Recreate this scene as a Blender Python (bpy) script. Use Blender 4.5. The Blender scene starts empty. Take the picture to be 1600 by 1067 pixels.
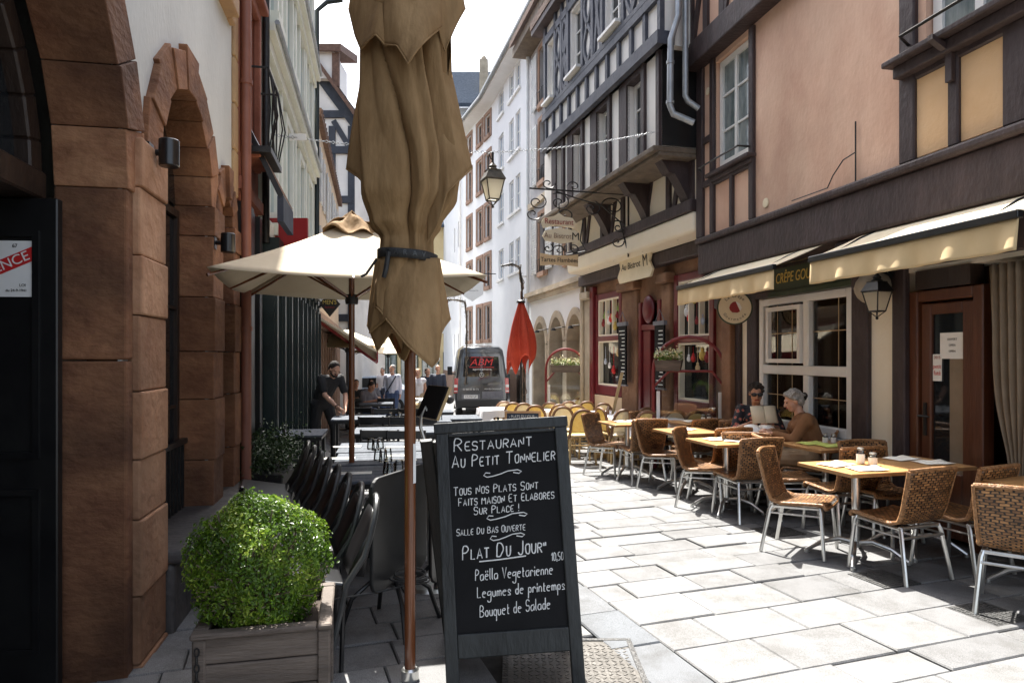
import bpy, bmesh, math, random
from mathutils import Vector, Matrix
random.seed(7)
S = bpy.context.scene
col = S.collection
R = math.radians
# ------------------------------------------------------------------ camera
CAMZ = 1.645
cd = bpy.data.cameras.new('camera'); cam = bpy.data.objects.new('camera', cd); col.objects.link(cam)
cd.lens = 24; cd.sensor_width = 36; cd.shift_y = .0141; cd.clip_end = 800; cd.clip_start = .05
cam.location = (0, 0, CAMZ); cam.rotation_euler = (R(90), 0, 0)
S.camera = cam
# ------------------------------------------------------------------ sky, sun, exposure
SUN_AZ, SUN_EL = -18, 59            # degrees left of the view axis, height
w = bpy.data.worlds.new('World'); S.world = w; w.use_nodes = True
nt = w.node_tree; bg = nt.nodes['Background']
sky = nt.nodes.new('ShaderNodeTexSky'); sky.sky_type = 'NISHITA'; sky.sun_disc = False
sky.sun_elevation = R(SUN_EL); sky.sun_rotation = R(SUN_AZ); sky.air_density = 1.0; sky.dust_density = 3.5; sky.ozone_density = 1.0
hs = nt.nodes.new('ShaderNodeHueSaturation'); hs.inputs['Saturation'].default_value = .55      # thin white haze veils the blue
nt.links.new(sky.outputs[0], hs.inputs['Color']); nt.links.new(hs.outputs[0], bg.inputs[0]); bg.inputs[1].default_value = .14
sl = bpy.data.lights.new('sun', 'SUN'); so = bpy.data.objects.new('sun', sl); col.objects.link(so)
sl.energy = 5; sl.angle = R(.5); sl.color = (1, .965, .90)
sd = Vector((math.sin(R(SUN_AZ))*math.cos(R(SUN_EL)), math.cos(R(SUN_AZ))*math.cos(R(SUN_EL)), math.sin(R(SUN_EL))))
so.rotation_euler = sd.to_track_quat('Z', 'Y').to_euler(); so.location = sd*60
S.view_settings.view_transform = 'Standard'; S.view_settings.look = 'None'
S.view_settings.exposure = 1.75; S.view_settings.gamma = 1
S.cycles.max_bounces = 6; S.cycles.use_denoising = True
S.cycles.caustics_reflective = False; S.cycles.caustics_refractive = False

# ------------------------------------------------------------------ helpers
def gz(y):                              # the street falls gently away beyond the cafe
    return 0.0 if y < 9 else -.032*(min(y, 40)-9)

def V(*a): return Vector(a)
WM = {}                                 # object -> world matrix at build time

class MB:
    def __init__(s): s.v = []; s.f = []; s.uv = {}; s.t = {}; s.tint = None
    def add(s, vs, fs, uvs=None):
        n = len(s.v); s.v += [tuple(v) for v in vs]
        for i, f in enumerate(fs):
            if uvs: s.uv[len(s.f)] = uvs[i]
            if s.tint is not None: s.t[len(s.f)] = s.tint
            s.f.append(tuple(n+k for k in f))
        return s
    def hexa(s, c):                     # 8 corners: bottom loop 0-3, top loop 4-7
        return s.add(c, [(0, 3, 2, 1), (4, 5, 6, 7), (0, 1, 5, 4), (1, 2, 6, 5), (2, 3, 7, 6), (3, 0, 4, 7)])
    def box(s, x0, x1, y0, y1, z0, z1, M=None):
        c = [V(x0, y0, z0), V(x1, y0, z0), V(x1, y1, z0), V(x0, y1, z0), V(x0, y0, z1), V(x1, y0, z1), V(x1, y1, z1), V(x0, y1, z1)]
        return s.hexa([M @ p for p in c] if M else c)
    def fb(s, F, y0, y1, d0, d1, z0, z1):
        return s.hexa([F(y0, d0, z0), F(y1, d0, z0), F(y1, d1, z0), F(y0, d1, z0), F(y0, d0, z1), F(y1, d0, z1), F(y1, d1, z1), F(y0, d1, z1)])
    def beam(s, F, a, b, wd, d0, d1):   # timber in the facade plane from (y,z) to (y,z)
        ay, az = a; by, bz = b; L = math.hypot(by-ay, bz-az) or 1
        ny, nz = -(bz-az)/L*wd/2, (by-ay)/L*wd/2
        q = [(ay+ny, az+nz), (by+ny, bz+nz), (by-ny, bz-nz), (ay-ny, az-nz)]
        return s.hexa([F(y, d0, z) for y, z in q]+[F(y, d1, z) for y, z in q])
    def poly(s, pts, ext):              # extruded polygon: pts list of Vectors, ext Vector
        n = len(pts); a = [Vector(p) for p in pts]; b = [p+ext for p in a]
        return s.add(a+b, [tuple(range(n-1, -1, -1)), tuple(range(n, 2*n))]+[(i, (i+1) % n, n+(i+1) % n, n+i) for i in range(n)])
    def tube(s, path, r, n=8, closed=False, caps=True):
        P = [Vector(p) for p in path]; m = len(P)
        rr = r if isinstance(r, (list, tuple)) else [r]*m
        vs = []; up = None
        for i in range(m):
            if closed: t = P[(i+1) % m]-P[i-1]
            else: t = P[min(i+1, m-1)]-P[max(i-1, 0)]
            t = t.normalized() if t.length > 1e-9 else V(0, 0, 1)
            if up is None: up = V(0, 0, 1) if abs(t.z) < .9 else V(1, 0, 0)
            a = t.cross(up); a = a.normalized() if a.length > 1e-6 else t.orthogonal().normalized()
            up = a.cross(t).normalized()
            for k in range(n):
                an = 2*math.pi*k/n
                vs.append(P[i]+(a*math.cos(an)+up*math.sin(an))*rr[i])
        fs = [(i*n+k, i*n+(k+1) % n, ((i+1) % m)*n+(k+1) % n, ((i+1) % m)*n+k) for i in range(m if closed else m-1) for k in range(n)]
        if not closed and caps: fs += [tuple(range(n-1, -1, -1)), tuple((m-1)*n+k for k in range(n))]
        return s.add(vs, fs)
    def lathe(s, prof, c=(0, 0, 0), n=20, M=None):   # prof: (r,z) list
        vs = []; m = len(prof); c = Vector(c)
        for r, z in prof:
            for k in range(n):
                a = 2*math.pi*k/n; p = V(r*math.cos(a), r*math.sin(a), z)
                vs.append((M @ p if M else p)+c)
        fs = [(i*n+k, i*n+(k+1) % n, (i+1)*n+(k+1) % n, (i+1)*n+k) for i in range(m-1) for k in range(n)]
        fs += [tuple(range(n-1, -1, -1)), tuple((m-1)*n+k for k in range(n))]
        return s.add(vs, fs)
    def grid(s, fn, nu, nv, wrap=False):             # fn(u,v) -> point, u,v in 0..1 ; keeps uv
        vs = [fn(i/nu, j/nv) for j in range(nv+1) for i in range(nu+1)]
        fs = []; uvs = []
        for j in range(nv):
            for i in range(nu):
                a = j*(nu+1)+i
                fs.append((a, a+1, a+nu+2, a+nu+1))
                uvs.append([(i/nu, j/nv), ((i+1)/nu, j/nv), ((i+1)/nu, (j+1)/nv), (i/nu, (j+1)/nv)])
        return s.add(vs, fs, uvs)
    def ell(s, c, r, M=None, n=12, m=8):
        c = Vector(c); vs = []
        for j in range(1, m):
            ph = math.pi*j/m
            for k in range(n):
                a = 2*math.pi*k/n
                p = V(r[0]*math.sin(ph)*math.cos(a), r[1]*math.sin(ph)*math.sin(a), r[2]*math.cos(ph))
                vs.append((M @ p if M else p)+c)
        t = V(0, 0, r[2]); b = -t
        vs += [(M @ t if M else t)+c, (M @ b if M else b)+c]; T = len(vs)-2
        fs = [(j*n+k, (j+1)*n+k, (j+1)*n+(k+1) % n, j*n+(k+1) % n) for j in range(m-2) for k in range(n)]
        fs += [(T, k, (k+1) % n) for k in range(n)]+[(T+1, (m-2)*n+(k+1) % n, (m-2)*n+k) for k in range(n)]
        return s.add(vs, fs)
    def cap(s, a, b, ra, rb, n=10):                  # closed tapered capsule
        a = Vector(a); b = Vector(b); t = (b-a); L = t.length
        if L < 1e-6: return s.ell(a, (ra, ra, ra))
        t /= L; path = []; rr = []
        for q in (-.98, -.75, -.4, 0): path.append(a+t*ra*q); rr.append(ra*math.sqrt(max(.02, 1-q*q)))
        for q in (0, .4, .75, .98): path.append(b+t*rb*q); rr.append(rb*math.sqrt(max(.02, 1-q*q)))
        return s.tube(path, rr, n)
    def build(s, name, mat, parent=None, smooth=False, local=False, mods=None, recalc=True, angle=35):
        me = bpy.data.meshes.new(name)
        vs = s.v
        if parent is not None and not local:
            iv = WM[parent].inverted(); vs = [iv @ Vector(v) for v in vs]
        me.from_pydata([tuple(v) for v in vs], [], s.f)
        if s.uv:
            ul = me.uv_layers.new(name='UVMap')
            for p in me.polygons:
                u = s.uv.get(p.index)
                if u:
                    for k, li in enumerate(p.loop_indices): ul.data[li].uv = u[k]
        if s.t:
            at = me.attributes.new('tint', 'FLOAT', 'FACE')
            for i in range(len(me.polygons)): at.data[i].value = s.t.get(i, .5)
        if recalc:
            bm = bmesh.new(); bm.from_mesh(me); bmesh.ops.recalc_face_normals(bm, faces=bm.faces); bm.to_mesh(me); bm.free()
        if smooth:
            me.shade_smooth()
            if angle: me.set_sharp_from_angle(angle=R(angle))
        for m_ in (mat if isinstance(mat, (list, tuple)) else [mat]): me.materials.append(m_)
        o = bpy.data.objects.new(name, me); col.objects.link(o)
        if parent is not None:
            o.parent = parent; WM[o] = WM[parent]
        else: WM[o] = Matrix()
        for k, kw in (mods or []):
            md = o.modifiers.new(k.lower(), k)
            for a_, v_ in kw.items(): setattr(md, a_, v_)
        return o

BEV = lambda w_, n=1: ('BEVEL', dict(width=w_, segments=n, limit_method='ANGLE', angle_limit=R(40)))
SOL = lambda t, off=0: ('SOLIDIFY', dict(thickness=t, offset=off))

def thing(name, label, cat, loc=(0, 0, 0), rz=0, group=None):
    o = bpy.data.objects.new(name, None); col.objects.link(o); o.empty_display_size = .2
    o.location = loc; o.rotation_euler = (0, 0, rz)
    WM[o] = Matrix.Translation(loc) @ Matrix.Rotation(rz, 4, 'Z')
    return tag(o, label, cat, group)
def tag(o, label, cat, group=None):
    o['label'] = label; o['category'] = cat
    if group: o['group'] = group
    return o
def struct(o, kind='structure'): o['kind'] = kind; return o
def kids(o): return [c for c in KID.get(o, o.children)]
KID = {}
def dup(root):
    def cp(o, par):
        c = o.copy(); col.objects.link(c)
        if par is not None: c.parent = par
        for ch in o.children: cp(ch, c)
        return c
    return cp(root, None)
USED = set()
def place(proto, loc, rz, label, group=None):
    o = proto if proto not in USED else dup(proto)
    USED.add(proto)
    o.location = loc; o.rotation_euler = (0, 0, rz); o['label'] = label
    if group: o['group'] = group
    return o

class Fr:                               # a facade: X = c + k*Y, d metres out towards the street
    def __init__(s, c, k, side):
        n = math.hypot(k, 1); s.c = c; s.k = k
        s.o = V(-1/n, k/n, 0) if side > 0 else V(1/n, -k/n, 0)
        s.t = V(k/n, 1/n, 0)
    def __call__(s, y, d, z): return V(s.c+s.k*y, y, z)+s.o*d

# ------------------------------------------------------------------ materials
def newmat(name):
    m = bpy.data.materials.new(name); m.use_nodes = True
    return m, m.node_tree, m.node_tree.nodes['Principled BSDF']
def lin(c): return tuple(c)+(1,)
def mat(name, c, c2=None, sc=3., rough=.7, metal=0., bump=0., bsc=60., spec=.5, stretch=(1, 1, 1), grime=0., trans=0., coat=0., tintvar=0.):
    m, t, b = newmat(name); N = t.nodes; L = t.links
    b.inputs['Roughness'].default_value = rough; b.inputs['Metallic'].default_value = metal
    b.inputs['Specular IOR Level'].default_value = spec; b.inputs['Coat Weight'].default_value = coat
    b.inputs['Base Color'].default_value = lin(c)
    if trans: b.inputs['Transmission Weight'].default_value = trans
    if c2 or bump:
        tc = N.new('ShaderNodeTexCoord'); mp = N.new('ShaderNodeMapping'); mp.inputs['Scale'].default_value = stretch
        oi = N.new('ShaderNodeObjectInfo'); va = N.new('ShaderNodeVectorMath'); va.operation = 'ADD'
        ml = N.new('ShaderNodeMath'); ml.operation = 'MULTIPLY'; ml.inputs[1].default_value = 37
        L.new(oi.outputs['Random'], ml.inputs[0]); L.new(tc.outputs['Object'], va.inputs[0]); L.new(ml.outputs[0], va.inputs[1])
        L.new(va.outputs[0], mp.inputs[0])
    if c2:
        n = N.new('ShaderNodeTexNoise'); n.inputs['Scale'].default_value = sc; n.inputs['Detail'].default_value = 7; n.inputs['Roughness'].default_value = .65
        L.new(mp.outputs[0], n.inputs['Vector'])
        r = N.new('ShaderNodeValToRGB'); r.color_ramp.elements[0].position = .36; r.color_ramp.elements[1].position = .66
        r.color_ramp.elements[0].color = lin(c); r.color_ramp.elements[1].color = lin(c2)
        L.new(n.outputs[0], r.inputs[0]); out = r.outputs[0]
        if grime:
            g = N.new('ShaderNodeTexNoise'); g.inputs['Scale'].default_value = sc*.35; g.inputs['Detail'].default_value = 9
            L.new(mp.outputs[0], g.inputs['Vector'])
            gr = N.new('ShaderNodeValToRGB'); gr.color_ramp.elements[0].position = .42; gr.color_ramp.elements[1].position = .62
            gr.color_ramp.elements[0].color = (1, 1, 1, 1); gr.color_ramp.elements[1].color = (1-grime,)*3+(1,)
            L.new(g.outputs[0], gr.inputs[0])
            mx = N.new('ShaderNodeMixRGB'); mx.blend_type = 'MULTIPLY'; mx.inputs[0].default_value = 1
            L.new(out, mx.inputs[1]); L.new(gr.outputs[0], mx.inputs[2]); out = mx.outputs[0]
        if tintvar:                     # each stone its own shade
            at = N.new('ShaderNodeAttribute'); at.attribute_name = 'tint'; tr = N.new('ShaderNodeValToRGB'); e = tr.color_ramp.elements
            e[0].color = (1-tintvar, 1-tintvar*1.1, 1-tintvar*1.15, 1); e[1].color = (1, 1, 1, 1); k = e.new(.5); k.color = (1-tintvar*.35, 1-tintvar*.5, 1-tintvar*.6, 1); L.new(at.outputs['Fac'], tr.inputs[0])
            m3 = N.new('ShaderNodeMixRGB'); m3.blend_type = 'MULTIPLY'; m3.inputs[0].default_value = 1; L.new(out, m3.inputs[1]); L.new(tr.outputs[0], m3.inputs[2]); out = m3.outputs[0]
        L.new(out, b.inputs['Base Color'])
    if bump:
        n2 = N.new('ShaderNodeTexNoise'); n2.inputs['Scale'].default_value = bsc; n2.inputs['Detail'].default_value = 6
        L.new(mp.outputs[0], n2.inputs['Vector'])
        bp = N.new('ShaderNodeBump'); bp.inputs['Strength'].default_value = bump; bp.inputs['Distance'].default_value = .02
        L.new(n2.outputs[0], bp.inputs['Height']); L.new(bp.outputs[0], b.inputs['Normal'])
    return m
def weave(name, c1, c2, gap, nx, ny, rough=.5, bump=.6, glow=0, ov=.3):
    m, t, b = newmat(name); N = t.nodes; L = t.links
    tc = N.new('ShaderNodeTexCoord'); mp = N.new('ShaderNodeMapping'); mp.inputs['Scale'].default_value = (nx, ny, 1)
    br = N.new('ShaderNodeTexBrick'); br.offset = .5; br.inputs['Scale'].default_value = 1; br.inputs['Mortar Size'].default_value = .13
    br.inputs['Mortar Smooth'].default_value = .4; br.inputs['Brick Width'].default_value = 1; br.inputs['Row Height'].default_value = 1
    br.inputs['Color1'].default_value = lin(c1); br.inputs['Color2'].default_value = lin(c2); br.inputs['Mortar'].default_value = lin(gap)
    wn = N.new('ShaderNodeTexNoise'); wn.inputs['Scale'].default_value = 14; wa = N.new('ShaderNodeVectorMath'); wa.operation = 'MULTIPLY_ADD'; wa.inputs[1].default_value = (.9, .7, 0)   # strands wander a little
    L.new(tc.outputs['Object'], wn.inputs['Vector']); L.new(wn.outputs['Color'], wa.inputs[0]); L.new(mp.outputs[0], wa.inputs[2])
    L.new(tc.outputs['UV'], mp.inputs[0]); L.new(wa.outputs[0], br.inputs['Vector'])
    n = N.new('ShaderNodeTexNoise'); n.inputs['Scale'].default_value = 16; n.inputs['Detail'].default_value = 5; L.new(tc.outputs['Object'], n.inputs['Vector'])
    mx = N.new('ShaderNodeMixRGB'); mx.blend_type = 'OVERLAY'; mx.inputs[0].default_value = ov
    L.new(br.outputs['Color'], mx.inputs[1]); L.new(n.outputs[0], mx.inputs[2]); L.new(mx.outputs[0], b.inputs['Base Color'])
    bp = N.new('ShaderNodeBump'); bp.inputs['Strength'].default_value = bump; bp.inputs['Distance'].default_value = .006; bp.invert = True
    L.new(br.outputs['Fac'], bp.inputs['Height']); L.new(bp.outputs[0], b.inputs['Normal'])
    b.inputs['Roughness'].default_value = rough
    if glow:                            # thin cane lets sunlight through
        tr = N.new('ShaderNodeBsdfTranslucent'); L.new(mx.outputs[0], tr.inputs[0]); ms = N.new('ShaderNodeMixShader'); ms.inputs[0].default_value = glow
        L.new(b.outputs[0], ms.inputs[1]); L.new(tr.outputs[0], ms.inputs[2]); L.new(ms.outputs[0], N['Material Output'].inputs[0])
    return m
def slabmat(name, c1, c2, c3):
    m, t, b = newmat(name); N = t.nodes; L = t.links
    at = N.new('ShaderNodeAttribute'); at.attribute_name = 'tint'
    r = N.new('ShaderNodeValToRGB'); e = r.color_ramp.elements
    e[0].color = lin(c1); e[1].color = lin(c3); k = e.new(.55); k.color = lin(c2)
    L.new(at.outputs['Fac'], r.inputs[0])
    tc = N.new('ShaderNodeTexCoord')
    n = N.new('ShaderNodeTexNoise'); n.inputs['Scale'].default_value = 260; n.inputs['Detail'].default_value = 3
    n2 = N.new('ShaderNodeTexNoise'); n2.inputs['Scale'].default_value = 3.5; n2.inputs['Detail'].default_value = 9; n2.inputs['Roughness'].default_value = .7
    L.new(tc.outputs['Object'], n.inputs['Vector']); L.new(tc.outputs['Object'], n2.inputs['Vector'])
    r2 = N.new('ShaderNodeValToRGB'); r2.color_ramp.elements[0].position = .36; r2.color_ramp.elements[1].position = .6
    r2.color_ramp.elements[0].color = (.45, .45, .45, 1); r2.color_ramp.elements[1].color = (1, 1, 1, 1)
    r3 = N.new('ShaderNodeValToRGB'); r3.color_ramp.elements[0].position = .3; r3.color_ramp.elements[1].position = .56
    r3.color_ramp.elements[0].color = (.6, .58, .55, 1); r3.color_ramp.elements[1].color = (1, 1, 1, 1)
    L.new(n.outputs[0], r2.inputs[0]); L.new(n2.outputs[0], r3.inputs[0])
    a = N.new('ShaderNodeMixRGB'); a.blend_type = 'MULTIPLY'; a.inputs[0].default_value = 1
    c = N.new('ShaderNodeMixRGB'); c.blend_type = 'MULTIPLY'; c.inputs[0].default_value = 1
    L.new(r.outputs[0], a.inputs[1]); L.new(r2.outputs[0], a.inputs[2]); L.new(a.outputs[0], c.inputs[1]); L.new(r3.outputs[0], c.inputs[2])
    L.new(c.outputs[0], b.inputs['Base Color']); b.inputs['Roughness'].default_value = .75
    bp = N.new('ShaderNodeBump'); bp.inputs['Strength'].default_value = .35; bp.inputs['Distance'].default_value = .006
    L.new(n2.outputs[0], bp.inputs['Height']); L.new(bp.outputs[0], b.inputs['Normal'])
    return m
M = {}
M['slab'] = slabmat('granite slabs', (.168, .168, .170), (.202, .202, .203), (.24, .24, .238))
M['joint'] = mat('sandy joints', (.035, .032, .029), (.07, .064, .056), 9, .95)
M['gutter'] = slabmat('blue stone', (.095, .108, .125), (.125, .138, .155), (.15, .158, .17))
M['sandstone'] = mat('red sandstone', (.215, .092, .045), (.40, .205, .105), 3.2, .9, bump=.7, bsc=16, stretch=(1, 1, 1.6), grime=.5, tintvar=.5)
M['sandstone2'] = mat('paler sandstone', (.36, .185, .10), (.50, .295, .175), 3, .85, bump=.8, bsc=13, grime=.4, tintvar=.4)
M['ochre'] = mat('ochre sandstone', (.42, .29, .15), (.34, .21, .12), 3, .85, bump=.4, bsc=18)
M['plinth'] = mat('dark plinth stone', (.045, .042, .042), (.10, .09, .085), 5, .7, bump=.4, bsc=20)
M['plaster'] = mat('white lime plaster', (.54, .555, .54), (.62, .635, .615), 1.3, .9, bump=.25, bsc=30, stretch=(1, 1, .5), grime=.15)
M['pink'] = mat('pink plaster', (.63, .385, .275), (.77, .525, .385), 1.7, .92, bump=.35, bsc=26, stretch=(1, 1, .6), grime=.25)
M['tan'] = mat('apricot plaster', (.72, .46, .245), (.78, .53, .31), 1.6, .92, bump=.3, bsc=26, grime=.12)
M['cream'] = mat('cream plaster', (.82, .73, .57), (.86, .78, .64), 1.5, .9, bump=.15, bsc=30, grime=.1)
M['infill'] = mat('off white infill', (.80, .77, .73), (.85, .82, .78), 1.6, .9, bump=.15, bsc=30, grime=.18)
M['timber'] = mat('aubergine timber', (.030, .018, .018), (.055, .036, .036), 5, .6, bump=.6, bsc=22, stretch=(1, 1, .5))
M['bluetimber'] = mat('slate blue timber', (.05, .055, .075), (.09, .095, .118), 5, .65, bump=.5, bsc=22)
M['darkwood'] = mat('dark brown wood', (.018, .010, .007), (.035, .02, .013), 6, .5, bump=.3, bsc=30, stretch=(1, 1, .3))
M['inkblue'] = mat('blue black timber', (.018, .021, .032), (.035, .04, .055), 5, .6, bump=.4, bsc=22)
M['oldwood'] = mat('weathered ledge wood', (.10, .078, .058), (.18, .14, .105), 5, .8, bump=.5, bsc=25)
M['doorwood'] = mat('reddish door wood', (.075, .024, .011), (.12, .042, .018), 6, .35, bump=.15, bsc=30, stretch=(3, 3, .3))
M['black'] = mat('painted interior dark', (.006, .006, .006), None, rough=.9)  # the shade inside rooms, put into a flat black
M['glass'] = mat('dark window glass', (.012, .014, .016), None, rough=.04, spec=.6)
M['curtainglass'] = mat('glass over net curtain', (.10, .13, .13), (.30, .33, .32), 7, .08, spec=.8, stretch=(1, 1, .25))
M['skyglass'] = mat('glass with painted sky', (.20, .25, .32), (.32, .37, .42), 2, .08, spec=.8)  # pale blue base colour stands in for reflected sky
M['white'] = mat('white painted wood', (.74, .73, .70), (.80, .79, .76), 4, .5)
M['shutter'] = mat('pale grey shutters', (.50, .52, .54), (.60, .62, .63), 4, .6)
M['greywall'] = mat('grey plaster', (.36, .36, .38), (.46, .46, .48), 1.4, .9, bump=.2, bsc=30, grime=.25)
M['whitewall'] = mat('white plaster', (.76, .775, .79), (.82, .83, .84), .7, .9, grime=.07)
M['brownstone'] = mat('brown stone trim', (.26, .16, .11), (.34, .22, .16), 5, .85)
M['stone'] = mat('beige stone', (.42, .35, .26), (.54, .46, .35), 3, .85, bump=.3, bsc=20, grime=.3)
M['minty'] = mat('pale green plaster', (.50, .58, .54), (.60, .66, .60), 1.2, .85, grime=.12)
M['creamtrim'] = mat('cream stucco trim', (.70, .71, .62), (.77, .78, .70), 3, .8)
M['redwall'] = mat('rust red facade', (.20, .062, .035), (.28, .10, .06), 4, .8, bump=.3, bsc=20)
M['shopgreen'] = mat('bottle green shopfront', (.006, .012, .012), (.013, .025, .024), 4, .35)
M['shopblack'] = mat('black shopfront paint', (.005, .005, .006), (.012, .012, .012), 4, .35)
M['beige'] = mat('beige plaster', (.55, .42, .29), (.62, .49, .35), 1.6, .9)
M['yellowwall'] = mat('ochre yellow plaster', (.60, .47, .26), (.66, .54, .32), 1.5, .9)
M['tile'] = mat('brown clay tiles', (.10, .055, .04), (.17, .10, .07), 9, .85, bump=.8, bsc=16)
M['slate'] = mat('blue grey slate', (.055, .066, .085), (.085, .10, .125), 8, 1., bump=.5, bsc=14, spec=0.)
M['zinc'] = mat('zinc', (.30, .32, .34), (.42, .44, .46), 5, .45, metal=.6)
M['rustpipe'] = mat('red brown pipe paint', (.20, .072, .045), (.25, .10, .065), 3, .5)
M['iron'] = mat('black iron', (.012, .012, .013), (.03, .028, .026), 20, .45, metal=.3)
M['patina'] = mat('aged lantern metal', (.04, .035, .025), (.12, .10, .07), 14, .5, metal=.5)
M['alu'] = mat('brushed aluminium', (.62, .62, .60), (.74, .74, .72), 12, .28, metal=.95)
M['wicker'] = weave('woven brown wicker', (.40, .20, .075), (.14, .062, .022), (.010, .004, .002), 9, 25, .4, 1.0, 0, .95)
M['wickeredge'] = mat('wrapped wicker edge', (.17, .075, .025), (.40, .21, .09), 34, .45, bump=.6, bsc=50)
M['tabletop'] = mat('oak table top', (.42, .215, .078), (.54, .315, .135), 5, .32, stretch=(1, 9, 1), bump=.06, bsc=40)
M['tableedge'] = mat('oak table edge', (.24, .12, .045), (.32, .17, .07), 9, .4)
M['yellow'] = weave('woven yellow cane', (.86, .72, .32), (.82, .66, .26), (.7, .52, .2), 16, 22, .5, .4, .3)
M['pale'] = weave('woven cream cane', (.84, .75, .56), (.80, .70, .50), (.7, .62, .45), 16, 22, .5, .4, .3)
M['canebrown'] = mat('brown cane rim', (.13, .06, .028), (.22, .11, .05), 25, .45)
M['cane'] = mat('tan bamboo', (.42, .29, .13), (.55, .40, .20), 12, .45)
M['cloth'] = mat('white table cloth', (.74, .73, .76), (.80, .79, .82), 5, .85)
M['napkin'] = mat('paper napkin', (.82, .80, .72), (.86, .84, .78), 8, .9)
M['greennapkin'] = mat('green napkin', (.42, .50, .10), (.52, .58, .16), 8, .9)
M['canvas'] = mat('khaki parasol canvas', (.225, .135, .060), (.32, .203, .098), 5, .85, bump=.9, bsc=8, stretch=(1.6, 1.6, .45), spec=.2)
M['canvasunder'] = mat('canvas lining', (.42, .36, .26), (.48, .42, .32), 5, .8)
M['sand'] = mat('sand parasol canvas', (.50, .41, .28), (.56, .47, .33), 3, .85, bump=.1, bsc=300)
M['polewood'] = mat('varnished mahogany pole', (.12, .038, .014), (.19, .065, .024), 5, .22, stretch=(4, 4, .3), coat=.5)
M['strap'] = mat('black webbing', (.012, .012, .012), (.03, .03, .03), 60, .7)
M['redcloth'] = mat('red parasol cloth', (.40, .035, .014), (.48, .055, .022), 4, .75)
M['redpaint'] = mat('oxblood paint', (.10, .008, .012), (.15, .013, .017), 5, .35)
M['redsteel'] = mat('red brown steel', (.16, .02, .022), (.24, .035, .035), 8, .35)
M['awning'] = mat('cream awning cloth', (.72, .62, .44), (.76, .67, .50), 2.5, .85)
M['valance'] = mat('ecru valance cloth', (.62, .46, .25), (.68, .52, .30), 2.5, .85)
M['boardframe'] = mat('charcoal stained frame', (.006, .007, .007), (.022, .025, .025), 7, .5, bump=.3, bsc=40, stretch=(1, 1, .25))
M['slateboard'] = mat('blackboard', (.004, .004, .0045), (.008, .008, .009), 4, .7, spec=.2)
M['chalk'] = mat('white chalk', (.82, .82, .80), (.70, .70, .68), 120, .95)
M['leaf'] = mat('box leaves', (.07, .15, .014), (.22, .34, .05), 20, .4, spec=.5)
M['leafdark'] = mat('dark shrub leaves', (.018, .04, .010), (.04, .075, .02), 20, .5)
M['twig'] = mat('dry twig bark', (.10, .075, .05), (.18, .14, .10), 20, .9)
M['planter'] = mat('weathered planter wood', (.10, .076, .060), (.18, .142, .115), 6, .75, bump=.5, bsc=30, stretch=(.4, 1, 3), grime=.3)
M['soil'] = mat('soil', (.03, .02, .014), (.06, .04, .03), 20, .95)
M['blackmetal'] = mat('black powder coat', (.005, .005, .006), (.010, .010, .011), 8, .3, spec=.6)
M['steel'] = mat('dull grey steel', (.05, .053, .053), (.085, .088, .088), 4, .35, metal=.3)
M['panelgrey'] = mat('charcoal table top', (.016, .017, .018), (.032, .034, .035), 3, .42)
M['slattop'] = mat('grey table slats', (.075, .085, .10), (.115, .125, .145), 4, .75, spec=.15, stretch=(8, 1, 1))
M['skin'] = mat('skin', (.50, .27, .18), (.56, .32, .22), 8, .5)
M['skin2'] = mat('tanned skin', (.40, .20, .12), (.46, .25, .16), 8, .5)
M['hairdark'] = mat('dark brown hair', (.012, .008, .006), (.03, .02, .014), 30, .85, bump=.8, bsc=70)
M['hairgrey'] = mat('grey hair', (.16, .145, .13), (.46, .44, .41), 40, .5, bump=.4, bsc=60, stretch=(3, 1, 1))
M['hairblond'] = mat('fair hair', (.40, .26, .13), (.50, .34, .18), 30, .5, bump=.8, bsc=70)
M['blackcloth'] = mat('black cotton', (.012, .012, .013), (.022, .022, .024), 6, .9)
M['navy'] = mat('navy jacket', (.02, .028, .05), (.035, .045, .07), 6, .8)
M['camel'] = mat('camel brown knit', (.20, .09, .036), (.25, .12, .05), 10, .9)
M['paleblue'] = mat('pale striped shirt', (.52, .56, .66), (.60, .64, .73), 20, .85)
M['whitecloth'] = mat('white cotton', (.72, .70, .72), (.78, .76, .78), 10, .85)
M['khaki'] = mat('khaki trousers', (.42, .30, .18), (.50, .37, .24), 8, .85)
M['jeans'] = mat('blue denim', (.045, .075, .16), (.075, .12, .23), 12, .85)
M['greycloth'] = mat('grey cotton', (.14, .14, .16), (.20, .20, .22), 10, .85)
M['shoe'] = mat('dark shoe leather', (.015, .012, .01), (.03, .025, .02), 10, .5)
M['red'] = mat('red', (.55, .02, .02), None, rough=.5)
M['darkred'] = mat('dark red sign', (.24, .012, .016), (.30, .02, .022), 4, .45)
M['signcream'] = mat('cream sign paint', (.70, .60, .42), (.76, .66, .48), 5, .6)
M['signtan'] = mat('tan sign board', (.60, .42, .23), (.66, .48, .28), 5, .6)
M['signwhite'] = mat('white enamel', (.78, .78, .76), (.82, .82, .80), 8, .3)
M['ink'] = mat('dark lettering', (.025, .018, .014), None, rough=.6)
M['inkred'] = mat('dark red lettering', (.26, .02, .02), None, rough=.6)
M['gold'] = mat('yellow lettering', (.62, .44, .10), None, rough=.5)
M['signgreen'] = mat('dark green sign', (.02, .035, .015), (.035, .05, .022), 5, .5)
M['paper'] = mat('paper', (.80, .79, .76), (.84, .83, .80), 12, .9)
M['vanpaint'] = mat('dark grey van paint', (.05, .055, .062), (.065, .07, .078), 3, .18, metal=.3, coat=.6)
M['plastic'] = mat('black plastic', (.015, .015, .016), None, rough=.5)
M['rubber'] = mat('tyre rubber', (.015, .015, .015), (.025, .025, .025), 20, .85)
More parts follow.
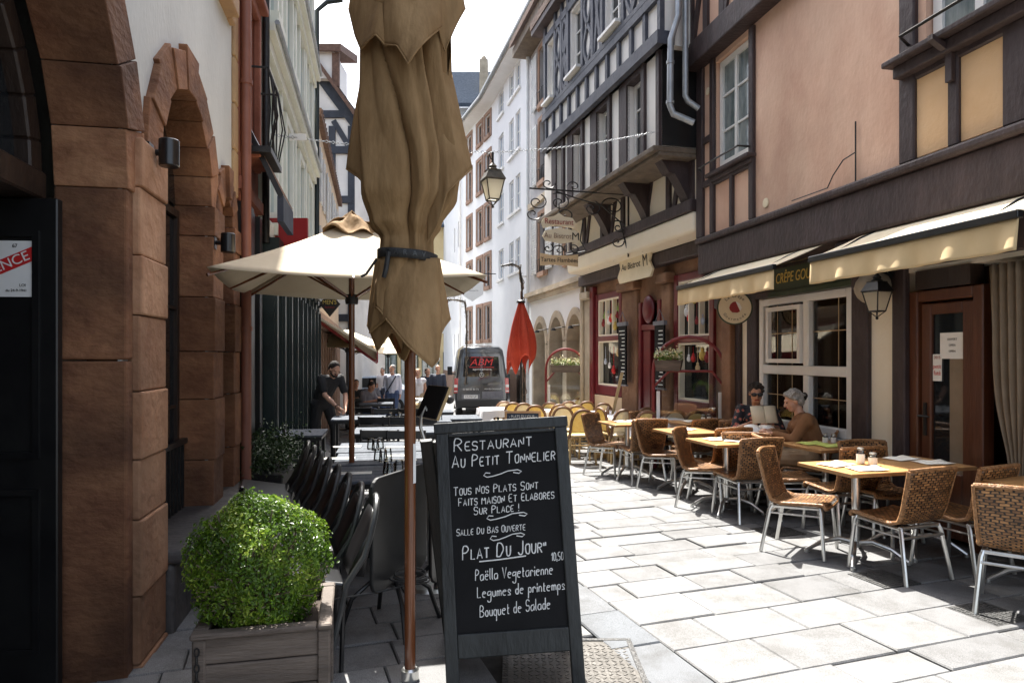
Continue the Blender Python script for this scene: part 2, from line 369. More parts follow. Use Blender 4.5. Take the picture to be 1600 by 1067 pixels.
M['taillight'] = mat('red lamp lens', (.42, .01, .01), None, rough=.12, coat=.5)
M['carpaint'] = mat('pale blue car paint', (.42, .50, .60), (.46, .54, .64), 3, .2, coat=.6)
M['drape'] = mat('beige drape', (.20, .15, .10), (.26, .20, .14), 3, .9)
M['ceramic'] = mat('white ceramic', (.75, .73, .68), None, rough=.25)
M['petal'] = mat('white petals', (.78, .78, .70), (.70, .62, .20), 40, .7)
M['cover'] = mat('cast iron cover', (.045, .045, .045), (.08, .078, .075), 30, .5, metal=.4, bump=.6, bsc=60)
M['grate'] = mat('checker plate', (.065, .06, .053), (.115, .106, .094), 8, .5, metal=.3, bump=.3, bsc=30)
def clear(name, tint=(1, 1, 1), a=.12):
    m, t, b = newmat(name); N = t.nodes; L = t.links
    tr = N.new('ShaderNodeBsdfTransparent'); tr.inputs[0].default_value = lin(tint)
    gl = N.new('ShaderNodeBsdfGlossy'); gl.inputs['Roughness'].default_value = .03
    mx = N.new('ShaderNodeMixShader'); fr = N.new('ShaderNodeFresnel'); fr.inputs[0].default_value = 1.45
    ad = N.new('ShaderNodeMath'); ad.operation = 'ADD'; ad.inputs[1].default_value = a; L.new(fr.outputs[0], ad.inputs[0])
    L.new(ad.outputs[0], mx.inputs[0]); L.new(tr.outputs[0], mx.inputs[1]); L.new(gl.outputs[0], mx.inputs[2])
    L.new(mx.outputs[0], N['Material Output'].inputs[0])
    return m
M['clear'] = clear('clear glass', (.96, .98, .97), .03)
def milky():
    m, t, b = newmat('milky lantern glass'); N = t.nodes; L = t.links; b.inputs['Base Color'].default_value = (.85, .80, .68, 1); b.inputs['Roughness'].default_value = .2
    tr = N.new('ShaderNodeBsdfTranslucent'); tr.inputs[0].default_value = (.95, .90, .76, 1); mx = N.new('ShaderNodeMixShader'); mx.inputs[0].default_value = .7
    L.new(b.outputs[0], mx.inputs[1]); L.new(tr.outputs[0], mx.inputs[2]); L.new(mx.outputs[0], N['Material Output'].inputs[0]); return m
M['frost'] = milky()
def floral():
    m, t, b = newmat('black floral cloth'); N = t.nodes; L = t.links
    tc = N.new('ShaderNodeTexCoord'); vo = N.new('ShaderNodeTexVoronoi'); vo.inputs['Scale'].default_value = 17
    L.new(tc.outputs['Object'], vo.inputs['Vector'])
    r = N.new('ShaderNodeValToRGB'); e = r.color_ramp.elements; e[0].color = (.55, .30, .22, 1); e[1].color = (.012, .012, .018, 1); e[1].position = .36
    k = e.new(.17); k.color = (.40, .07, .05, 1); k2 = e.new(.31); k2.color = (.32, .2, .14, 1); r.color_ramp.interpolation = 'CONSTANT'
    L.new(vo.outputs['Distance'], r.inputs[0]); L.new(r.outputs[0], b.inputs['Base Color']); b.inputs['Roughness'].default_value = .8
    return m
M['floral'] = floral()

# ------------------------------------------------------------------ lettering
def text(name, s, o, right, up, h, m, parent=None, ext=.002, width=None, align='CENTER', shear=0, tagit=None):
    cu = bpy.data.curves.new(name, 'FONT'); cu.body = s; cu.align_x = align; cu.align_y = 'CENTER'; cu.size = 1; cu.extrude = .001; cu.shear = shear
    ob = bpy.data.objects.new(name, cu); col.objects.link(ob); bpy.context.view_layer.update()
    me = bpy.data.meshes.new_from_object(ob.evaluated_get(bpy.context.evaluated_depsgraph_get()))
    bpy.data.objects.remove(ob); bpy.data.curves.remove(cu)
    xs = [v.co.x for v in me.vertices] or [0]; sx = h*1.38
    if width: sx = width/max(1e-6, max(xs)-min(xs))
    cx = (max(xs)+min(xs))/2 if align == 'CENTER' else min(xs)
    right = Vector(right).normalized(); up = Vector(up).normalized(); n = right.cross(up)
    o = Vector(o); iv = WM[parent].inverted() if parent is not None else Matrix()
    for v in me.vertices:
        p = o+right*((v.co.x-cx)*sx)+up*(v.co.y*h*1.38)+n*(ext if v.co.z > 0 else 0)
        v.co = iv @ p
    me.name = name; me.materials.clear(); me.materials.append(m)
    t = bpy.data.objects.new(name, me); col.objects.link(t); WM[t] = Matrix()
    if parent is not None: t.parent = parent; WM[t] = WM[parent]
    return t
GL = dict(A="033963 1555", B="03093958573606 3665644303", C="574929080504134354", D="0309395866443303", E="59090353 0646", F="590903 0646",
 I="1319", J="4944331304", L="090353", M="0309356963", N="03095359", O="290805134354584929", P="03093958573606", R="03093958573606 2653",
 S="584919080716465554431304", T="0969 3933", U="090513435559", V="093369", a="561605041333545653", b="0903 05163655443313",
 d="4943 453616050413334444", e="0555461605041343", g="56160504143455 5651401001", i="0603 0708", l="090413", m="0603 05162635 3533 35465665 6563",
 n="0603 0516364543", o="160504133344453616", p="0600 05163645443304", q="4640 4536160504133344", r="0603 05163645", s="4536160534433303",
 t="18141333 0636", u="060413334446 4643")
GL.update({'0': "190804133344481919", '1': "072923", '5': "4909063645443303", '!': "0905 0304", ',': "0402", '"': "0907 2927", 'ë': GL['e']+" 1718 4748", 'É': GL['E']+" 2839"})
def strokes(s, small=None):             # -> list of polylines in units of cap height, total width
    out = []; x = 0; new = True
    for ch in s:
        if ch == ' ': x += .5; new = True; continue
        k = 1 if (small is None or new) else small
        mxx = 0
        for pl in GL[ch].split():
            pts = [(int(pl[i])/10*k, (int(pl[i+1])-3)/6*k) for i in range(0, len(pl), 2)]
            mxx = max(mxx, max(p[0] for p in pts)); out.append([(x+a+random.uniform(-.012, .012), b+random.uniform(-.015, .015)) for a, b in pts])
        x += mxx+.24*k; new = False
    return out, x-.2
# ------------------------------------------------------------------ ground
def walls_x(y):                         # street edges (left, right) at depth y
    r = 5.05-.2*y if y < 9.8 else (5.75-.272*y if y < 15 else (5.25-.238*y if y < 20 else 6.5-.247*y))
    return -1.25-.2*y, r
g = MB()
ys = [-12, 0, 9, 14, 20, 26, 33, 40, 60, 90, 300]
for i in range(len(ys)-1):
    for x0, x1 in ((-200, -20), (-20, 20), (20, 200)):
        a, b = ys[i], ys[i+1]
        g.add([V(x0, a, gz(a)-.03), V(x1, a, gz(a)-.03), V(x1, b, gz(b)-.03), V(x0, b, gz(b)-.03)], [(0, 1, 2, 3)])
struct(g.build('ground', M['joint']))
E1 = V(.944, .332, 0).normalized(); E2 = V(-.332, .944, 0).normalized()
def slab(mb, a0, a1, b0, b1):           # a along the street, b across
    cx = E1*((b0+b1)/2)+E2*((a0+a1)/2); l, r = walls_x(cx.y)
    if cx.x < l-.35 or cx.x > r+.5 or cx.y < -1.2 or cx.y > 46: return
    if -.02 < cx.x < .66 and 2.95 < cx.y < 3.95: return           # the steel grating lies here
    j = .0035+random.random()*.0045; hz = random.uniform(-.007, .005)
    far = cx.y > 9
    mb.tint = random.random()
    def p(a, b, z):
        q = E1*b+E2*a; q.z = gz(q.y)+z+hz+tilt[0]*(b-b0)+tilt[1]*(a-a0); return q
    tilt = (random.uniform(-.004, .004), random.uniform(-.005, .005))
    a0 += j*.8; a1 -= j*.8; b0 += j*.8; b1 -= j*.8; e = .007
    lo = [p(a0, b0, -.008), p(a0, b1, -.008), p(a1, b1, -.008), p(a1, b0, -.008)]
    hi = [p(a0+e, b0+e, 0), p(a0+e, b1-e, 0), p(a1-e, b1-e, 0), p(a1-e, b0+e, 0)]
    ba = [v-V(0, 0, .03) for v in lo]
    mb.add(ba+lo+hi, [(0, 1, 5, 4), (1, 2, 6, 5), (2, 3, 7, 6), (3, 0, 4, 7), (4, 5, 9, 8), (5, 6, 10, 9), (6, 7, 11, 10), (7, 4, 8, 11), (8, 9, 10, 11)])
pv = MB()
rnd = random.Random(3)
def field(b_lo, b_hi, lmin, lmax):
    a = -6.
    while a < 52:
        d = rnd.choice((.27, .31, .34, .38, .42)) if a < 16 else .5
        x = b_lo
        first = True
        while x < b_hi-.05:
            L = rnd.uniform(lmin, lmax)*(.55 if first and rnd.random() < .6 else 1); first = False
            x1 = x+L
            if b_hi-x1 < .25: x1 = b_hi
            slab(pv, a, a+d, x, x1); x = x1
        a += d
field(2.12, 16, .40, .74); field(-5, 1.80, .34, .62)
struct(pv.build('pavement', M['slab']))
gt = MB(); a = -6.
while a < 52:
    L = rnd.uniform(.42, .6); slab(gt, a, a+L, 1.80, 2.12); a += L
struct(gt.build('kerb_strip', M['gutter']))
# checker plate grating let into the ground, in front of the blackboard's feet
t = thing('floor_grating', 'worn steel checker plate grating let into the pavement under the blackboard', 'grating', (.32, 3.45, 0))
m = MB(); m.box(-.02, .66, 2.95, 3.95, -.03, -.004)
m.build('plate', M['grate'], t)
m = MB()
for i in range(17):
    for j in range(24):
        c = V(.02+i*.038, 2.99+j*.039, -.004); a = R(45 if (i+j) % 2 else -45)
        m.box(-.013, .013, -.004, .004, 0, .003, Matrix.Translation(c) @ Matrix.Rotation(a, 4, 'Z'))
m.build('tread', M['grate'], t)
m = MB()
for x0, x1, y0, y1 in ((-.05, -.02, 2.92, 3.98), (.66, .69, 2.92, 3.98), (-.02, .66, 2.92, 2.95), (-.02, .66, 3.95, 3.98)): m.box(x0, x1, y0, y1, -.03, .002)
m.build('frame', M['cover'], t)
# cast covers near the tables
for k, (x, y, w_, lab) in enumerate(((2.75, 5.05, .34, 'cast iron cover under the nearest wicker chairs'), (3.05, 4.36, .34, 'cast iron cover set in slabs at the lower right corner'), (2.50, 6.42, .36, 'cast iron cover in front of the second wicker chair row'))):
    m = MB(); T = Matrix.Translation((x, y, .004)) @ Matrix.Rotation(math.atan2(.332, .944), 4, 'Z')
    m.box(-w_/2, w_/2, -.17, .17, -.02, 0, T)
    for i in range(int(w_/.035)):
        for j in range(9): m.box(-w_/2+.02+i*.035, -w_/2+.034+i*.035, -.15+j*.034, -.132+j*.034, 0, .003, T)
    tag(m.build('manhole_cover', M['cover']), lab, 'manhole cover', 'iron covers in the pavement')

# ------------------------------------------------------------------ building helpers
def wall(mb, F, y0, y1, z0, z1, holes=(), d=0., t=.3, back=.8, cap=True):
    """front skin with reveals round rectangular holes (ya,yb,za,zb), closed behind"""
    Y = sorted({y0, y1, *[h[0] for h in holes], *[h[1] for h in holes]}); Z = sorted({z0, z1, *[h[2] for h in holes], *[h[3] for h in holes]})
    Y = [y for y in Y if y0 <= y <= y1]; Z = [z for z in Z if z0 <= z <= z1]
    for i in range(len(Y)-1):
        for j in range(len(Z)-1):
            cy, cz = (Y[i]+Y[i+1])/2, (Z[j]+Z[j+1])/2
            if any(h[0] < cy < h[1] and h[2] < cz < h[3] for h in holes): continue
            mb.add([F(Y[i], d, Z[j]), F(Y[i+1], d, Z[j]), F(Y[i+1], d, Z[j+1]), F(Y[i], d, Z[j+1])], [(0, 1, 2, 3)])
    for a, b, c, e in holes:
        for p, q in (((a, c), (b, c)), ((b, c), (b, e)), ((b, e), (a, e)), ((a, e), (a, c))):
            mb.add([F(p[0], d, p[1]), F(q[0], d, q[1]), F(q[0], d-t, q[1]), F(p[0], d-t, p[1])], [(0, 1, 2, 3)])
    A = [F(y0, d, z0), F(y1, d, z0), F(y1, d, z1), F(y0, d, z1)]; B = [F(y0, d-back, z0), F(y1, d-back, z0), F(y1, d-back, z1), F(y0, d-back, z1)]
    if cap: mb.add(A+B, [(0, 1, 5, 4), (1, 2, 6, 5), (2, 3, 7, 6), (3, 0, 4, 7), (4, 5, 6, 7)])
def window(par, F, ya, yb, za, zb, d, fm='white', gm='glass', cols=2, rows=3, fw=.055, mw=.022, name='window', midbar=None):
    m = MB()
    m.fb(F, ya, ya+fw, d-.05, d, za, zb); m.fb(F, yb-fw, yb, d-.05, d, za, zb)
    m.fb(F, ya+fw, yb-fw, d-.05, d, za, za+fw); m.fb(F, ya+fw, yb-fw, d-.05, d, zb-fw, zb)
    for i in range(1, cols):
        y = ya+(yb-ya)*i/cols; wd = fw*.8 if cols == 2 or i % 2 == 0 else mw
        m.fb(F, y-wd/2, y+wd/2, d-.045, d-.002, za+fw, zb-fw)
    for j in range(1, rows):
        z = za+(zb-za)*j/rows
        m.fb(F, ya+fw, yb-fw, d-.04, d-.008, z-mw/2, z+mw/2)
    f = m.build(name, M[fm], par)
    p = MB(); p.fb(F, ya+.01, yb-.01, d-.035, d-.028, za+.01, zb-.01); p.build('pane', M[gm], f)
    return f
def frame(mb, F, ya, yb, za, zb, wd, d0, d1, sill=.0):   # stone surround
    mb.fb(F, ya-wd, ya, d0, d1, za-wd, zb+wd); mb.fb(F, yb, yb+wd, d0, d1, za-wd, zb+wd)
    mb.fb(F, ya, yb, d0, d1, zb, zb+wd); mb.fb(F, ya, yb, d0, d1+sill, za-wd, za)
def shutter(par, F, ya, yb, za, zb, d, m_='shutter'):
    m = MB(); m.fb(F, ya, yb, d, d+.02, za, zb)
    n = int((zb-za)/.07)
    for i in range(n): m.fb(F, ya+.05, yb-.05, d+.02, d+.034, za+.04+i*.07, za+.075+i*.07)
    for a, b in ((ya, ya+.045), (yb-.045, yb)): m.fb(F, a, b, d+.02, d+.038, za, zb)
    return m.build('shutter', M[m_], par)
def roof(par, F, y0, y1, d0, z0, d1, z1, th=.14, m_='tile', name='roof'):
    m = MB(); m.hexa([F(y0, d0, z0), F(y1, d0, z0), F(y1, d1, z1), F(y0, d1, z1), F(y0, d0, z0+th), F(y1, d0, z0+th), F(y1, d1, z1+th), F(y0, d1, z1+th)])
    return m.build(name, M[m_], par)
def pipe(par, pts, r, m_, name='downpipe', brackets=()):
    m = MB(); m.tube(pts, r, 12)
    for p in brackets: m.lathe([(r*1.25, -.02), (r*1.25, .02)], p, 12)
    return m.build(name, M[m_], par, smooth=True)
def solid(par, name, m_, F, *boxes, mods=None):
    m = MB()
    for b in boxes: m.fb(F, *b)
    return m.build(name, M[m_], par, mods=mods)

# ------------------------------------------------------------------ left: stone building with arches
FL = Fr(-1.3, -.2, -1)
tl = thing('stone_building', 'whitewashed building with red sandstone arches and an open black door', 'building', FL(4.2, 0, 0))
ARCH = [(1.06, 3.50, 2.5, 1.22*1.0, .31, .26, 0.), (4.03, 5.29, 2.80, .63, .24, .24, .485), (5.62, 6.06, 2.78, .22, .24, .22, .485)]
def arcpts(ya, yb, zs, n):
    c = (ya+yb)/2; r = (yb-ya)/2
    return [(c-r*math.cos(math.pi*i/n), zs+r*1.02*math.sin(math.pi*i/n)) for i in range(n+1)]
m = MB(); holes = [(a[0], a[1], a[6]-.6 if a[6] == 0 else a[6], a[2]+(a[1]-a[0])/2*1.02) for a in ARCH]
wall(m, FL, -2.2, 6.32, -.4, 8.6, holes, t=.02, back=3.)
for a in ARCH:
    P = arcpts(a[0], a[1], a[2], 18); top = a[2]+(a[1]-a[0])/2*1.02
    for (y0, z0), (y1, z1) in zip(P, P[1:]):
        m.add([FL(y0, 0, z0), FL(y1, 0, z1), FL(y1, 0, top), FL(y0, 0, top)], [(0, 1, 2, 3)])
m.build('plaster_wall', M['plaster'], tl)
def voussoirs(F, a, n, d1, key=True):
    ya, yb, zs, _, dep, ring, _ = a; c = (ya+yb)/2; r = (yb-ya)/2; m = MB()
    for i in range(n):
        t0 = math.pi*i/n; t1 = math.pi*(i+1)/n; g_ = .002/r
        m.tint = random.random(); rg = ring*(1.05 if (i % 2 == 0) else .95); dd = d1+(.012 if i % 2 else 0)
        if key and i == n//2: rg = ring*1.14; dd += .02
        q = []
        for (t, rr) in ((t0+g_, r-.012), (t1-g_, r-.012), (t1-g_, r+rg), (t0+g_, r+rg)):
            q.append((c-rr*math.cos(t), zs+rr*1.02*math.sin(t)))
        m.hexa([F(y, -dep, z) for y, z in q]+[F(y, dd, z) for y, z in q])
    return m
for a, n in zip(ARCH, (13, 9, 7)):
    voussoirs(FL, a, n, .035).build('arch_stones', M['sandstone'], tl, mods=[BEV(.006, 2)])
# jamb stones: each course a bevelled block, alternately long and short
def jamb(ya, yb, z0, z1, dep, h, d1=.045, edge=0):
    m = MB(); z = z0; i = 0
    while z < z1-.02:
        zz = min(z+h*(1+.12*((i*7) % 3-1)), z1)
        o = .0 if i % 2 else .012; m.tint = random.random()
        m.fb(FL, ya-.012, yb+.01, -dep, d1+o, z+.0025, zz-.0025); z = zz; i += 1
    return m
rv = MB()
for z0, z1 in ((-.3, 1.62), (1.626, 2.5)): rv.tint = random.random(); rv.fb(FL, 3.485, 3.58, -.31, .028, z0, z1-.001)
rv.build('door_jamb', M['sandstone'], tl, mods=[BEV(.012, 2)])
jamb(3.595, 4.02, -.3, 2.80, .2, .36, .06).build('quoin_stones', M['sandstone2'], tl, mods=[BEV(.010, 2)])  # paler stone here puts the street's light into the pier front's colour
jamb(5.29, 5.61, .05, 2.80, .24, .42).build('quoin_stones', M['sandstone'], tl, mods=[BEV(.007, 2)])
jamb(6.05, 6.31, .05, 2.78, .24, .42).build('quoin_stones', M['sandstone'], tl, mods=[BEV(.007, 2)])
jamb(1.0-.57, 1.07, -.3, 2.5, .31, .5).build('quoin_stones', M['sandstone'], tl, mods=[BEV(.007, 2)])
m = MB(); z = 3.1
while z < 8.5:
    h = .42; m.fb(FL, 6.16 if int(z*10) % 2 else 6.09, 6.325, -.2, .03, z, min(z+h, 8.55)-.01); z += h
m.build('corner_stones', M['ochre'], tl, mods=[BEV(.012, 1)])
# sandstone window over the third arch, moulded plinth, sills
m = MB(); frame(m, FL, 5.5, 5.95, 4.75, 6.4, .16, -.1, .05, .06); m.build('window_surround', M['ochre'], tl, mods=[BEV(.015, 2)])
window(tl, FL, 5.5, 5.95, 4.75, 6.4, -.06, 'darkwood', rows=3)
m = MB(); frame(m, FL, 2.6, 3.6, 4.9, 6.5, .16, -.1, .05, .06); m.build('window_surround', M['ochre'], tl, mods=[BEV(.015, 2)])
window(tl, FL, 2.6, 3.6, 4.9, 6.5, -.06, 'darkwood', rows=3)
m = MB(); m.fb(FL, 4.04, 6.31, -.1, .10, -.3, .40); m.fb(FL, 4.04, 6.31, -.2, .15, .40, .49)
m.build('plinth', M['plinth'], tl, mods=[BEV(.03, 3)])
# fan-lit door in the first arch: one leaf stands open towards the street
m = MB(); m.fb(FL, 1.03, 3.49, -.55, -.34, 2.42, 2.56); m.fb(FL, 3.45, 3.484, -.5, -.34, -.2, 2.42)
P = arcpts(1.06, 3.50, 2.5, 18)
for (y0, z0), (y1, z1) in zip(P, P[1:]):
    s_ = lambda y, z: (2.28+(y-2.28)*.9, 2.5+(z-2.5)*.9)
    q = [(y0, z0), (y1, z1), s_(y1, z1), s_(y0, z0)]
    m.hexa([FL(y, -.5, z) for y, z in q]+[FL(y, -.36, z) for y, z in q])
for an in (50, 90, 130):
    a_ = R(an); m.beam(FL, (2.28-.1*math.cos(a_), 2.56), (2.28-1.1*math.cos(a_), 2.5+1.1*math.sin(a_)), .05, -.46, -.38)
m.build('door_frame', M['darkwood'], tl, mods=[BEV(.01, 1)])
m = MB()
for (y0, z0), (y1, z1) in zip(P, P[1:]): m.add([FL(y0, -.43, z0), FL(y1, -.43, z1), FL(y1, -.43, 2.5), FL(y0, -.43, 2.5)], [(0, 1, 2, 3)])
m.build('fanlight', M['glass'], tl)
dl = MB(); a0 = FL(3.36, -.24, 0); ux = V(-1, -.08, 0).normalized(); un = V(.08, -1, 0).normalized()
MT = Matrix((( ux.x, un.x, 0, a0.x), (ux.y, un.y, 0, a0.y), (0, 0, 1, 0), (0, 0, 0, 1)))
dl.box(0, 1.05, -.05, 0, .02, 2.41, MT)
door_leaf = dl.build('door', M['shopblack'], tl, mods=[BEV(.006, 1)])
m = MB()
for za, zb in ((.2, 1.0), (1.15, 2.25)):
    for x0, x1 in ((.08, .11), (.94, .97)): m.box(x0, x1, 0, .012, za, zb, MT)
    for z_ in (za, zb-.03): m.box(.11, .94, 0, .012, z_, z_+.03, MT)
m.build('panel_moulding', M['shopblack'], door_leaf)
# windows inside the arches with little railings
for a in ARCH[1:]:
    m = MB(); m.fb(FL, a[0], a[1], -.32, -.26, .5, a[2]+.02); m.build('window_dark_sheet', M['black'], tl)  # black sheet painted as the shade behind the glass
    w_ = window(tl, FL, a[0]+.01, a[1]-.01, .52, a[2]-.05, -.2, 'darkwood', 'glass', 2, 3)
    P = arcpts(a[0], a[1], a[2], 14); m = MB()
    for (y0, z0), (y1, z1) in zip(P, P[1:]): m.add([FL(y0, -.23, z0), FL(y1, -.23, z1), FL(y1, -.23, a[2]), FL(y0, -.23, a[2])], [(0, 1, 2, 3)])
    m.build('fanlight', M['glass'], tl)
    m = MB(); m.fb(FL, a[0]+.02, a[1]-.02, -.17, -.14, .98, 1.02)
    y = a[0]+.05
    while y < a[1]-.04: m.fb(FL, y, y+.018, -.165, -.147, .5, .98); y += .085
    m.build('railing', M['iron'], tl)
roof(tl, FL, -2.3, 6.33, -3., 10.8, .12, 8.62)
# far side / things fixed to it
def spot(y, z, lab):
    t = thing('wall_lamp', lab, 'wall lamp', FL(y, .0, z), 0, 'black cylinder lamps on the arches')
    m = MB(); c = FL(y, .14, z); m.lathe([(.05, -.075), (.054, -.07), (.054, .07), (.05, .075)], c, 20); m.build('lamp_body', M['blackmetal'], t, smooth=True)
    m = MB(); m.tube([FL(y, .02, z), FL(y, .1, z)], .018); m.fb(FL, y-.04, y+.04, .0, .05, z-.05, z+.05); m.build('bracket', M['blackmetal'], t)
spot(3.80, 2.78, 'black cylinder lamp beside the big sandstone arch'); spot(5.33, 2.53, 'black cylinder lamp beside the smaller far arch')
# licence plate on the open door
t = thing('licence_sign', 'white enamel licence sign with a red diagonal band on the dark door', 'sign', MT @ V(.25, .01, 1.9))
m = MB(); m.box(.10, .40, .001, .006, 1.93, 2.20, MT); m.build('plate', M['signwhite'], t)
def mtp(x, z, d=.008): return MT @ V(x, d, z)
rt = mtp(0, 0)-mtp(1, 0)
m = MB(); q = [(.395, 1.985), (.395, 2.055), (.105, 2.165), (.105, 2.09)]
q = [(.105, 2.105), (.105, 2.175), (.395, 2.045), (.395, 1.975)]
m.hexa([MT @ V(x, .0065, z) for x, z in q]+[MT @ V(x, .0085, z) for x, z in q]); m.build('band', M['red'], t)
b_ = (mtp(.105, 2.14)-mtp(.395, 2.01)).normalized()
text('lettering', 'LICENCE', mtp(.25, 2.075, .0095), b_, V(0, 0, 1)-b_*b_.z, .048, M['signwhite'], t, .001, .27)
text('number', '67', mtp(.19, 2.175, .0075), rt, (0, 0, 1), .018, M['ink'], t, .001)
text('small_print', 'LOI', mtp(.155, 1.985, .0075), rt, (0, 0, 1), .014, M['ink'], t, .001)
text('small_print', 'du 24-9-1941', mtp(.185, 1.96, .0075), rt, (0, 0, 1), .013, M['ink'], t, .001)
# ------------------------------------------------------------------ left: rust red house
tr_ = thing('rust_red_house', 'narrow rust red house with balcony ironwork beyond the arches', 'house', FL(7.0, 0, 0))
m = MB(); wall(m, FL, 6.33, 7.56, -.4, 8.9, [(6.65, 7.25, 3.7, 5.2), (6.65, 7.25, 6.0, 7.6)], back=3.); m.build('facade_wall', M['redwall'], tr_)
for z0, z1 in ((3.7, 5.2), (6., 7.6)):
    window(tr_, FL, 6.67, 7.23, z0, z1, -.12, 'white', rows=3)
    m = MB(); frame(m, FL, 6.65, 7.25, z0, z1, .1, 0, .07, .1); m.fb(FL, 6.5, 7.4, 0, .14, z1+.12, z1+.2); m.build('window_surround', M['redwall'], tr_, mods=[BEV(.015, 2)])
    m = MB(); m.tube([FL(6.6, .02, z0+.75), FL(6.6, .25, z0+.75), FL(7.3, .25, z0+.75), FL(7.3, .02, z0+.75)], .012, 6)
    for i in range(9): m.tube([FL(6.6+i*.0875, .25, z0), FL(6.6+i*.0875, .27+.05*math.sin(i), z0+.35), FL(6.6+i*.0875, .25, z0+.75)], .008, 5)
    m.fb(FL, 6.57, 7.33, 0, .28, z0-.08, z0-.02); m.build('balcony', M['iron'], tr_)
m = MB(); m.fb(FL, 6.33, 7.56, 0, .06, 3.2, 3.32); m.fb(FL, 6.33, 7.56, 0, .08, 5.55, 5.7); m.build('cornice', M['redwall'], tr_)
m = MB()
for i in range(5): m.fb(FL, 6.4+i*.24, 6.53+i*.24, 0, .06+.03*(i % 2), -.2, 3.1)
m.build('shopfront', M['shopblack'], tr_)
pipe(tr_, [FL(6.36, .09, -.2), FL(6.36, .09, 8.85)], .046, 'rustpipe', brackets=[FL(6.36, .09, z) for z in (1.9, 4.2, 6.6)])
pipe(tr_, [FL(7.58, .08, 2.9), FL(7.58, .08, 8.85)], .04, 'iron')
roof(tr_, FL, 6.32, 7.57, -3, 10.8, .12, 8.9)
# dark folded awning and red sign
t = thing('folded_awning', 'dark striped awning folded against the rust red house', 'awning', FL(7.1, 0, 3))
m = MB(); m.hexa([FL(6.7, .03, 3.85), FL(7.5, .03, 3.85), FL(7.5, .34, 3.2), FL(6.7, .34, 3.2), FL(6.7, .05, 3.92), FL(7.5, .05, 3.92), FL(7.5, .38, 3.24), FL(6.7, .38, 3.24)]); m.build('cloth', M['shopblack'], t)
m = MB()
for i in range(6): m.hexa([FL(6.72+i*.14, .035, 3.93), FL(6.76+i*.14, .035, 3.93), FL(6.76+i*.14, .37, 3.255), FL(6.72+i*.14, .37, 3.255), FL(6.72+i*.14, .04, 3.935), FL(6.76+i*.14, .04, 3.935), FL(6.76+i*.14, .38, 3.26), FL(6.72+i*.14, .38, 3.26)])
m.build('stripe', M['brownstone'], t)
m = MB(); m.fb(FL, 6.7, 7.5, .32, .38, 2.98, 3.23); m.build('valance', M['navy'], t)
t = thing('shop_sign', 'dark red shop sign board above the sand coloured parasol', 'sign', FL(8.2, .05, 2.9))
m = MB(); m.box(-2.98, -2.40, 8.0, 8.05, 2.72, 3.26); m.build('board', M['darkred'], t)
text('lettering', 'AU', V(-2.85, 7.992, 3.14), (1, 0, 0), (0, 0, 1), .07, M['inkred'], t)
text('lettering', 'DE', V(-2.85, 7.992, 3.0), (1, 0, 0), (0, 0, 1), .07, M['inkred'], t)
# ------------------------------------------------------------------ left: pale green house
tg = thing('pale_green_house', 'tall pale green house with cream cornices and bottle green shopfront', 'house', FL(11, 0, 0))
holes = []
for z0, z1 in ((3.35, 4.95), (5.75, 7.05), (7.75, 8.9)):
    for y in (8.1, 9.7, 11.4, 12.9): holes.append((y, y+.62, z0, z1))
m = MB(); wall(m, FL, 7.6, 13.9, -.5, 9.3, holes, back=3.); m.build('facade_wall', M['minty'], tg)
for a, b, z0, z1 in holes:
    m = MB(); frame(m, FL, a, b, z0, z1, .12, 0, .05, .10); m.build('window_surround', M['creamtrim'], tg); m = MB(); m.fb(FL, a-.2, b+.2, 0, .16, z0-.3, z0-.16); m.build('window_box', M['creamtrim'], tg)
    window(tg, FL, a, b, z0, z1, -.1, 'white', 'skyglass', rows=3)
for y in (7.64, 9.0, 10.6, 12.2, 13.7): m = MB(); m.fb(FL, y, y+.16, 0, .06, 3.2, 9.2); m.build('pilaster', M['creamtrim'], tg)
m = MB()
for z in (5.32, 7.28): m.fb(FL, 7.6, 13.92, 0, .10, z-.18, z-.04); m.fb(FL, 7.6, 13.92, 0, .17, z-.04, z+.05)
m.fb(FL, 7.6, 13.92, 0, .12, 2.98, 3.16); m.build('cornice', M['creamtrim'], tg)
m = MB()
for z in (5.4, 7.36): m.tube([FL(7.65, .19, z), FL(13.9, .19, z)], .03, 6)
m.build('ledge_flashing', M['zinc'], tg)
m = MB(); y = 7.62; i = 0
while y < 13.8:
    m.fb(FL, y, y+.2, .0, .16, -.4, 2.9); m.fb(FL, y-.03, y+.23, .0, .2, 2.62, 2.7); m.fb(FL, y+.2, y+.66, .0, .05, -.4, .75); m.fb(FL, y+.05, y+.15, .16, .19, .1, 2.5)
    y += .68; i += 1
m.fb(FL, 7.6, 13.9, .0, .22, 2.72, 2.97); m.build('shopfront', M['shopgreen'], tg)
pipe(tg, [FL(13.95, .1, 0), FL(13.95, .1, 8.7), FL(13.95, .3, 8.9), FL(14.0, .6, 9.0)], .05, 'shopgreen')
roof(tg, FL, 7.59, 13.93, -3, 11.2, .12, 9.3)
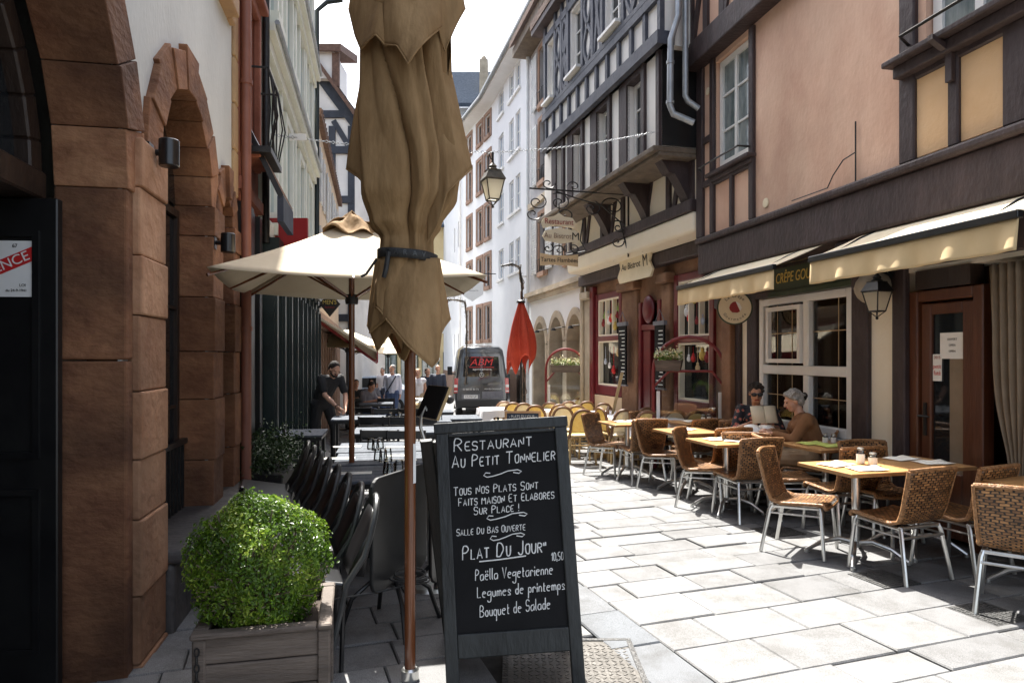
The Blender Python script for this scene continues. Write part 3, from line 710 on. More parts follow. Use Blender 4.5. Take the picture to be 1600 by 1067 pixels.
# ------------------------------------------------------------------ left: low beige house with shutters
tb = thing('low_beige_house', 'low beige house with white shutters and tiled eave', 'house', FL(18, 0, gz(18)))
holes = [(y, y+.7, z, z+1.25) for z in (3.4, 5.2) for y in (15., 17.2, 19.4, 21.6)]
m = MB(); wall(m, FL, 14.0, 24, -.8, 6.9, holes, back=4.); m.build('facade_wall', M['beige'], tb)
for a, b, z0, z1 in holes:
    window(tb, FL, a, b, z0, z1, -.1, 'white', rows=3); shutter(tb, FL, a-.5, a-.03, z0, z1, .01); shutter(tb, FL, b+.03, b+.5, z0, z1, .01)
m = MB(); 
for i in range(12): m.fb(FL, 14.1+i*.8, 14.5+i*.8, 0, .09, -.7, 2.2)
m.fb(FL, 14, 24, 0, .12, 2.25, 2.6); m.build('shopfront', M['brownstone'], tb)
roof(tb, FL, 14.9, 24.1, -3.5, 7.3, .12, 6.9, .16)
m = MB()
for i in range(30): m.tube([FL(15.0+i*.3, .14, 7.0), FL(15.0+i*.3, -.5, 7.09)], .06, 6)
m.build('roof_tiles', M['tile'], tb)
t = thing('shop_awning', 'cream shop awning with a dark red edge on the left shopfronts', 'awning', FL(16, 0, 2))
m = MB(); m.hexa([FL(13.98, .05, 2.45), FL(21, .05, 2.2), FL(21, 1.3, 1.5), FL(13.98, 1.3, 1.72), FL(13.98, .05, 2.5), FL(21, .05, 2.25), FL(21, 1.3, 1.55), FL(13.98, 1.3, 1.77)]); m.build('cloth', M['awning'], t)
m = MB(); m.hexa([FL(13.96, .04, 2.38), FL(21, 1.31, 1.40), FL(21, 1.33, 1.40), FL(13.96, .06, 2.38), FL(13.96, .04, 2.52), FL(21, 1.31, 1.56), FL(21, 1.33, 1.56), FL(13.96, .06, 2.52)])
m.fb(FL, 13.98, 21, 1.3, 1.33, 1.5, 1.74); m.build('valance', M['darkred'], t)
# ------------------------------------------------------------------ far: half-timbered gable
th = thing('half_timbered_gable', 'dark half-timbered gable house with a tiled dormer behind the low beige house', 'house', (-6.6, 25, gz(25)))
m = MB(); x0, x1 = -10.2, -5.75
m.poly([V(x0, 24.9, -.6), V(x1, 24.9, -.6), V(x1, 24.9, 10.1), V(-8.6, 24.9, 14.3), V(x0, 24.9, 14.3)], V(0, 6, 0)); m.build('gable_wall', M['infill'], th)
m = MB(); FH = lambda x, d, z: V(x, 24.9-d, z)
for x in (-5.85, -6.55, -7.25, -7.95): m.beam(FH, (x, -.5), (x, 10), .24, .002, .08)
for z in (2.9, 5.0, 7.2, 9.0, 10.3): m.fb(FH, x0, x1+.02, .005, .10, z, z+.26)
m.beam(FH, (-5.6, 10.05), (-8.6, 14.1), .5, .005, .13); m.beam(FH, (-5.9, 9.2), (-6.5, 10.2), .2, .0, .07); m.beam(FH, (-7.4, 10.5), (-7.4, 12.5), .2, .002, .075)
m.build('timber_frame', M['inkblue'], th)
m = MB()
for z in (3.4, 5.6, 7.7): m.fb(FH, -7.15, -6.66, .0, .03, z, z+1.1)
m.build('window', M['glass'], th)
m = MB(); m.hexa([V(-5.45, 24.3, 9.95), V(-5.45, 31, 9.95), V(-8.7, 31, 14.45), V(-8.7, 24.3, 14.45), V(-5.4, 24.3, 10.1), V(-5.4, 31, 10.1), V(-8.65, 31, 14.6), V(-8.65, 24.3, 14.6)]); m.build('roof', M['tile'], th)
m = MB(); m.box(-7.4, -6.4, 24.5, 26.5, 11.6, 12.6); dm = m.build('dormer', M['infill'], th)
m = MB(); m.hexa([V(-7.6, 24.3, 12.5), V(-6.1, 24.3, 12.5), V(-6.1, 27, 13.2), V(-7.6, 27, 13.2), V(-7.6, 24.3, 12.75), V(-6.1, 24.3, 12.75), V(-6.1, 27, 13.5), V(-7.6, 27, 13.5)]); m.box(-6.45, -6.2, 24.45, 24.6, 11.3, 12.5); m.build('dormer_roof', M['tile'], dm)
# ------------------------------------------------------------------ far end of the street
te = thing('ochre_end_house', 'ochre house closing the far end of the street', 'house', (-8, 47, gz(47)))
m = MB(); FE = lambda x, d, z: V(x, 47-d, z)
m.box(-16, -4.3, 47, 53, -1.5, 10.5); m.build('facade_wall', M['yellowwall'], te)
for i in range(5):
    for z in (3.2, 6.3):
        m = MB(); m.fb(FE, -11.5+i*1.5, -10.7+i*1.5, 0, .05, z, z+1.7); f = m.build('window', M['white'], te)
        m = MB(); m.fb(FE, -11.42+i*1.5, -10.78+i*1.5, .05, .06, z+.08, z+1.62); m.build('pane', M['skyglass'], f)
m = MB()
for i in range(6): m.fb(FE, -12+i*1.45, -10.8+i*1.45, 0, .08, -1.2, 1.9)
f = m.build('shopfront', M['signgreen'], te)
m = MB()
for i in range(6):
    for j in range(3): m.fb(FE, -11.95+i*1.45+j*.38, -11.65+i*1.45+j*.38, .08, .09, -.9, 1.7)
m.build('pane', M['curtainglass'], f)
m = MB(); m.hexa([V(-16.3, 46.5, 10.4), V(-4, 46.5, 10.4), V(-4, 51, 13.5), V(-16.3, 51, 13.5), V(-16.3, 46.5, 10.6), V(-4, 46.5, 10.6), V(-4, 51, 13.8), V(-16.3, 51, 13.8)]); m.build('roof', M['slate'], te)
ts = thing('slate_roofed_house', 'pale house under a blue grey slate roof rising far behind', 'house', (-1, 50, gz(50)))
m = MB(); m.box(-4.6, 6, 48, 56, -1.5, 19.1); m.build('facade_wall', M['whitewall'], ts)
m = MB(); FS = lambda x, d, z: V(x, 48-d, z)
for i in range(3):
    for z in (17.0, 13.6): m.fb(FS, -4+i*1.2, -3.2+i*1.2, 0, .05, z, z+1.7)
f = m.build('window', M['shutter'], ts)
m = MB(); m.hexa([V(-4.9, 47.4, 18.9), V(6, 47.4, 18.9), V(6, 50.4, 22.3), V(-4.9, 50.4, 22.3), V(-4.9, 47.4, 19.2), V(6, 47.4, 19.2), V(6, 50.4, 22.6), V(-4.9, 50.4, 22.6)]); rf = m.build('roof', M['slate'], ts)
m = MB(); m.box(-2.3, -1.7, 48.2, 48.9, 19.6, 22.6); m.lathe([(.26, 0), (.2, .2), (.1, .35)], (-2.0, 48.55, 22.6), 8); m.build('chimney', M['stone'], rf)
# ------------------------------------------------------------------ right: pink half-timbered house (creperie)
FP = Fr(5.0, -.2, 1)
tp = thing('pink_half_timbered_house', 'pink plastered half-timbered house over the creperie', 'house', FP(6.5, 0, 0))
YE = 9.68
# ground floor
gh = [(7.13, 8.88, .75, 2.37), (5.2, 6.47, -.1, 2.42)]
m = MB(); wall(m, FP, 3.0, YE, -.4, 3.2, gh, t=.25, back=2.5); m.build('ground_wall', M['cream'], tp)
gt_ = MB()
for a, b in ((6.88, 7.12), (8.89, 9.12), (6.40, 6.56), (9.3, 9.42)): gt_.fb(FP, a, b, -.02, .05, -.3, 2.5)
gt_.fb(FP, 3.0, YE, -.02, .07, 2.46, 2.75); gt_.fb(FP, 6.56, 6.88, -.01, .02, -.3, .35); gt_.fb(FP, 7.12, 8.9, -.02, .045, -.3, .35); gt_.fb(FP, 7.05, 8.95, .0, .07, 2.38, 2.46)
gt_.build('ground_timbers', M['timber'], tp, mods=[BEV(.012, 1)])
m = MB(); m.fb(FP, 9.42, 9.66, -.02, .12, -.3, 2.6); m.fb(FP, 9.4, 9.68, -.02, .16, 2.6, 2.75); m.build('stone_pillar', M['sandstone2'], tp, mods=[BEV(.02, 2)])
# big white shop window
m = MB(); ya, yb = 7.14, 8.87
for a, b, c, e in ((ya, ya+.09, .76, 2.37), (yb-.09, yb, .76, 2.37), (ya+.09, yb-.09, .76, .86), (ya+.09, yb-.09, 2.28, 2.37), (ya+.09, yb-.09, 1.42, 1.53), (7.86, 7.96, .86, 1.42), (7.86, 7.96, 1.53, 2.28)): m.fb(FP, a, b, -.08, .02, c, e)
m.fb(FP, ya-.04, yb+.04, -.02, .06, .70, .755)
sw = m.build('shop_window', M['white'], tp, mods=[BEV(.008, 1)])
m = MB(); m.fb(FP, ya+.05, yb-.05, -.05, -.045, .8, 2.34); m.build('pane', M['clear'], sw)
m = MB()
for y in (7.42, 8.25, 8.55): m.fb(FP, y, y+.007, -.044, -.040, .86, 2.28)
for z in (1.16, 1.92): m.fb(FP, ya+.09, yb-.09, -.044, -.040, z, z+.008)
m.build('glazing_bar', M['signtan'], sw)
m = MB(); m.fb(FP, 7.98, 8.72, .0, .04, 1.56, 2.24)       # casement ajar
for a, b, c, e in ((8.0, 8.04, 1.58, 2.22), (8.66, 8.70, 1.58, 2.22)): pass
m = MB()
for a, b, c, e in ((7.98, 8.03, 1.56, 2.25), (8.62, 8.67, 1.56, 2.25), (8.03, 8.62, 1.56, 1.61), (8.03, 8.62, 2.20, 2.25)): m.fb(FP, a, b, .0, .05, c, e)
m.build('casement', M['white'], sw)
# inside the room: dim wooden back wall, hanging shade, things on the sill
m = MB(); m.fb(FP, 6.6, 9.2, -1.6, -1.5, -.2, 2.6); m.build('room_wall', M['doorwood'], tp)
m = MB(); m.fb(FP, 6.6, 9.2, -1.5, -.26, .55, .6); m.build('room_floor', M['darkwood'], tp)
m = MB(); m.lathe([(.02, .2), (.34, .0), (.32, -.02), (.02, .16)], FP(8.3, -.5, 1.98), 20); m.build('lamp_shade', M['gold'], tp, smooth=True)
m = MB()
for i, (y, h) in enumerate(((7.4, .22), (7.7, .16), (8.4, .3), (8.6, .26), (7.3, .3))): m.lathe([(.05, 0), (.06, h*.5), (.03, h)], FP(y, -.2, .8), 10)
m.build('sill_ornament', M['ceramic'], tp, smooth=True)
m = MB()
for k in range(2): m.grid(lambda u, v: FP(7.2+k*1.25+.35*u*(1-.5*abs(v-.3)), -.16+.03*math.sin(u*20), .9+1.4*v), 24, 8)
m.build('net_curtain', M['drape'], tp, smooth=True, mods=[SOL(.004)])
# door leaf, frame, notices
m = MB()
for a, b, c, e in ((5.62, 5.72, .0, 2.24), (6.30, 6.40, 0, 2.24), (5.72, 6.30, 2.14, 2.24)): m.fb(FP, a, b, -.12, .0, c, e)
for a, b, c, e in ((5.73, 5.85, .05, 2.12), (6.18, 6.29, .05, 2.12), (5.85, 6.18, .05, .62), (5.85, 6.18, 2.02, 2.12)): m.fb(FP, a, b, -.10, -.03, c, e)
dr = m.build('door', M['doorwood'], tp, mods=[BEV(.01, 1)])
m = MB(); m.fb(FP, 5.84, 6.19, -.07, -.06, .6, 2.03); m.build('pane', M['glass'], dr)
m = MB(); m.fb(FP, 6.22, 6.25, -.03, -.015, .92, 1.22); m.tube([FP(6.235, -.02, 1.1), FP(6.235, .05, 1.1), FP(6.12, .05, 1.1)], .011, 6); m.build('handle', M['iron'], dr)
m = MB(); m.fb(FP, 5.72, 6.3, -.12, .02, 2.25, 2.42); m.build('transom', M['darkwood'], tp)
m = MB(); m.fb(FP, 5.84, 6.0, -.062, -.055, .62, 1.62); m.build('net_curtain', M['drape'], dr)
def sign_box(name, lab, cat, F, ya, yb, d, za, zb, m_, group=None):
    t = thing(name, lab, cat, F((ya+yb)/2, d, za), 0, group)
    m = MB(); m.fb(F, ya, yb, d, d+.006, za, zb); m.build('sheet', M[m_], t); return t
PT = -FP.t; NU = V(0, 0, 1)
t = sign_box('opening_notice', 'white three line opening notice on the creperie door glass', 'notice', FP, 5.84, 6.10, -.058, 1.62, 1.85, 'paper')
for i, s in enumerate(('OUVERT', 'OPEN', 'OPEN')): text('lettering', s, FP(5.97, -.05, 1.79-i*.052), PT, NU, .02, M['ink'], t, .001)
t = sign_box('guide_sticker', 'red and white sticker below the white notice on the creperie door glass', 'sticker', FP, 6.08, 6.175, -.054, 1.42, 1.66, 'paper')
text('lettering', '2015', FP(6.125, -.046, 1.63), PT, NU, .026, M['inkred'], t, .001)
text('lettering', 'petit', FP(6.125, -.046, 1.55), PT, NU, .038, M['red'], t, .001, .088); text('lettering', 'futé', FP(6.125, -.046, 1.49), PT, NU, .042, M['red'], t, .001, .075)
# open doorway on the right with a tied drape
m = MB(); m.fb(FP, 3.5, 5.66, -.6, -.5, -.2, 2.42); m.build('doorway_dark_sheet', M['black'], tp)  # black sheet stands in for the unlit space past the doorway
m = MB()
def drape(u, v):
    z = .1+2.28*v; pinch = 1-.62*math.exp(-((v-.26)/.2)**2)
    yy = 5.30+(u-.5)*.46*pinch-.05*(1-v)
    return FP(yy, .03+.035*math.sin(u*42+v*2)*(.4+.6*pinch), z)
m.grid(drape, 70, 24); tag(m.build('door_curtain', M['drape'], None, smooth=True, mods=[SOL(.004)]), 'beige drape tied back at the creperie doorway', 'curtain')
# jetty beam with corbels
m = MB(); m.fb(FP, 3.0, YE, .0, .47, 2.78, 3.2); m.fb(FP, 3.0, YE, .0, .52, 3.2, 3.28)
m.build('jetty_beam', M['timber'], tp, mods=[BEV(.025, 2)])
for a, b in ((YE-.28, YE-.02), (6.72, 6.9)): m = MB(); m.fb(FP, a, b, .0, .42, 2.5, 2.775); m.fb(FP, a+.02, b-.02, .0, .25, 2.3, 2.5); m.build('corbel', M['timber'], tp, mods=[BEV(.03, 2)])
m = MB(); m.ell(FP(6.72, .12, 2.32), (.16, .2, .17), n=14, m=10); m.build('stone_corbel', M['stone'], tp, smooth=True)
# first floor
c45 = .45
uh = [(8.36, 9.2, 4.12, 5.55), (4.4, 5.72, 4.14, 5.6)]
m = MB(); wall(m, FP, 3.0, YE, 3.28, 5.62, uh, d=c45, t=.14, back=2.5); m.build('upper_wall', M['pink'], tp)
m = MB()
for a, b in ((3.4, 4.78), (5.02, 5.38), (5.48, 5.83)): m.fb(FP, a, b, c45, c45+.012, 3.3, 3.98)
m.build('apricot_panels', M['tan'], tp)
d0, d1 = c45-.02, c45+.045
for a, b, z0, z1 in ((9.5, 9.68, 3.28, 5.62), (9.2, 9.3, 3.28, 5.62), (8.24, 8.34, 3.28, 5.6), (8.72, 8.79, 3.28, 3.98), (5.80, 5.97, 3.28, 5.62), (5.37, 5.47, 3.28, 4.0), (4.80, 5.0, 3.28, 4.0)):
    tm = MB(); tm.fb(FP, a, b, d0, d1, z0, z1); tm.build('timber_post', M['timber'], tp, mods=[BEV(.012, 1)])
for a, b, z in ((9.3, 9.5, 4.55), (9.3, 9.5, 3.95), (8.34, 9.2, 3.92)): tm = MB(); tm.fb(FP, a, b, d0, d1-.005, z, z+.09); tm.build('timber_rail', M['timber'], tp, mods=[BEV(.012, 1)])
tm = MB(); tm.fb(FP, 3., 5.8, d0, d1-.006, 3.95, 4.05); tm.fb(FP, 4.3, 5.8, d0, d1+.02, 4.05, 4.1); tm.build('timber_rail', M['timber'], tp, mods=[BEV(.012, 1)])
m = MB(); m.fb(FP, 8.22, 9.28, c45, c45+.13, 4.02, 4.07); m.fb(FP, 8.25, 9.25, c45, c45+.07, 3.96, 4.02); m.build('window_sill', M['timber'], tp, mods=[BEV(.012, 2)]); m = MB()
m.fb(FP, 3.2, 5.99, c45, c45+.2, 4.1, 4.15); m.fb(FP, 3.2, 5.95, c45, c45+.12, 4.0, 4.1); m.build('window_sill', M['timber'], tp, mods=[BEV(.012, 2)])
window(tp, FP, 8.38, 9.18, 4.14, 5.54, c45-.05, 'white', 'curtainglass', 2, 3, .075, .026)
window(tp, FP, 4.42, 5.70, 4.16, 5.6, c45-.05, 'white', 'curtainglass', 3, 2, .09, .03)
m = MB(); m.tube([FP(9.3, c45+.16, 4.12), FP(9.3, c45+.2, 4.16), FP(8.3, c45+.2, 4.16), FP(8.3, c45+.05, 4.16)], .012, 6); m.build('window_rail', M['iron'], tp); m = MB(); m.tube([FP(5.85, c45+.05, 4.26), FP(5.75, c45+.22, 4.27), FP(4.0, c45+.22, 4.27)], .014, 6); m.build('window_rail', M['iron'], tp)
m = MB(); m.beam(FP, (5.42, 3.78), (5.42, 4.1), .06, c45+.04, c45+.08); m.hexa([FP(5.40, c45+.05, 3.98), FP(5.45, c45+.05, 3.98), FP(5.45, c45+.24, 4.09), FP(5.40, c45+.24, 4.09), FP(5.40, c45+.05, 4.04), FP(5.45, c45+.05, 4.04), FP(5.45, c45+.24, 4.13), FP(5.40, c45+.24, 4.13)]); m.build('bracket', M['timber'], tp)
# second jetty and storey
m = MB(); m.fb(FP, 3., YE+.01, .3, .66, 5.62, 5.95); m.build('jetty_beam', M['timber'], tp, mods=[BEV(.02, 2)])
m = MB(); wall(m, FP, 3.0, YE, 5.95, 8.6, d=.6, back=2.6); m.build('upper_wall', M['pink'], tp)
m = MB()
for i in range(9): y = 9.56-i*.42; m.fb(FP, y-.06, y+.06, .58, .64, 5.95, 8.6)
for i in range(4): m.beam(FP, (9.5-i*.84, 5.95), (9.15-i*.84, 7.1), .09, .585, .635)
m.fb(FP, 3, YE, .58, .642, 7.1, 7.24); m.build('timber_frame', M['timber'], tp)
roof(tp, FP, 2.95, YE, -3, 12.2, 1.0, 8.6, .16)
m = MB(); m.lathe([(.055, 0), (.055, .012), (.04, .014)], (0, 0, 0), 20, Matrix.Translation(FP(8.02, c45+.002, 3.42)) @ Vector(FP.o).to_track_quat('Z', 'Y').to_matrix().to_4x4()); m.build('vent', M['signcream'], tp)
m = MB(); m.lathe([(.05, 0), (.05, .012), (.03, .014)], (0, 0, 0), 20, Matrix.Translation(FP(9.4, c45+.002, 5.25)) @ Vector(FP.o).to_track_quat('Z', 'Y').to_matrix().to_4x4()); m.build('emblem', M['signcream'], tp)
m = MB(); m.tube([FP(6.52, c45+.02, 3.85), FP(6.52, c45+.02, 3.29)], .007, 6); m.tube([FP(6.53, c45+.02, 3.56), FP(6.64, c45+.06, 3.52), FP(6.76, c45+.08, 3.4), FP(6.84, c45+.08, 3.3), FP(7.4, c45+.09, 3.3)], .006, 6)
m.build('cable', M['iron'], tp)
# ---- awnings
def awn(y0, y1, lab, df=.97, zf=2.54, h=.205):
    t = thing('awning', lab, 'awning', FP((y0+y1)/2, 0, zf), 0, 'cream awnings of the creperie')
    m = MB(); m.grid(lambda u, v: FP(y0+(y1-y0)*u, .06+(df-.06)*v, 2.96-(2.96-zf)*v-.02*math.sin(math.pi*v)), 30, 8); m.build('cloth', M['awning'], t, smooth=True, mods=[SOL(.005)])
    m = MB(); m.fb(FP, y0-.01, y1+.01, df-.03, df+.02, zf-.035, zf+.02); m.build('front_bar', M['blackmetal'], t, mods=[BEV(.008, 2)])
    m = MB(); m.fb(FP, y0, y1, .0, .16, 2.93, 3.04) ; m.build('cassette', M['blackmetal'], t)
    ph = random.random()*5
    m = MB(); m.grid(lambda u, v: FP(y0+(y1-y0)*u, df-.004+.02*v*math.sin(u*22*(y1-y0)/1.9+ph)+.01*v*math.sin(u*57), zf-.03-h*v), 90, 8); m.build('valance', M['valance'], t, smooth=True, mods=[SOL(.004)])
    m = MB()
    for y in (y0+.25, y1-.25): m.tube([FP(y, .1, 2.9), FP(y+.12, .55, 2.72), FP(y, df-.03, zf-.01)], .014, 6)
    m.build('folding_arm', M['blackmetal'], t)
awn(4.45, 6.49, 'wide cream awning over the creperie door'); awn(7.07, 9.25, 'cream awning over the red shop window and round sign', zf=2.55)
# ---- signs on the creperie
t = thing('fascia_sign', 'dark green fascia sign with slanted yellow lettering between the two awnings', 'sign', FP(7.4, .1, 2.4))
m = MB(); m.fb(FP, 6.7, 8.5, .075, .10, 2.43, 2.70); m.build('board', M['signgreen'], t)
text('lettering', 'CRÊPE GOURMANDE', FP(7.77, .103, 2.575), PT, NU, .125, M['gold'], t, .003, 1.2, shear=.15)
m = MB(); m.fb(FP, 6.6, 8.5, .07, .12, 2.37, 2.425); m.build('lower_strip', M['signgreen'], t)
t = thing('round_sign', 'round cream sign with a crepe emblem hanging under the awning', 'sign', FP(8.9, .35, 2.26))
ux = V(.985, -.17, 0); cn = V(2.87, 8.80, 2.265); nrm = V(-.17, -.985, 0)
RM = Matrix.Translation(cn) @ Matrix(((ux.x, 0, nrm.x, 0), (ux.y, 0, nrm.y, 0), (0, 1, 0, 0), (0, 0, 0, 1)))
m = MB(); m.lathe([(.212, -.012), (.215, 0), (.212, .012)], (0, 0, 0), 40, RM); m.build('disc', M['signcream'], t)
m = MB(); m.tube([RM @ V(.212*math.cos(a*math.pi/24), .212*math.sin(a*math.pi/24), .006) for a in range(48)], .011, 8, closed=True); m.build('rim', M['signgreen'], t, smooth=True)
m = MB(); m.poly([RM @ V(x, y, .013) for x, y in ((-.07, .0), (-.055, .045), (-.02, .075), (.01, .08), (.065, -.05), (.03, -.065), (-.03, -.06), (-.06, -.03))], nrm*.004); m.build('crepe_emblem', M['inkred'], t)
m = MB(); m.poly([RM @ V(x, y, .013) for x, y in ((.012, .08), (.06, .055), (.085, .0), (.07, -.045))], nrm*.003); m.build('emblem_plate', M['signwhite'], t)
def arctext(t, s, r, a0, a1, h, m_, flip=False):
    for i, ch in enumerate(s):
        if ch == ' ': continue
        a = R(a0+(a1-a0)*i/(len(s)-1)); p = V(r*math.cos(a), r*math.sin(a), .0135); up = V(math.cos(a), math.sin(a), 0); rr = V(math.sin(a), -math.cos(a), 0)
        if flip: up = -up; rr = -rr
        Q = RM.to_3x3(); text('letter', ch, RM @ p, Q @ rr, Q @ up, h, m_, t, .002)
arctext(t, 'La Crêpe', .15, 135, 45, .04, M['ink']); arctext(t, 'Gourmande', .15, 215, 325, .036, M['ink'], True)
m = MB(); m.tube([FP(8.95, .0, 2.5), FP(8.95, .55, 2.5)], .01, 6); m.tube([cn+V(0, 0, .21), cn+V(0, 0, .26)], .006, 5); m.build('bracket', M['iron'], t)
# ---- wall lantern by the creperie door
t = thing('wall_lantern', 'black four-sided lantern on the wall beside the creperie door', 'lantern', FP(6.55, .1, 2.2))
c = FP(6.52, .24, 2.20)
def lantern(t, c, s, metal='iron', glass='frost'):
    c = Vector(c); m = MB(); T = Matrix.Translation(c) @ Matrix.Rotation(R(20), 4, 'Z')
    def ring(r, z): return [T @ V(r*sx*s, r*sy*s, z*s) for sx, sy in ((-1, -1), (1, -1), (1, 1), (-1, 1))]
    a, b = ring(.115, -.3), ring(.2, .12)
    for i in range(4): m.tube([a[i], b[i]], .014*s, 6)
    for q in (a, b): m.tube(q, .016*s, 6, closed=True)
    m.add(ring(.225, .12)+ring(.225, .14)+ring(.14, .32)+ring(.15, .34), [(0, 1, 2, 3), (0, 1, 5, 4), (1, 2, 6, 5), (2, 3, 7, 6), (3, 0, 4, 7), (4, 5, 9, 8), (5, 6, 10, 9), (6, 7, 11, 10), (7, 4, 8, 11), (8, 9, 13, 12), (9, 10, 14, 13), (10, 11, 15, 14), (11, 8, 12, 15), (12, 13, 14, 15)])
    m.lathe([(.11*s, .34*s), (.12*s, .36*s), (.07*s, .40*s), (.09*s, .43*s), (.03*s, .5*s), (.02*s, .56*s)], c, 16)
    for i in range(4): m.tube([a[i], T @ V(0, 0, -.43*s)], .011*s, 6)
    m.ell(T @ V(0, 0, -.45*s), (.03*s,)*3)
    m.build('lantern_frame', M[metal], t)
    g_ = MB(); q0, q1 = ring(.11, -.29), ring(.193, .115)
    g_.add(q0+q1, [(0, 1, 5, 4), (1, 2, 6, 5), (2, 3, 7, 6), (3, 0, 4, 7)]); g_.build('glass', M[glass], t)
lantern(t, c, .44)
m = MB(); m.tube([FP(6.56, .03, 2.40), FP(6.52, .2, 2.46), c+V(0, 0, .23)], .012, 6); m.fb(FP, 6.52, 6.6, .02, .05, 2.3, 2.46); m.build('bracket', M['iron'], t)

# ------------------------------------------------------------------ right: bistro, blue half-timbered
FB = Fr(5.70, -.272, 1); BR, BL = 9.75, 14.9
tb2 = thing('bistro_house', 'blue half-timbered house jutting out over the red bistro front', 'house', FB(12.4, 0, gz(12)))
m = MB(); wall(m, FB, BR+.06, 15.0, -.4, 3.2, [(11.62, 12.3, -.1, 2.6), (13.1, 14.35, .95, 2.92), (9.98, 11.12, .85, 2.95)], t=.2, back=2.); m.build('ground_wall', M['sandstone2'], tb2)
rw = MB()
def rwin(ya, yb, za, zb, zm):
    for a, b, c, e in ((ya, ya+.12, za-.1, zb), (yb-.12, yb, za-.1, zb), (ya+.12, yb-.12, zb-.12, zb), (ya+.12, yb-.12, za-.1, za+.1), (ya+.12, yb-.12, zm, zm+.1)): rw.fb(FB, a, b, -.1, .05, c, e)
rwin(13.1, 14.35, .95, 2.92, 1.95); rwin(9.98, 11.12, .85, 2.95, 1.85)
rw.fb(FB, 11.55, 11.66, -.1, .06, -.2, 2.6); rw.fb(FB, 12.26, 12.36, -.1, .06, -.2, 2.6); rw.fb(FB, 11.66, 12.26, -.1, .05, 2.1, 2.2); rw.fb(FB, 11.98, 12.26, -.1, .02, -.2, 2.1)
rw.fb(FB, 14.36, 14.55, -.1, .1, -.2, 3.1); rw.fb(FB, 9.9, 11.15, .0, .045, .3, .75); rw.build('red_shopfront', M['redpaint'], tb2, mods=[BEV(.012, 1)])
for ya, yb, za, zb, zm in ((13.1, 14.35, .95, 2.92, 1.95), (9.98, 11.12, .85, 2.95, 1.85)):
    for z0, z1 in ((za+.1, zm), (zm+.1, zb-.12)):
        cf = MB()
        for a, b in ((ya+.12, ya+.15), (yb-.15, yb-.12)): cf.fb(FB, a, b, -.07, .03, z0, z1)
        for z in (z0, z1-.03): cf.fb(FB, ya+.15, yb-.15, -.07, .03, z, z+.03)
        if z0 > 1.8:
            for i in (1, 2): y = ya+.12+(yb-ya-.24)*i/3; cf.fb(FB, y-.012, y+.012, -.07, .025, z0+.03, z1-.03)
        cf.build('inner_frame', M['cream'], tb2)
m = MB(); m.fb(FB, 13.2, 14.25, -.09, -.08, 1., 2.85); m.build('pane', M['glass'], tb2); m = MB(); m.fb(FB, 10.1, 11.0, -.09, -.08, .9, 2.85); m.build('pane', M['glass'], tb2)
m = MB(); m.fb(FB, 9.95, 14.4, -.5, -.45, -.2, 3.1); m.build('room_dark_sheet', M['black'], tb2)  # one black sheet as the room's darkness, no room is built
m = MB(); m.fb(FB, 13.0, 14.4, -.02, .06, -.2, .84); m.build('window_apron', M['beige'], tb2)
OC = (M['red'], M['gold'], M['leaf'], M['signwhite'], M['valance'], M['darkred'], M['paleblue'])
rr_ = random.Random(6)
for (ya, yb, z0, z1, n_) in ((13.3, 14.15, 2.12, 2.72, 9), (10.16, 10.94, 2.02, 2.78, 11), (10.2, 10.85, 1.35, 1.75, 5), (13.3, 14.1, 1.2, 1.8, 4)):     # toys and garlands hung in the panes
    for i in range(n_):
        y = ya+(yb-ya)*(i+.5)/n_; z = rr_.uniform(z0+.1, z1-.05); s = rr_.uniform(.03, .055); m = MB()
        m.ell(FB(y, -.03, z), (s, s*.8, s*1.5), n=8, m=6); m.ell(FB(y, -.03, z+s*1.7), (s*.6,)*3, n=8, m=6); m.ell(FB(y+s*.8, -.03, z+s*.2), (s*.4, s*.4, s*.9), n=7, m=5); m.ell(FB(y-s*.8, -.03, z-s*.3), (s*.4, s*.4, s*.9), n=7, m=5); m.tube([FB(y, -.03, z+s*2), FB(y, -.03, z1+.04)], .004, 4)
        m.build('window_ornament', OC[(i*3+n_) % 7], tb2, smooth=True)
for a, b in ((12.4, 13.05), (11.2, 11.5), (14.6, 14.93)): m = MB(); m.fb(FB, a, b, -.1, .07, -.3, 2.85); m.fb(FB, a-.05, b+.05, -.1, .17, 2.85, 3.02); m.build('stone_pillar', M['stone' if a > 14 else 'sandstone2'], tb2, mods=[BEV(.03, 2)])
m = MB(); m.ell(FB(11.95, .06, 2.46), (.19, .08, .25), Matrix.Rotation(math.atan2(-FB.o.x, FB.o.y), 4, 'Z'), 20, 14); m.build('red_ornament', M['redpaint'], tb2, smooth=True)
m = MB(); m.fb(FB, 9.85, 14.95, .0, .2, 3.15, 3.36); m.fb(FB, 9.85, 14.95, .0, .12, 3.36, 3.6); m.build('fascia_beam', M['timber'], tb2, mods=[BEV(.015, 1)])
m = MB(); m.hexa([FB(BR, .14, 3.37), FB(BL-.1, .14, 3.37), FB(BL-.1, .50, 3.40), FB(BR, .50, 3.40), FB(BR, .14, 3.69), FB(BL-.1, .14, 3.69), FB(BL-.1, .53, 3.69), FB(BR, .53, 3.69)]); m.build('cove_band', M['cream'], tb2, mods=[BEV(.05, 3)])
for i in range(4): m = MB(); m.lathe([(.06, 0), (.06, -.012)], FB(10.4+i*1.15, .33, 3.402), 16); m.build('downlight', M['oldwood'], tb2)
m = MB(); m.fb(FB, BR, BL-.1, .0, .56, 3.69, 3.86); m.build('jetty_beam', M['timber'], tb2, mods=[BEV(.02, 2)])
FU = lambda y, d, z: FB(y, d, z-.12 if z > 4.3 else z)
m = MB(); wall(m, FU, BR, BL, 3.86, 4.62, d=.46, back=2.); m.build('apron_wall', M['cream'], tb2)
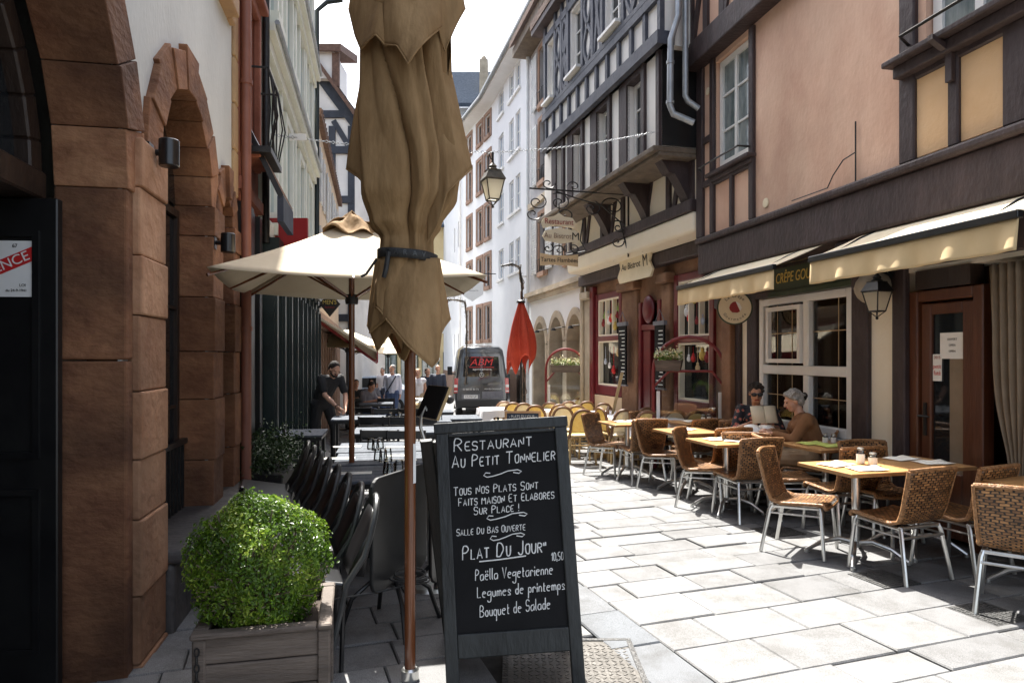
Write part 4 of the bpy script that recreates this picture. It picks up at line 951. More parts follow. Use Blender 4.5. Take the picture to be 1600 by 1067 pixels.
for y in (9.85, 10.5, 11.2, 12.1, 13.0, 13.9, 14.7): m = MB(); m.beam(FU, (y, 3.86), (y, 4.62), .12, .44, .5); m.build('apron_timber', M['timber'], tb2)
for y in (10.15, 11.05, 12.4, 13.6): m = MB(); m.beam(FU, (y+.2, 3.86), (y, 4.62), .1, .44, .49); m.build('apron_timber', M['timber'], tb2)
for y in (10.0, 11.25, 12.75):                                        # big curved brackets
    m = MB()
    for k in range(6):
        a0, a1 = k/6, (k+1)/6; f = lambda q: (.5+.48*q**1.15, 3.86+.76*q)
        (p0, z0), (p1, z1) = f(a0), f(a1)
        m.hexa([FU(y-.10, .46, z0), FU(y+.10, .46, z0), FU(y+.10, p0, z0), FU(y-.10, p0, z0), FU(y-.10, .46, z1), FU(y+.10, .46, z1), FU(y+.10, p1, z1), FU(y-.10, p1, z1)])
    m.build('bracket', M['timber'], tb2)
m = MB(); m.fb(FU, BR-.02, BL, .4, 1.14, 4.60, 4.68); m.fb(FU, BR-.02, BL, .4, 1.06, 4.54, 4.60); m.build('window_ledge', M['oldwood'], tb2, mods=[BEV(.012, 1)])
# windowed storey
wy = [(10.3, 10.82), (11.5, 12.0), (12.68, 13.14), (13.68, 14.06)]
m = MB(); wall(m, FU, BR, BL-.05, 4.68, 6.02, [(a, b, 4.7, 5.95) for a, b in wy], d=1.0, t=.2, back=2.6); m.build('upper_wall', M['infill'], tb2)
m = MB()
for a, b in wy:
    m.fb(FU, a-.1, a, .97, 1.05, 4.68, 6.02); m.fb(FU, b, b+.27, .97, 1.03, 4.68, 6.02); m.fb(FU, a, b, .9, 1.04, 5.93, 6.02)
m.fb(FU, BR, BR+.09, .97, 1.05, 4.68, 6.02); m.build('timber_frame', M['timber'], tb2)
for i, (a, b) in enumerate(wy):
    window(tb2, FU, a+.02, b-.02, 4.72, 5.92, .9, 'white', 'glass', 2, 3, .05)
# timber storey above
m = MB(); wall(m, FU, 9.6, BL-.25, 6.02, 8.75, [(12.55, 13.1, 6.98, 8.2), (14.0, 14.45, 6.98, 8.2), (10.9, 11.5, 6.98, 8.2)], d=1.06, t=.15, back=2.7); m.build('upper_wall', M['infill'], tb2)
m = MB(); d0, d1 = 1.04, 1.11
m.fb(FU, 9.58, BL-.23, .9, 1.16, 6.02, 6.2); m.fb(FU, 9.59, BL-.24, d0, d1+.02, 6.66, 6.78); m.fb(FU, 9.59, BL-.24, d0, d1+.01, 6.8, 6.88); m.fb(FU, 9.59, BL-.24, d0, d1, 8.25, 8.4)
for y in [9.64+.44*i for i in range(12)]: m.beam(FU, (y, 6.2), (y, 6.66), .085, d0, d1)
for y in (9.66, 10.15, 10.8, 11.6, 12.0, 12.47, 13.2, 13.55, 13.92, 14.55): m.beam(FU, (y, 6.88), (y, 8.7), .10, d0, d1)
for y in (10.2, 11.65, 13.25): m.beam(FU, (y, 6.9), (y+.3, 8.25), .085, d0+.003, d1-.008); m.beam(FU, (y+.3, 6.9), (y, 8.25), .085, d0+.004, d1-.01)
def curl(y, z0, z1, s):
    P = [(y+s*.16*math.cos(math.pi*(.5+k/8)), z0+(z1-z0)*k/8) for k in range(9)]
    for p, q in zip(P, P[1:]): m.beam(FU, p, q, .07, d0+.002, d1-.006)
for y in (9.92, 10.5, 12.22, 13.38, 13.75): curl(y, 6.9, 7.55, 1); curl(y+.02, 6.9, 7.55, -1); curl(y, 7.55, 8.25, -1); curl(y+.02, 7.55, 8.25, 1)
m.build('timber_frame', M['bluetimber'], tb2)
for a, b in ((12.55, 13.1), (14.0, 14.45), (10.9, 11.5)): window(tb2, FU, a, b, 6.98, 8.2, .98, 'white', 'glass', 2, 3, .05)
for a, b in ((12.5, 13.15), (13.95, 14.5), (10.85, 11.55)): m = MB(); m.fb(FU, a, b, 1.06, 1.2, 6.93, 6.98); m.build('window_sill', M['white'], tb2)
roof(tb2, FU, 9.5, BL+.1, -3, 12.6, 1.28, 8.72, .16)
m = MB(); m.fb(FU, 9.5, BL+.08, 1.0, 1.26, 8.6, 8.72); m.build('soffit', M['timber'], tb2)
m = MB(); m.fb(FB, BR-.03, BR-.003, -2., 1.0, 4.57, 8.5); m.fb(FB, BR-.03, BR-.003, -2., .45, 3.7, 4.56); m.build('side_cladding', M['shopblack'], tb2)
def wp(px, py, y): return V((px-800)/1067*y, y, CAMZ-(py-556)/1067*y)
a = [wp(1060, -220, 9.2), wp(1060, 25, 9.2), wp(1048, 62, 9.2), wp(1047, 165, 9.2), wp(1052, 178, 9.2), wp(1084, 192, 9.2)]
pipe(tb2, a, .045, 'zinc', brackets=[wp(1047.5, 98, 9.2), wp(1047, 160, 9.2)])
pipe(tb2, [wp(1071, -220, 9.25), wp(1071, 150, 9.25), wp(1075, 158, 9.25), wp(1092, 170, 9.25)], .04, 'zinc')
# bistro sign on the fascia
BT = -FB.t
t = thing('fascia_sign', 'small cream scroll-edged sign fixed to the beam over the red bistro door', 'sign', FB(12.1, .2, 3.0))
m = MB(); pr = [(11.52, 2.98), (12.72, 2.98), (12.80, 3.1), (12.68, 3.25), (12.76, 3.42), (12.3, 3.47), (11.9, 3.47), (11.48, 3.42), (11.56, 3.25), (11.44, 3.1)]
m.poly([FB(y, .22, z) for y, z in pr], FB.o*.04); m.build('board', M['signcream'], t)
text('lettering', 'Au Bistrot', FB(12.25, .262, 3.25), BT, NU, .12, M['ink'], t, .003, .78); text('emblem', 'M', FB(11.7, .262, 3.27), BT, NU, .22, M['ink'], t, .003, .2, shear=-.2)
# menu boards at the bistro door
for y, z0, z1, lab in ((12.72, 1.12, 2.2, 'tall dark menu board on the pillar left of the bistro door'), (11.3, 1.12, 2.15, 'tall dark menu board hung right of the bistro door')):
    t = thing('menu_board', lab, 'menu board', FB(y, .1, z0), 0, 'menu boards at the bistro door')
    m = MB(); m.fb(FB, y-.16, y+.16, .18, .21, z0, z1); m.build('board', M['slateboard'], t)
    m = MB()
    for i in range(14):
        zz = z1-.1-i*.068; L = random.uniform(.1, .24)
        m.fb(FB, y-.12, y-.12+L, .211, .213, zz, zz+.014)
    m.build('handwriting', M['chalk'], t)
    m = MB(); m.fb(FB, y-.19, y+.19, .17, .225, z1, z1+.07); m.tube([FB(y-.15, .2, z1+.07), FB(y, .2, z1+.26), FB(y+.15, .2, z1+.07)], .006, 5); m.build('top_rail', M['greycloth'], t); m = MB(); m.fb(FB, y-.18, y+.18, .17, .22, z0-.03, z0); m.build('bottom_rail', M['greycloth'], t)
# wrought iron hanging sign
t = thing('hanging_sign', 'wrought iron bracket sign with two cream scroll panels on the blue timbered house', 'sign', FB(11.9, .5, 3.8))
HB = lambda d, z: FB(11.9, .5+d*1.3, z)
HS = lambda d, z: FB(11.9, 1.74+(d-.95)*.9, 3.6+(z-3.6)*.95)
m = MB(); m.tube([HB(-.02, 3.35), HB(-.02, 4.55)], .016, 6); m.tube([HB(0, 4.42), HB(1.35, 4.42)], .014, 6)
def spiral(c0, c1, r, a0, turns, sgn=1):
    m.tube([HB(c0+r*(1-k/26)*math.cos(a0+sgn*turns*6.283*k/26), c1+r*(1-k/26)*math.sin(a0+sgn*turns*6.283*k/26)) for k in range(25)], .011, 5)
m.tube([HB(0, 3.5), HB(.1, 3.95), HB(.35, 4.2), HB(.7, 4.3), HB(1.0, 4.4)], .013, 6)
for q in ((.2, 4.2, .17, 0, 1.5), (.12, 3.85, .12, 1, 1.4), (.5, 4.15, .13, 2, 1.5), (.14, 3.6, .1, 3, 1.3), (.95, 4.22, .16, 1, 1.6), (1.25, 4.2, .14, 2, 1.5), (.75, 4.5, .09, 0, 1.3), (1.1, 4.52, .1, 3, 1.4), (.85, 4.0, .12, 0, 1.3), (1.3, 4.0, .12, 3, 1.3)): spiral(*q)
m.tube([HB(.62, 3.95), HB(.66, 3.6), HB(.58, 3.42), HB(.85, 3.34)], .012, 6); m.tube([HB(.95, 4.2), HB(.95, 3.9)], .009, 5); m.tube([HB(.95, 3.55), HB(.95, 3.33)], .009, 5)
for q in ((.95, 3.42, .09, 0, 1.4), (1.1, 3.44, .08, 2, 1.3), (.75, 3.44, .08, 1, 1.3)): spiral(*q)
m.build('scrollwork', M['iron'], t, smooth=True)
ht = -FB.o
m = MB(); m.poly([HS(d, z) for d, z in ((.65, 3.80), (.62, 3.9), (.68, 3.98), (.85, 4.0), (.95, 4.06), (1.05, 4.0), (1.24, 3.96), (1.3, 3.88), (1.26, 3.78), (1.0, 3.84))], V(.2, -.98, 0)*.015)
m.poly([HS(d, z) for d, z in ((.56, 3.58), (.54, 3.68), (.6, 3.76), (.95, 3.80), (1.22, 3.74), (1.28, 3.64), (1.22, 3.56), (.9, 3.52))], V(.2, -.98, 0)*.015); m.build('panel', M['signcream'], t)
nn = V(.26, -.965, 0); ht = V(.965, .26, 0)
text('lettering', 'Restaurant', HS(.95, 3.9)+nn*.03, ht, NU, .095, M['inkred'], t, .003, .5); text('lettering', 'Au Bistrot', HS(.98, 3.65)+nn*.03, ht, NU, .09, M['brownstone'], t, .003, .48); text('emblem', 'M', HS(.63, 3.65)+nn*.03, ht, NU, .13, M['ink'], t, .003, .12)
t = thing('hanging_board', 'tan wooden board hanging below the wrought iron bracket sign', 'sign', HS(.95, 3.1))
m = MB(); m.poly([HS(d, z)+nn*.01 for d, z in ((.58, 3.12), (.58, 3.34), (.8, 3.31), (1.1, 3.31), (1.32, 3.34), (1.32, 3.12), (1.1, 3.14), (.8, 3.14))], nn*.02); m.build('board', M['signtan'], t)
text('lettering', 'Tartes Flambées', HS(.95, 3.225)+nn*.033, ht, NU, .075, M['ink'], t, .003, .66)
# ------------------------------------------------------------------ right: grey shuttered house with arcade
FG = Fr(5.197, -.238, 1)
tg2 = thing('grey_shuttered_house', 'grey house with shuttered windows over three pointed stone arches', 'house', FG(17, 0, gz(17)))
ga = [(15.12, 16.22, 2.0), (16.5, 17.62, 2.0), (17.98, 19.1, 1.95)]
gw = [(y, y+.62, z0, z1) for (z0, z1) in ((3.9, 5.45), (6.35, 8.0), (8.45, 9.95)) for y in (15.8, 18.0)]
m = MB(); wall(m, FG, 14.95, 19.7, 3.3, 10.4, gw, t=.2, back=2.); m.build('upper_wall', M['greywall'], tg2)
m = MB(); wall(m, FG, 14.95, 19.7, -1., 3.3, [(a, b, -1., z+(b-a)*.55) for a, b, z in ga], t=.35, back=2.)
for a, b, z in ga:
    P = [(a+(b-a)*k/12, z+(b-a)*.55*(1-abs(2*k/12-1)**1.9)**.62) for k in range(13)]; top = z+(b-a)*.55
    for (y0, z0), (y1, z1) in zip(P, P[1:]): m.add([FG(y0, 0, z0), FG(y1, 0, z1), FG(y1, 0, top), FG(y0, 0, top)], [(0, 1, 2, 3)])
m.build('ground_wall', M['whitewall'], tg2)
m = MB()
for a, b, z in ga:
    P = [(a+(b-a)*k/12, z+(b-a)*.55*(1-abs(2*k/12-1)**1.9)**.62) for k in range(13)]; c = (a+b)/2
    for k, ((y0, z0), (y1, z1)) in enumerate(zip(P, P[1:])):
        o = lambda y, zz: (c+(y-c)*1.28, z+(zz-z)*1.2+.04)
        q = [(y0, z0), (y1, z1), o(y1, z1), o(y0, z0)]; m.hexa([FG(y, -.34, zz) for y, zz in q]+[FG(y, .05, zz) for y, zz in q])
    for s0, s1 in ((a-.14, a+.01), (b-.01, b+.14)): m.fb(FG, s0, s1, -.34, .05, -1, z)
m.build('arch_stones', M['stone'], tg2)
m = MB(); m.fb(FG, 15, 19.6, -.36, -.3, -1, 2.65); m.build('arch_glass', M['glass'], tg2)
m = MB(); m.fb(FG, 14.95, 19.72, 0, .16, 3.3, 3.42); m.fb(FG, 14.95, 19.72, 0, .1, 3.18, 3.3); m.fb(FG, 14.95, 19.72, 0, .1, 5.8, 5.95); m.build('cornice', M['stone'], tg2)
m = MB(); m.fb(FG, 14.9, 19.75, 0, .5, 10.2, 10.45); m.build('eave', M['oldwood'], tg2)
for a, b, z0, z1 in gw:
    window(tg2, FG, a, b, z0, z1, -.1, 'darkwood', 'glass', 2, 3); m = MB(); frame(m, FG, a, b, z0, z1, .12, 0, .04, .06); m.build('window_surround', M['brownstone'], tg2)
    shutter(tg2, FG, a-.62, a-.13, z0, z1, .05); shutter(tg2, FG, b+.13, b+.62, z0, z1, .05)
    m = MB()
    for k in range(8): m.tube([FG(a+k*(b-a)/7, .06, z0), FG(a+k*(b-a)/7, .06+.04*math.sin(k), z0+.36)], .009, 5)
    m.tube([FG(a, .06, z0+.36), FG(b, .06, z0+.36)], .012, 5); m.build('balcony_rail', M['iron'], tg2)
roof(tg2, FG, 14.9, 19.75, -3, 13.4, .6, 10.45, .16); pipe(tg2, [FG(19.6, .08, -.5), FG(19.6, .08, 10.2)], .05, 'shutter'); pipe(tg2, [FG(15.0, .09, -.3), FG(15.0, .09, 3.2)], .05, 'stone')
for y in (16.36, 17.8, 15.1): m = MB(); m.tube([FG(y, .0, 2.35), FG(y, .3, 2.3)], .012, 5); m.lathe([(.07, -.03), (.04, .03)], FG(y, .32, 2.28), 8); m.build('arch_lamp', M['iron'], tg2)
# ------------------------------------------------------------------ right: long white building following the bend
tw = thing('white_building', 'long white building with brown framed windows curving along the street', 'building', (0, 24, gz(24)))
FW = Fr(6.92, -.247, 1); yb1 = 31.5
FW2 = Fr(6.92-.247*yb1+.342*yb1, -.342, 1); yb2 = 36.8
FW3 = Fr(FW2.c-.342*yb2+.2*yb2, -.2, 1)
def zs(z, s): return CAMZ+(z-CAMZ)*s
rowsA = [(4.26, 5.28), (6.16, 7.24), (8.0, 9.2), (9.86, 10.7)]; rowsA = [(zs(a, 1.285), zs(b, 1.285)) for a, b in rowsA]
HA = [(y, y+w_, z0, z1) for z0, z1 in rowsA for y, w_ in ((26.7, .75), (27.75, .75), (29.5, .95))]
m = MB(); wall(m, FW, 20.5, yb1, -1.2, 13.5, HA, t=.15, back=3.)
rowsB = [(2.25, 3.5), (4.2, 5.35), (6.0, 7.2), (7.9, 9.1), (9.75, 10.5)]; rowsB = [(zs(a, 1.285), zs(b, 1.285)) for a, b in rowsB]
HB_ = [(y, y+.8, z0, z1) for z0, z1 in rowsB for y in (31.9, 33.2, 35.0)]
wall(m, FW2, yb1, yb2, -1.2, 13.5, HB_, t=.15, back=3.)
HC = [(y, y+.5, z0, z1) for z0, z1 in ((1.6, 2.9), (4.8, 6.2), (7.8, 9.2)) for y in (37.4, 38.3, 40.2)]
wall(m, FW3, yb2, 48, -1.2, 13.5, HC, t=.15, back=3.); m.build('facade_wall', M['whitewall'], tw)
for a, b, z0, z1 in HA: window(tw, FW, a, b, z0, z1, -.06, 'white', 'skyglass', 2, 2, .05); 
for a, b, z0, z1 in HB_: window(tw, FW2, a, b, z0, z1, -.08, 'brownstone', 'glass', 2, 2, .06)
for a, b, z0, z1 in HC: window(tw, FW3, a, b, z0, z1, -.08, 'white', 'glass', 2, 1, .04)
for a, b, z0, z1 in HB_: m = MB(); frame(m, FW2, a, b, z0, z1, .16, 0, .05, .06); m.build('window_surround', M['brownstone'], tw)
for a, b, z0, z1 in HA: m = MB(); m.fb(FW, a-.1, b+.1, 0, .09, z0-.1, z0); m.build('window_sill', M['white'], tw)
m = MB(); m.fb(FW, 20.5, yb1, 0, .04, -1.2, 1.1); m.fb(FW2, yb1, yb2, 0, .04, -1.2, .9); m.fb(FW3, yb2, 48, 0, .04, -1.2, .7); m.build('base_course', M['brownstone'], tw)
for i, y in enumerate((23.5, 25.0, 26.5, 28.2)): m = MB(); m.fb(FW, y, y+.6, .03, .05, -.7, 1.0 if i < 2 else .9); m.build('ground_opening', M['glass'], tw)
m = MB()
for F_, a, b in ((FW, 20.4, yb1+.05), (FW2, yb1-.05, yb2+.05), (FW3, yb2-.05, 48)):
    m.hexa([F_(a, 0, 13.34), F_(b, 0, 13.34), F_(b, .56, 13.4), F_(a, .56, 13.4), F_(a, 0, 13.55), F_(b, 0, 13.55), F_(b, .6, 13.55), F_(a, .6, 13.55)])
m.build('eave', M['white'], tw)
m = MB()
for F_, a, b in ((FW, 20.4, yb1+.05), (FW2, yb1-.05, yb2+.05), (FW3, yb2-.05, 48)): m.tube([F_(a, .66, 13.5), F_(b, .66, 13.5)], .08, 8)
m.build('gutter', M['zinc'], tw)
for F_, a, b in ((FW, 20.4, yb1+.05), (FW2, yb1-.05, yb2+.05), (FW3, yb2-.05, 48)): roof(tw, F_, a, b, -3, 15.0, .65, 13.58, .12, 'slate')
pipe(tw, [FW3(37.0, .1, -1), FW3(37.0, .1, 13.3)], .06, 'white')
# ------------------------------------------------------------------ wicker chair (faces +Y)
def wicker_chair():
    t = thing('wicker_chair', 'wicker chair', 'chair'); W = .43
    def prof(v):                        # seat front -> back top
        P = [(.235, .41), (.22, .44), (.05, .43), (-.12, .418), (-.19, .44), (-.225, .52), (-.26, .67), (-.295, .825)]
        k = v*(len(P)-1); i = min(int(k), len(P)-2); f = k-i
        return P[i][0]*(1-f)+P[i+1][0]*f, P[i][1]*(1-f)+P[i+1][1]*f
    def sh(u, v):
        y, z = prof(v); wd = W*(.98+.03*math.sin(v*3)) if v < .6 else W*(.99+.26*(v-.6))
        b = max(0, (v-.55)/.45)
        return V((u-.5)*wd, y-.035*b*math.sin(math.pi*u)+.0, z-.012*math.sin(math.pi*u)*(1-b)+.012*b*math.sin(math.pi*u))
    m = MB(); m.grid(lambda u, v: sh(u, v*.58), 12, 14); m.build('seat', M['wicker'], t, smooth=True, local=True, mods=[SOL(.022)])
    m = MB(); m.grid(lambda u, v: sh(u, .58+v*.42), 12, 14); m.build('backrest', M['wicker'], t, smooth=True, local=True, mods=[SOL(.022)])
    m = MB()
    for u in (0, 1): m.tube([sh(u, k/26) for k in range(27)], .0155, 7)
    m.tube([sh(k/10, 1) for k in range(11)], .016, 7); m.tube([sh(k/10, 0) for k in range(11)], .015, 7); m.build('edge_wrap', M['wickeredge'], t, smooth=True, local=True)
    x = W/2-.012
    for s in (-1, 1):
        m = MB(); m.tube([V(s*(x-.05), .17, .41), V(s*(x-.01), .19, .405), V(s*x, .20, .375), V(s*(x+.03), .23, 0)], .0155, 8); m.build('leg', M['alu'], t, smooth=True, local=True)
        m = MB(); m.tube([V(s*(x-.05), -.17, .395), V(s*(x-.01), -.19, .39), V(s*x, -.205, .355), V(s*(x+.03), -.27, 0)], .0155, 8); m.build('leg', M['alu'], t, smooth=True, local=True)
    m = MB()
    for s in (-1, 1): m.tube([V(s*(x-.01), .19, .40), V(s*(x-.01), -.19, .385)], .0125, 7); m.tube([V(s*x, .205, .34), V(s*x, -.215, .33)], .008, 6)
    m.tube([V(-x, -.19, .39), V(x, -.19, .39)], .0145, 7); m.tube([V(-x, -.218, .325), V(x, -.218, .325)], .011, 6); m.tube([V(-x, .19, .40), V(x, .19, .40)], .012, 7)
    m.build('seat_frame', M['alu'], t, smooth=True, local=True)
    return t
def wood_table(sz=.62):
    t = thing('cafe_table', 'table', 'table'); h = sz/2
    m = MB(); m.box(-h, h, -h, h, .722, .748); m.build('table_top', M['tabletop'], t, local=True, mods=[BEV(.006, 2)])
    m = MB()
    for a in range(4):
        T = Matrix.Rotation(R(90*a), 4, 'Z'); m.box(-h-.003, h+.003, -h-.004, -h+.001, .718, .744, T)
    m.build('edge_strip', M['tableedge'], t, local=True)
    m = MB(); m.lathe([(.032, .10), (.032, .715)], n=16); m.lathe([(.11, .71), (.11, .72)], n=4); m.build('column', M['alu'], t, smooth=True, local=True)
    for a in range(4):
        T = Matrix.Rotation(R(45+90*a), 4, 'Z'); m = MB()
        m.tube([T @ V(.02, 0, .13), T @ V(.12, 0, .145), T @ V(.25, 0, .105), T @ V(.37, 0, .022)], [.021, .02, .018, .016], 8); m.lathe([(.02, 0), (.02, .02)], T @ V(.37, 0, 0), 10)
        m.build('foot', M['alu'], t, smooth=True, local=True)
    return t
WC = wicker_chair(); WT = wood_table()
TR = R(-19.4)
def face(x, y): return math.atan2(-x, y)          # rotation that turns +Y to (x,y)
AW = (-.331, .944); CR = (.944, .331)
def cg(x, y): return (x, y, gz(y))
GC = 'wicker chairs of the creperie'
for (x, y, f, lab) in (
    (2.46, 5.80, (.80, -.60), 'wicker chair at the street end of the nearest oak table'),
    (2.93, 5.20, (-.36, .93), 'wicker chair with its back to us at the nearest oak table'),
    (3.47, 5.30, (-.42, .9), 'wicker chair on the near side, second from the street at the nearest tables'),
    (3.37, 6.22, (.1, -1), 'wicker chair facing us behind the table with glass shakers'),
    (3.30, 4.42, (.62, .78), 'wicker chair with its back to us pulled up in front of the tied drape'),
    (2.38, 6.98, (-.25, .97), 'wicker chair with its back to us standing clear in the sun, second row'),
    (2.13, 7.5, (.85, -.5), 'wicker chair turned sideways at the left of the second oak table'),
    (2.40, 7.93, (-.3, .95), 'wicker chair behind the second oak table, back towards us'),
    (1.90, 8.55, (.85, -.5), 'wicker chair turned sideways at the left of the third oak table'),
    (1.70, 8.98, (-.2, .98), 'wicker chair with its back to us in the farthest row, beside the yellow chairs'),
    (1.36, 9.62, (.8, -.6), 'wicker chair turned sideways at the far left end of the creperie row'),
    (2.42, 8.98, (-.3, .95), 'wicker chair before the far table with the two shakers'),
    (2.05, 10.05, (.2, -1), 'dark wicker chair facing us beyond the far table'),
    (2.86, 8.82, (.1, .99), 'wicker chair just left of the woman in sunglasses'),
    (2.56, 7.45, (.35, .93), 'empty wicker chair in front of the two women'),
    (3.02, 8.50, (-.08, -1), 'wicker chair carrying the woman in sunglasses'),
    (3.22, 7.52, (-.80, .30), 'wicker chair carrying the grey haired woman'),
    (2.80, 6.92, (.95, -.1), 'wicker chair left of the table with green napkins'),
    (3.06, 6.36, (-.25, .97), 'wicker chair with its back to us at the table with green napkins')):
    place(WC, cg(x, y), face(*f), lab, GC)
GT_ = 'oak tables of the creperie'
TBL = dict(near=(2.80, 5.56), near2=(3.40, 5.77), second=(2.28, 7.25), third=(2.12, 8.22), far=(1.58, 9.35), inner=(2.55, 9.45), women=(2.80, 8.0), green=(3.16, 6.88), edge=(3.78, 4.78))
for k, lab in (('near', 'nearest oak table, its street half with the glass shakers'), ('near2', 'oak table pushed against the nearest one on its wall side'), ('second', 'oak table in the second row with open napkins in the sun'),
    ('third', 'oak table in the third row from the viewer along the street'), ('far', 'farthest oak table beside the yellow chairs'), ('inner', 'oak table near the red framed glass screen'),
    ('women', 'oak table where the two women read'), ('green', 'oak table with green napkins beside the grey haired woman'), ('edge', 'oak table nearest the tied drape, only its corner showing')):
    place(WT, cg(*TBL[k]), R(15), lab, GT_)
# napkins, shakers, books
def napkin(x, y, rz, m_, lab, grp, z=.752, s=.13):
    t = MB(); T = Matrix.Translation((x, y, gz(y)+z)) @ Matrix.Rotation(rz, 4, 'Z')
    t.grid(lambda u, v: T @ V((u-.5)*2*s, (v-.5)*1.4*s, .004+.012*abs(math.sin(u*5+v*3))*(u+v)/2), 10, 8)
    return tag(t.build('napkin', M[m_], None, smooth=True, mods=[SOL(.003)]), lab, 'napkin', grp)
k = 0
for (x, y, rz, lab) in ((2.66, 5.60, .5, 'cream paper napkin at the left corner of the nearest table'), (2.80, 5.38, 0.1, 'cream paper napkin in front of the glass shakers'), (3.38, 5.92, .4, 'cream paper napkin at the back of the nearest tables, wall side'), (3.52, 5.70, .1, 'cream paper napkin at the wall end of the nearest tables'),
    (2.2, 7.3, .3, 'sunlit napkin on the second row table, left one'), (2.36, 7.2, 1., 'sunlit napkin on the second row table, right one'), (2.08, 8.25, .6, 'sunlit napkin on the third row table'), (1.55, 9.4, .2, 'sunlit napkin on the farthest oak table'), (2.5, 9.45, .2, 'napkin on the oak table near the glass screen')):
    napkin(x, y, rz, 'napkin', lab, 'paper napkins on the oak tables')
napkin(3.06, 6.95, .3, 'greennapkin', 'green napkin farther from us beside the salt shakers', 'green napkins'); napkin(3.18, 6.76, .2, 'greennapkin', 'green napkin nearer to us beside the salt shakers', 'green napkins')
def shaker(x, y, h, lab, m_='clear', fill=.62, r=.028):
    t = thing('shaker', lab, 'shaker', (x, y, gz(y)+.749), 0, 'shakers on the oak tables')
    m = MB(); m.lathe([(r*.98, h*fill+.001), (r, h*.63), (r*.72, h*.78), (r*.72, h*.86)], n=14); m.build('jar', M['clear'], t, smooth=True, local=True)
    m = MB(); m.lathe([(r*.9, .004), (r*.96, .01), (r*.96, h*fill)], n=12); m.build('contents', M['ceramic'], t, local=True)
    m = MB(); m.lathe([(r*.78, h*.86), (r*.78, h*.97), (r*.5, h)], n=12); m.build('lid', M['alu'], t, smooth=True, local=True)
    return t
shaker(2.90, 5.68, .135, 'tall glass shaker with a spout lid on the nearest table', r=.034); shaker(2.96, 5.60, .105, 'short round glass shaker on the nearest table', r=.036)
shaker(3.22, 7.02, .10, 'left salt shaker beside the green napkins'); shaker(3.30, 7.01, .10, 'right salt shaker beside the green napkins')
shaker(2.66, 9.5, .10, 'left salt shaker on the far table by the glass screen'); shaker(2.74, 9.5, .11, 'right salt shaker on the far table by the glass screen')
# ------------------------------------------------------------------ yellow bistro chairs and white tables
def cane_chair(back):
    t = thing('cane_chair', 'chair', 'chair')
    def bk(u, v):
        a = (u-.5)*2; top = .5+.36*math.sqrt(max(0, 1-abs(a)**2.6))
        return V(a*.205, -.2-.05*v-.03*math.cos(a*1.5), .5+(top-.5)*v)
    m = MB(); m.grid(bk, 14, 10); m.build('backrest', M[back], t, smooth=True, local=True, mods=[SOL(.014)])
    m = MB(); m.tube([V(-.21, -.19, .42)]+[bk(k/16, 1) for k in range(17)]+[V(.21, -.19, .42)], .024, 7); m.build('back_rim', M['canebrown'], t, smooth=True, local=True)
    m = MB(); m.grid(lambda u, v: V((u-.5)*.42*(1-.1*(1-v)), (v-.5)*.42, .455-.01*math.sin(math.pi*u)), 8, 8); m.build('seat', M[back], t, smooth=True, local=True, mods=[SOL(.02)])
    m = MB(); m.tube([V(-.2, -.2, .445), V(.2, -.2, .445), V(.21, .2, .445), V(-.21, .2, .445)], .02, 7, closed=True); m.tube([V(-.19, -.21, .25), V(.19, -.21, .25)], .011, 6); m.tube([V(-.2, .2, .25), V(.2, .2, .25)], .011, 6)
    for s in (-1, 1): m.tube([V(s*.2, .2, .22), V(s*.2, -.21, .22)], .011, 6)
    m.build('seat_frame', M['cane'], t, smooth=True, local=True)
    for x, y, dx, dy in ((-.19, -.2, -.02, -.05), (.19, -.2, .02, -.05), (-.2, .2, -.01, .02), (.2, .2, .01, .02)):
        m = MB(); m.tube([V(x, y, .44), V(x+dx, y+dy, 0)], .017, 7); m.build('leg', M['cane'], t, smooth=True, local=True)
    return t
YC = cane_chair('yellow'); PC = cane_chair('pale')
GY = 'cane chairs of the bistro'
def at(px, y): return ((px-800)/1067*y, y, gz(y))
for p, px, y, f, lab in ((YC, 906, 10.9, (-.1, 1), 'yellow cane chair nearest to us, standing alone with its back to us'),
    (YC, 925, 11.6, (-1, .1), 'yellow cane chair tucked just behind the nearest yellow one'), (PC, 878, 12.0, (0, 1), 'pale cane chair with rounded back left of the nearest yellow one'),
    (YC, 902, 12.5, (.1, 1), 'yellow cane chair in the middle of the cluster, back to us'), (PC, 873, 13.0, (0, 1), 'pale cane chair half hidden in the middle of the cluster'),
    (YC, 862, 14.0, (.2, 1), 'yellow cane chair left in the cluster beside the white cloths'), (PC, 885, 14.6, (-.1, 1), 'pale cane chair at the back of the cluster under the flower box'),
    (YC, 915, 14.6, (0, 1), 'yellow cane chair at the back near the pillar'), (PC, 940, 13.6, (0, 1), 'pale cane chair before the left red window'), (YC, 906, 15.6, (0, -1), 'farthest yellow cane chair by the arcade'),
    (YC, 838, 12.6, (.1, 1), 'yellow cane chair behind the small slate board, right one'), (PC, 818, 13.6, (0, 1), 'pale cane chair behind the small slate board, middle one'), (YC, 804, 13.9, (.1, 1), 'yellow cane chair beside the van, back to us'), (PC, 790, 14.6, (.1, 1), 'leftmost pale cane chair in front of the van'),
    (YC, 960, 11.3, (.9, .4), 'yellow cane chair turned sideways by the tan folding post'), (PC, 975, 10.9, (.1, 1), 'pale cane chair before the red bistro door'), (YC, 1003, 10.4, (-.1, 1), 'yellow cane chair against the red steel arch'), (PC, 1001, 11.6, (-.2, 1), 'pale cane chair near the bistro pillar'),
    (PC, 1046, 10.6, (-.1, 1), 'pale cane chair behind the glass screen, left one'), (YC, 1078, 10.4, (-.1, 1), 'yellow cane chair behind the glass screen, right one')):
    place(p, at(px, y), face(*f), lab, GY)
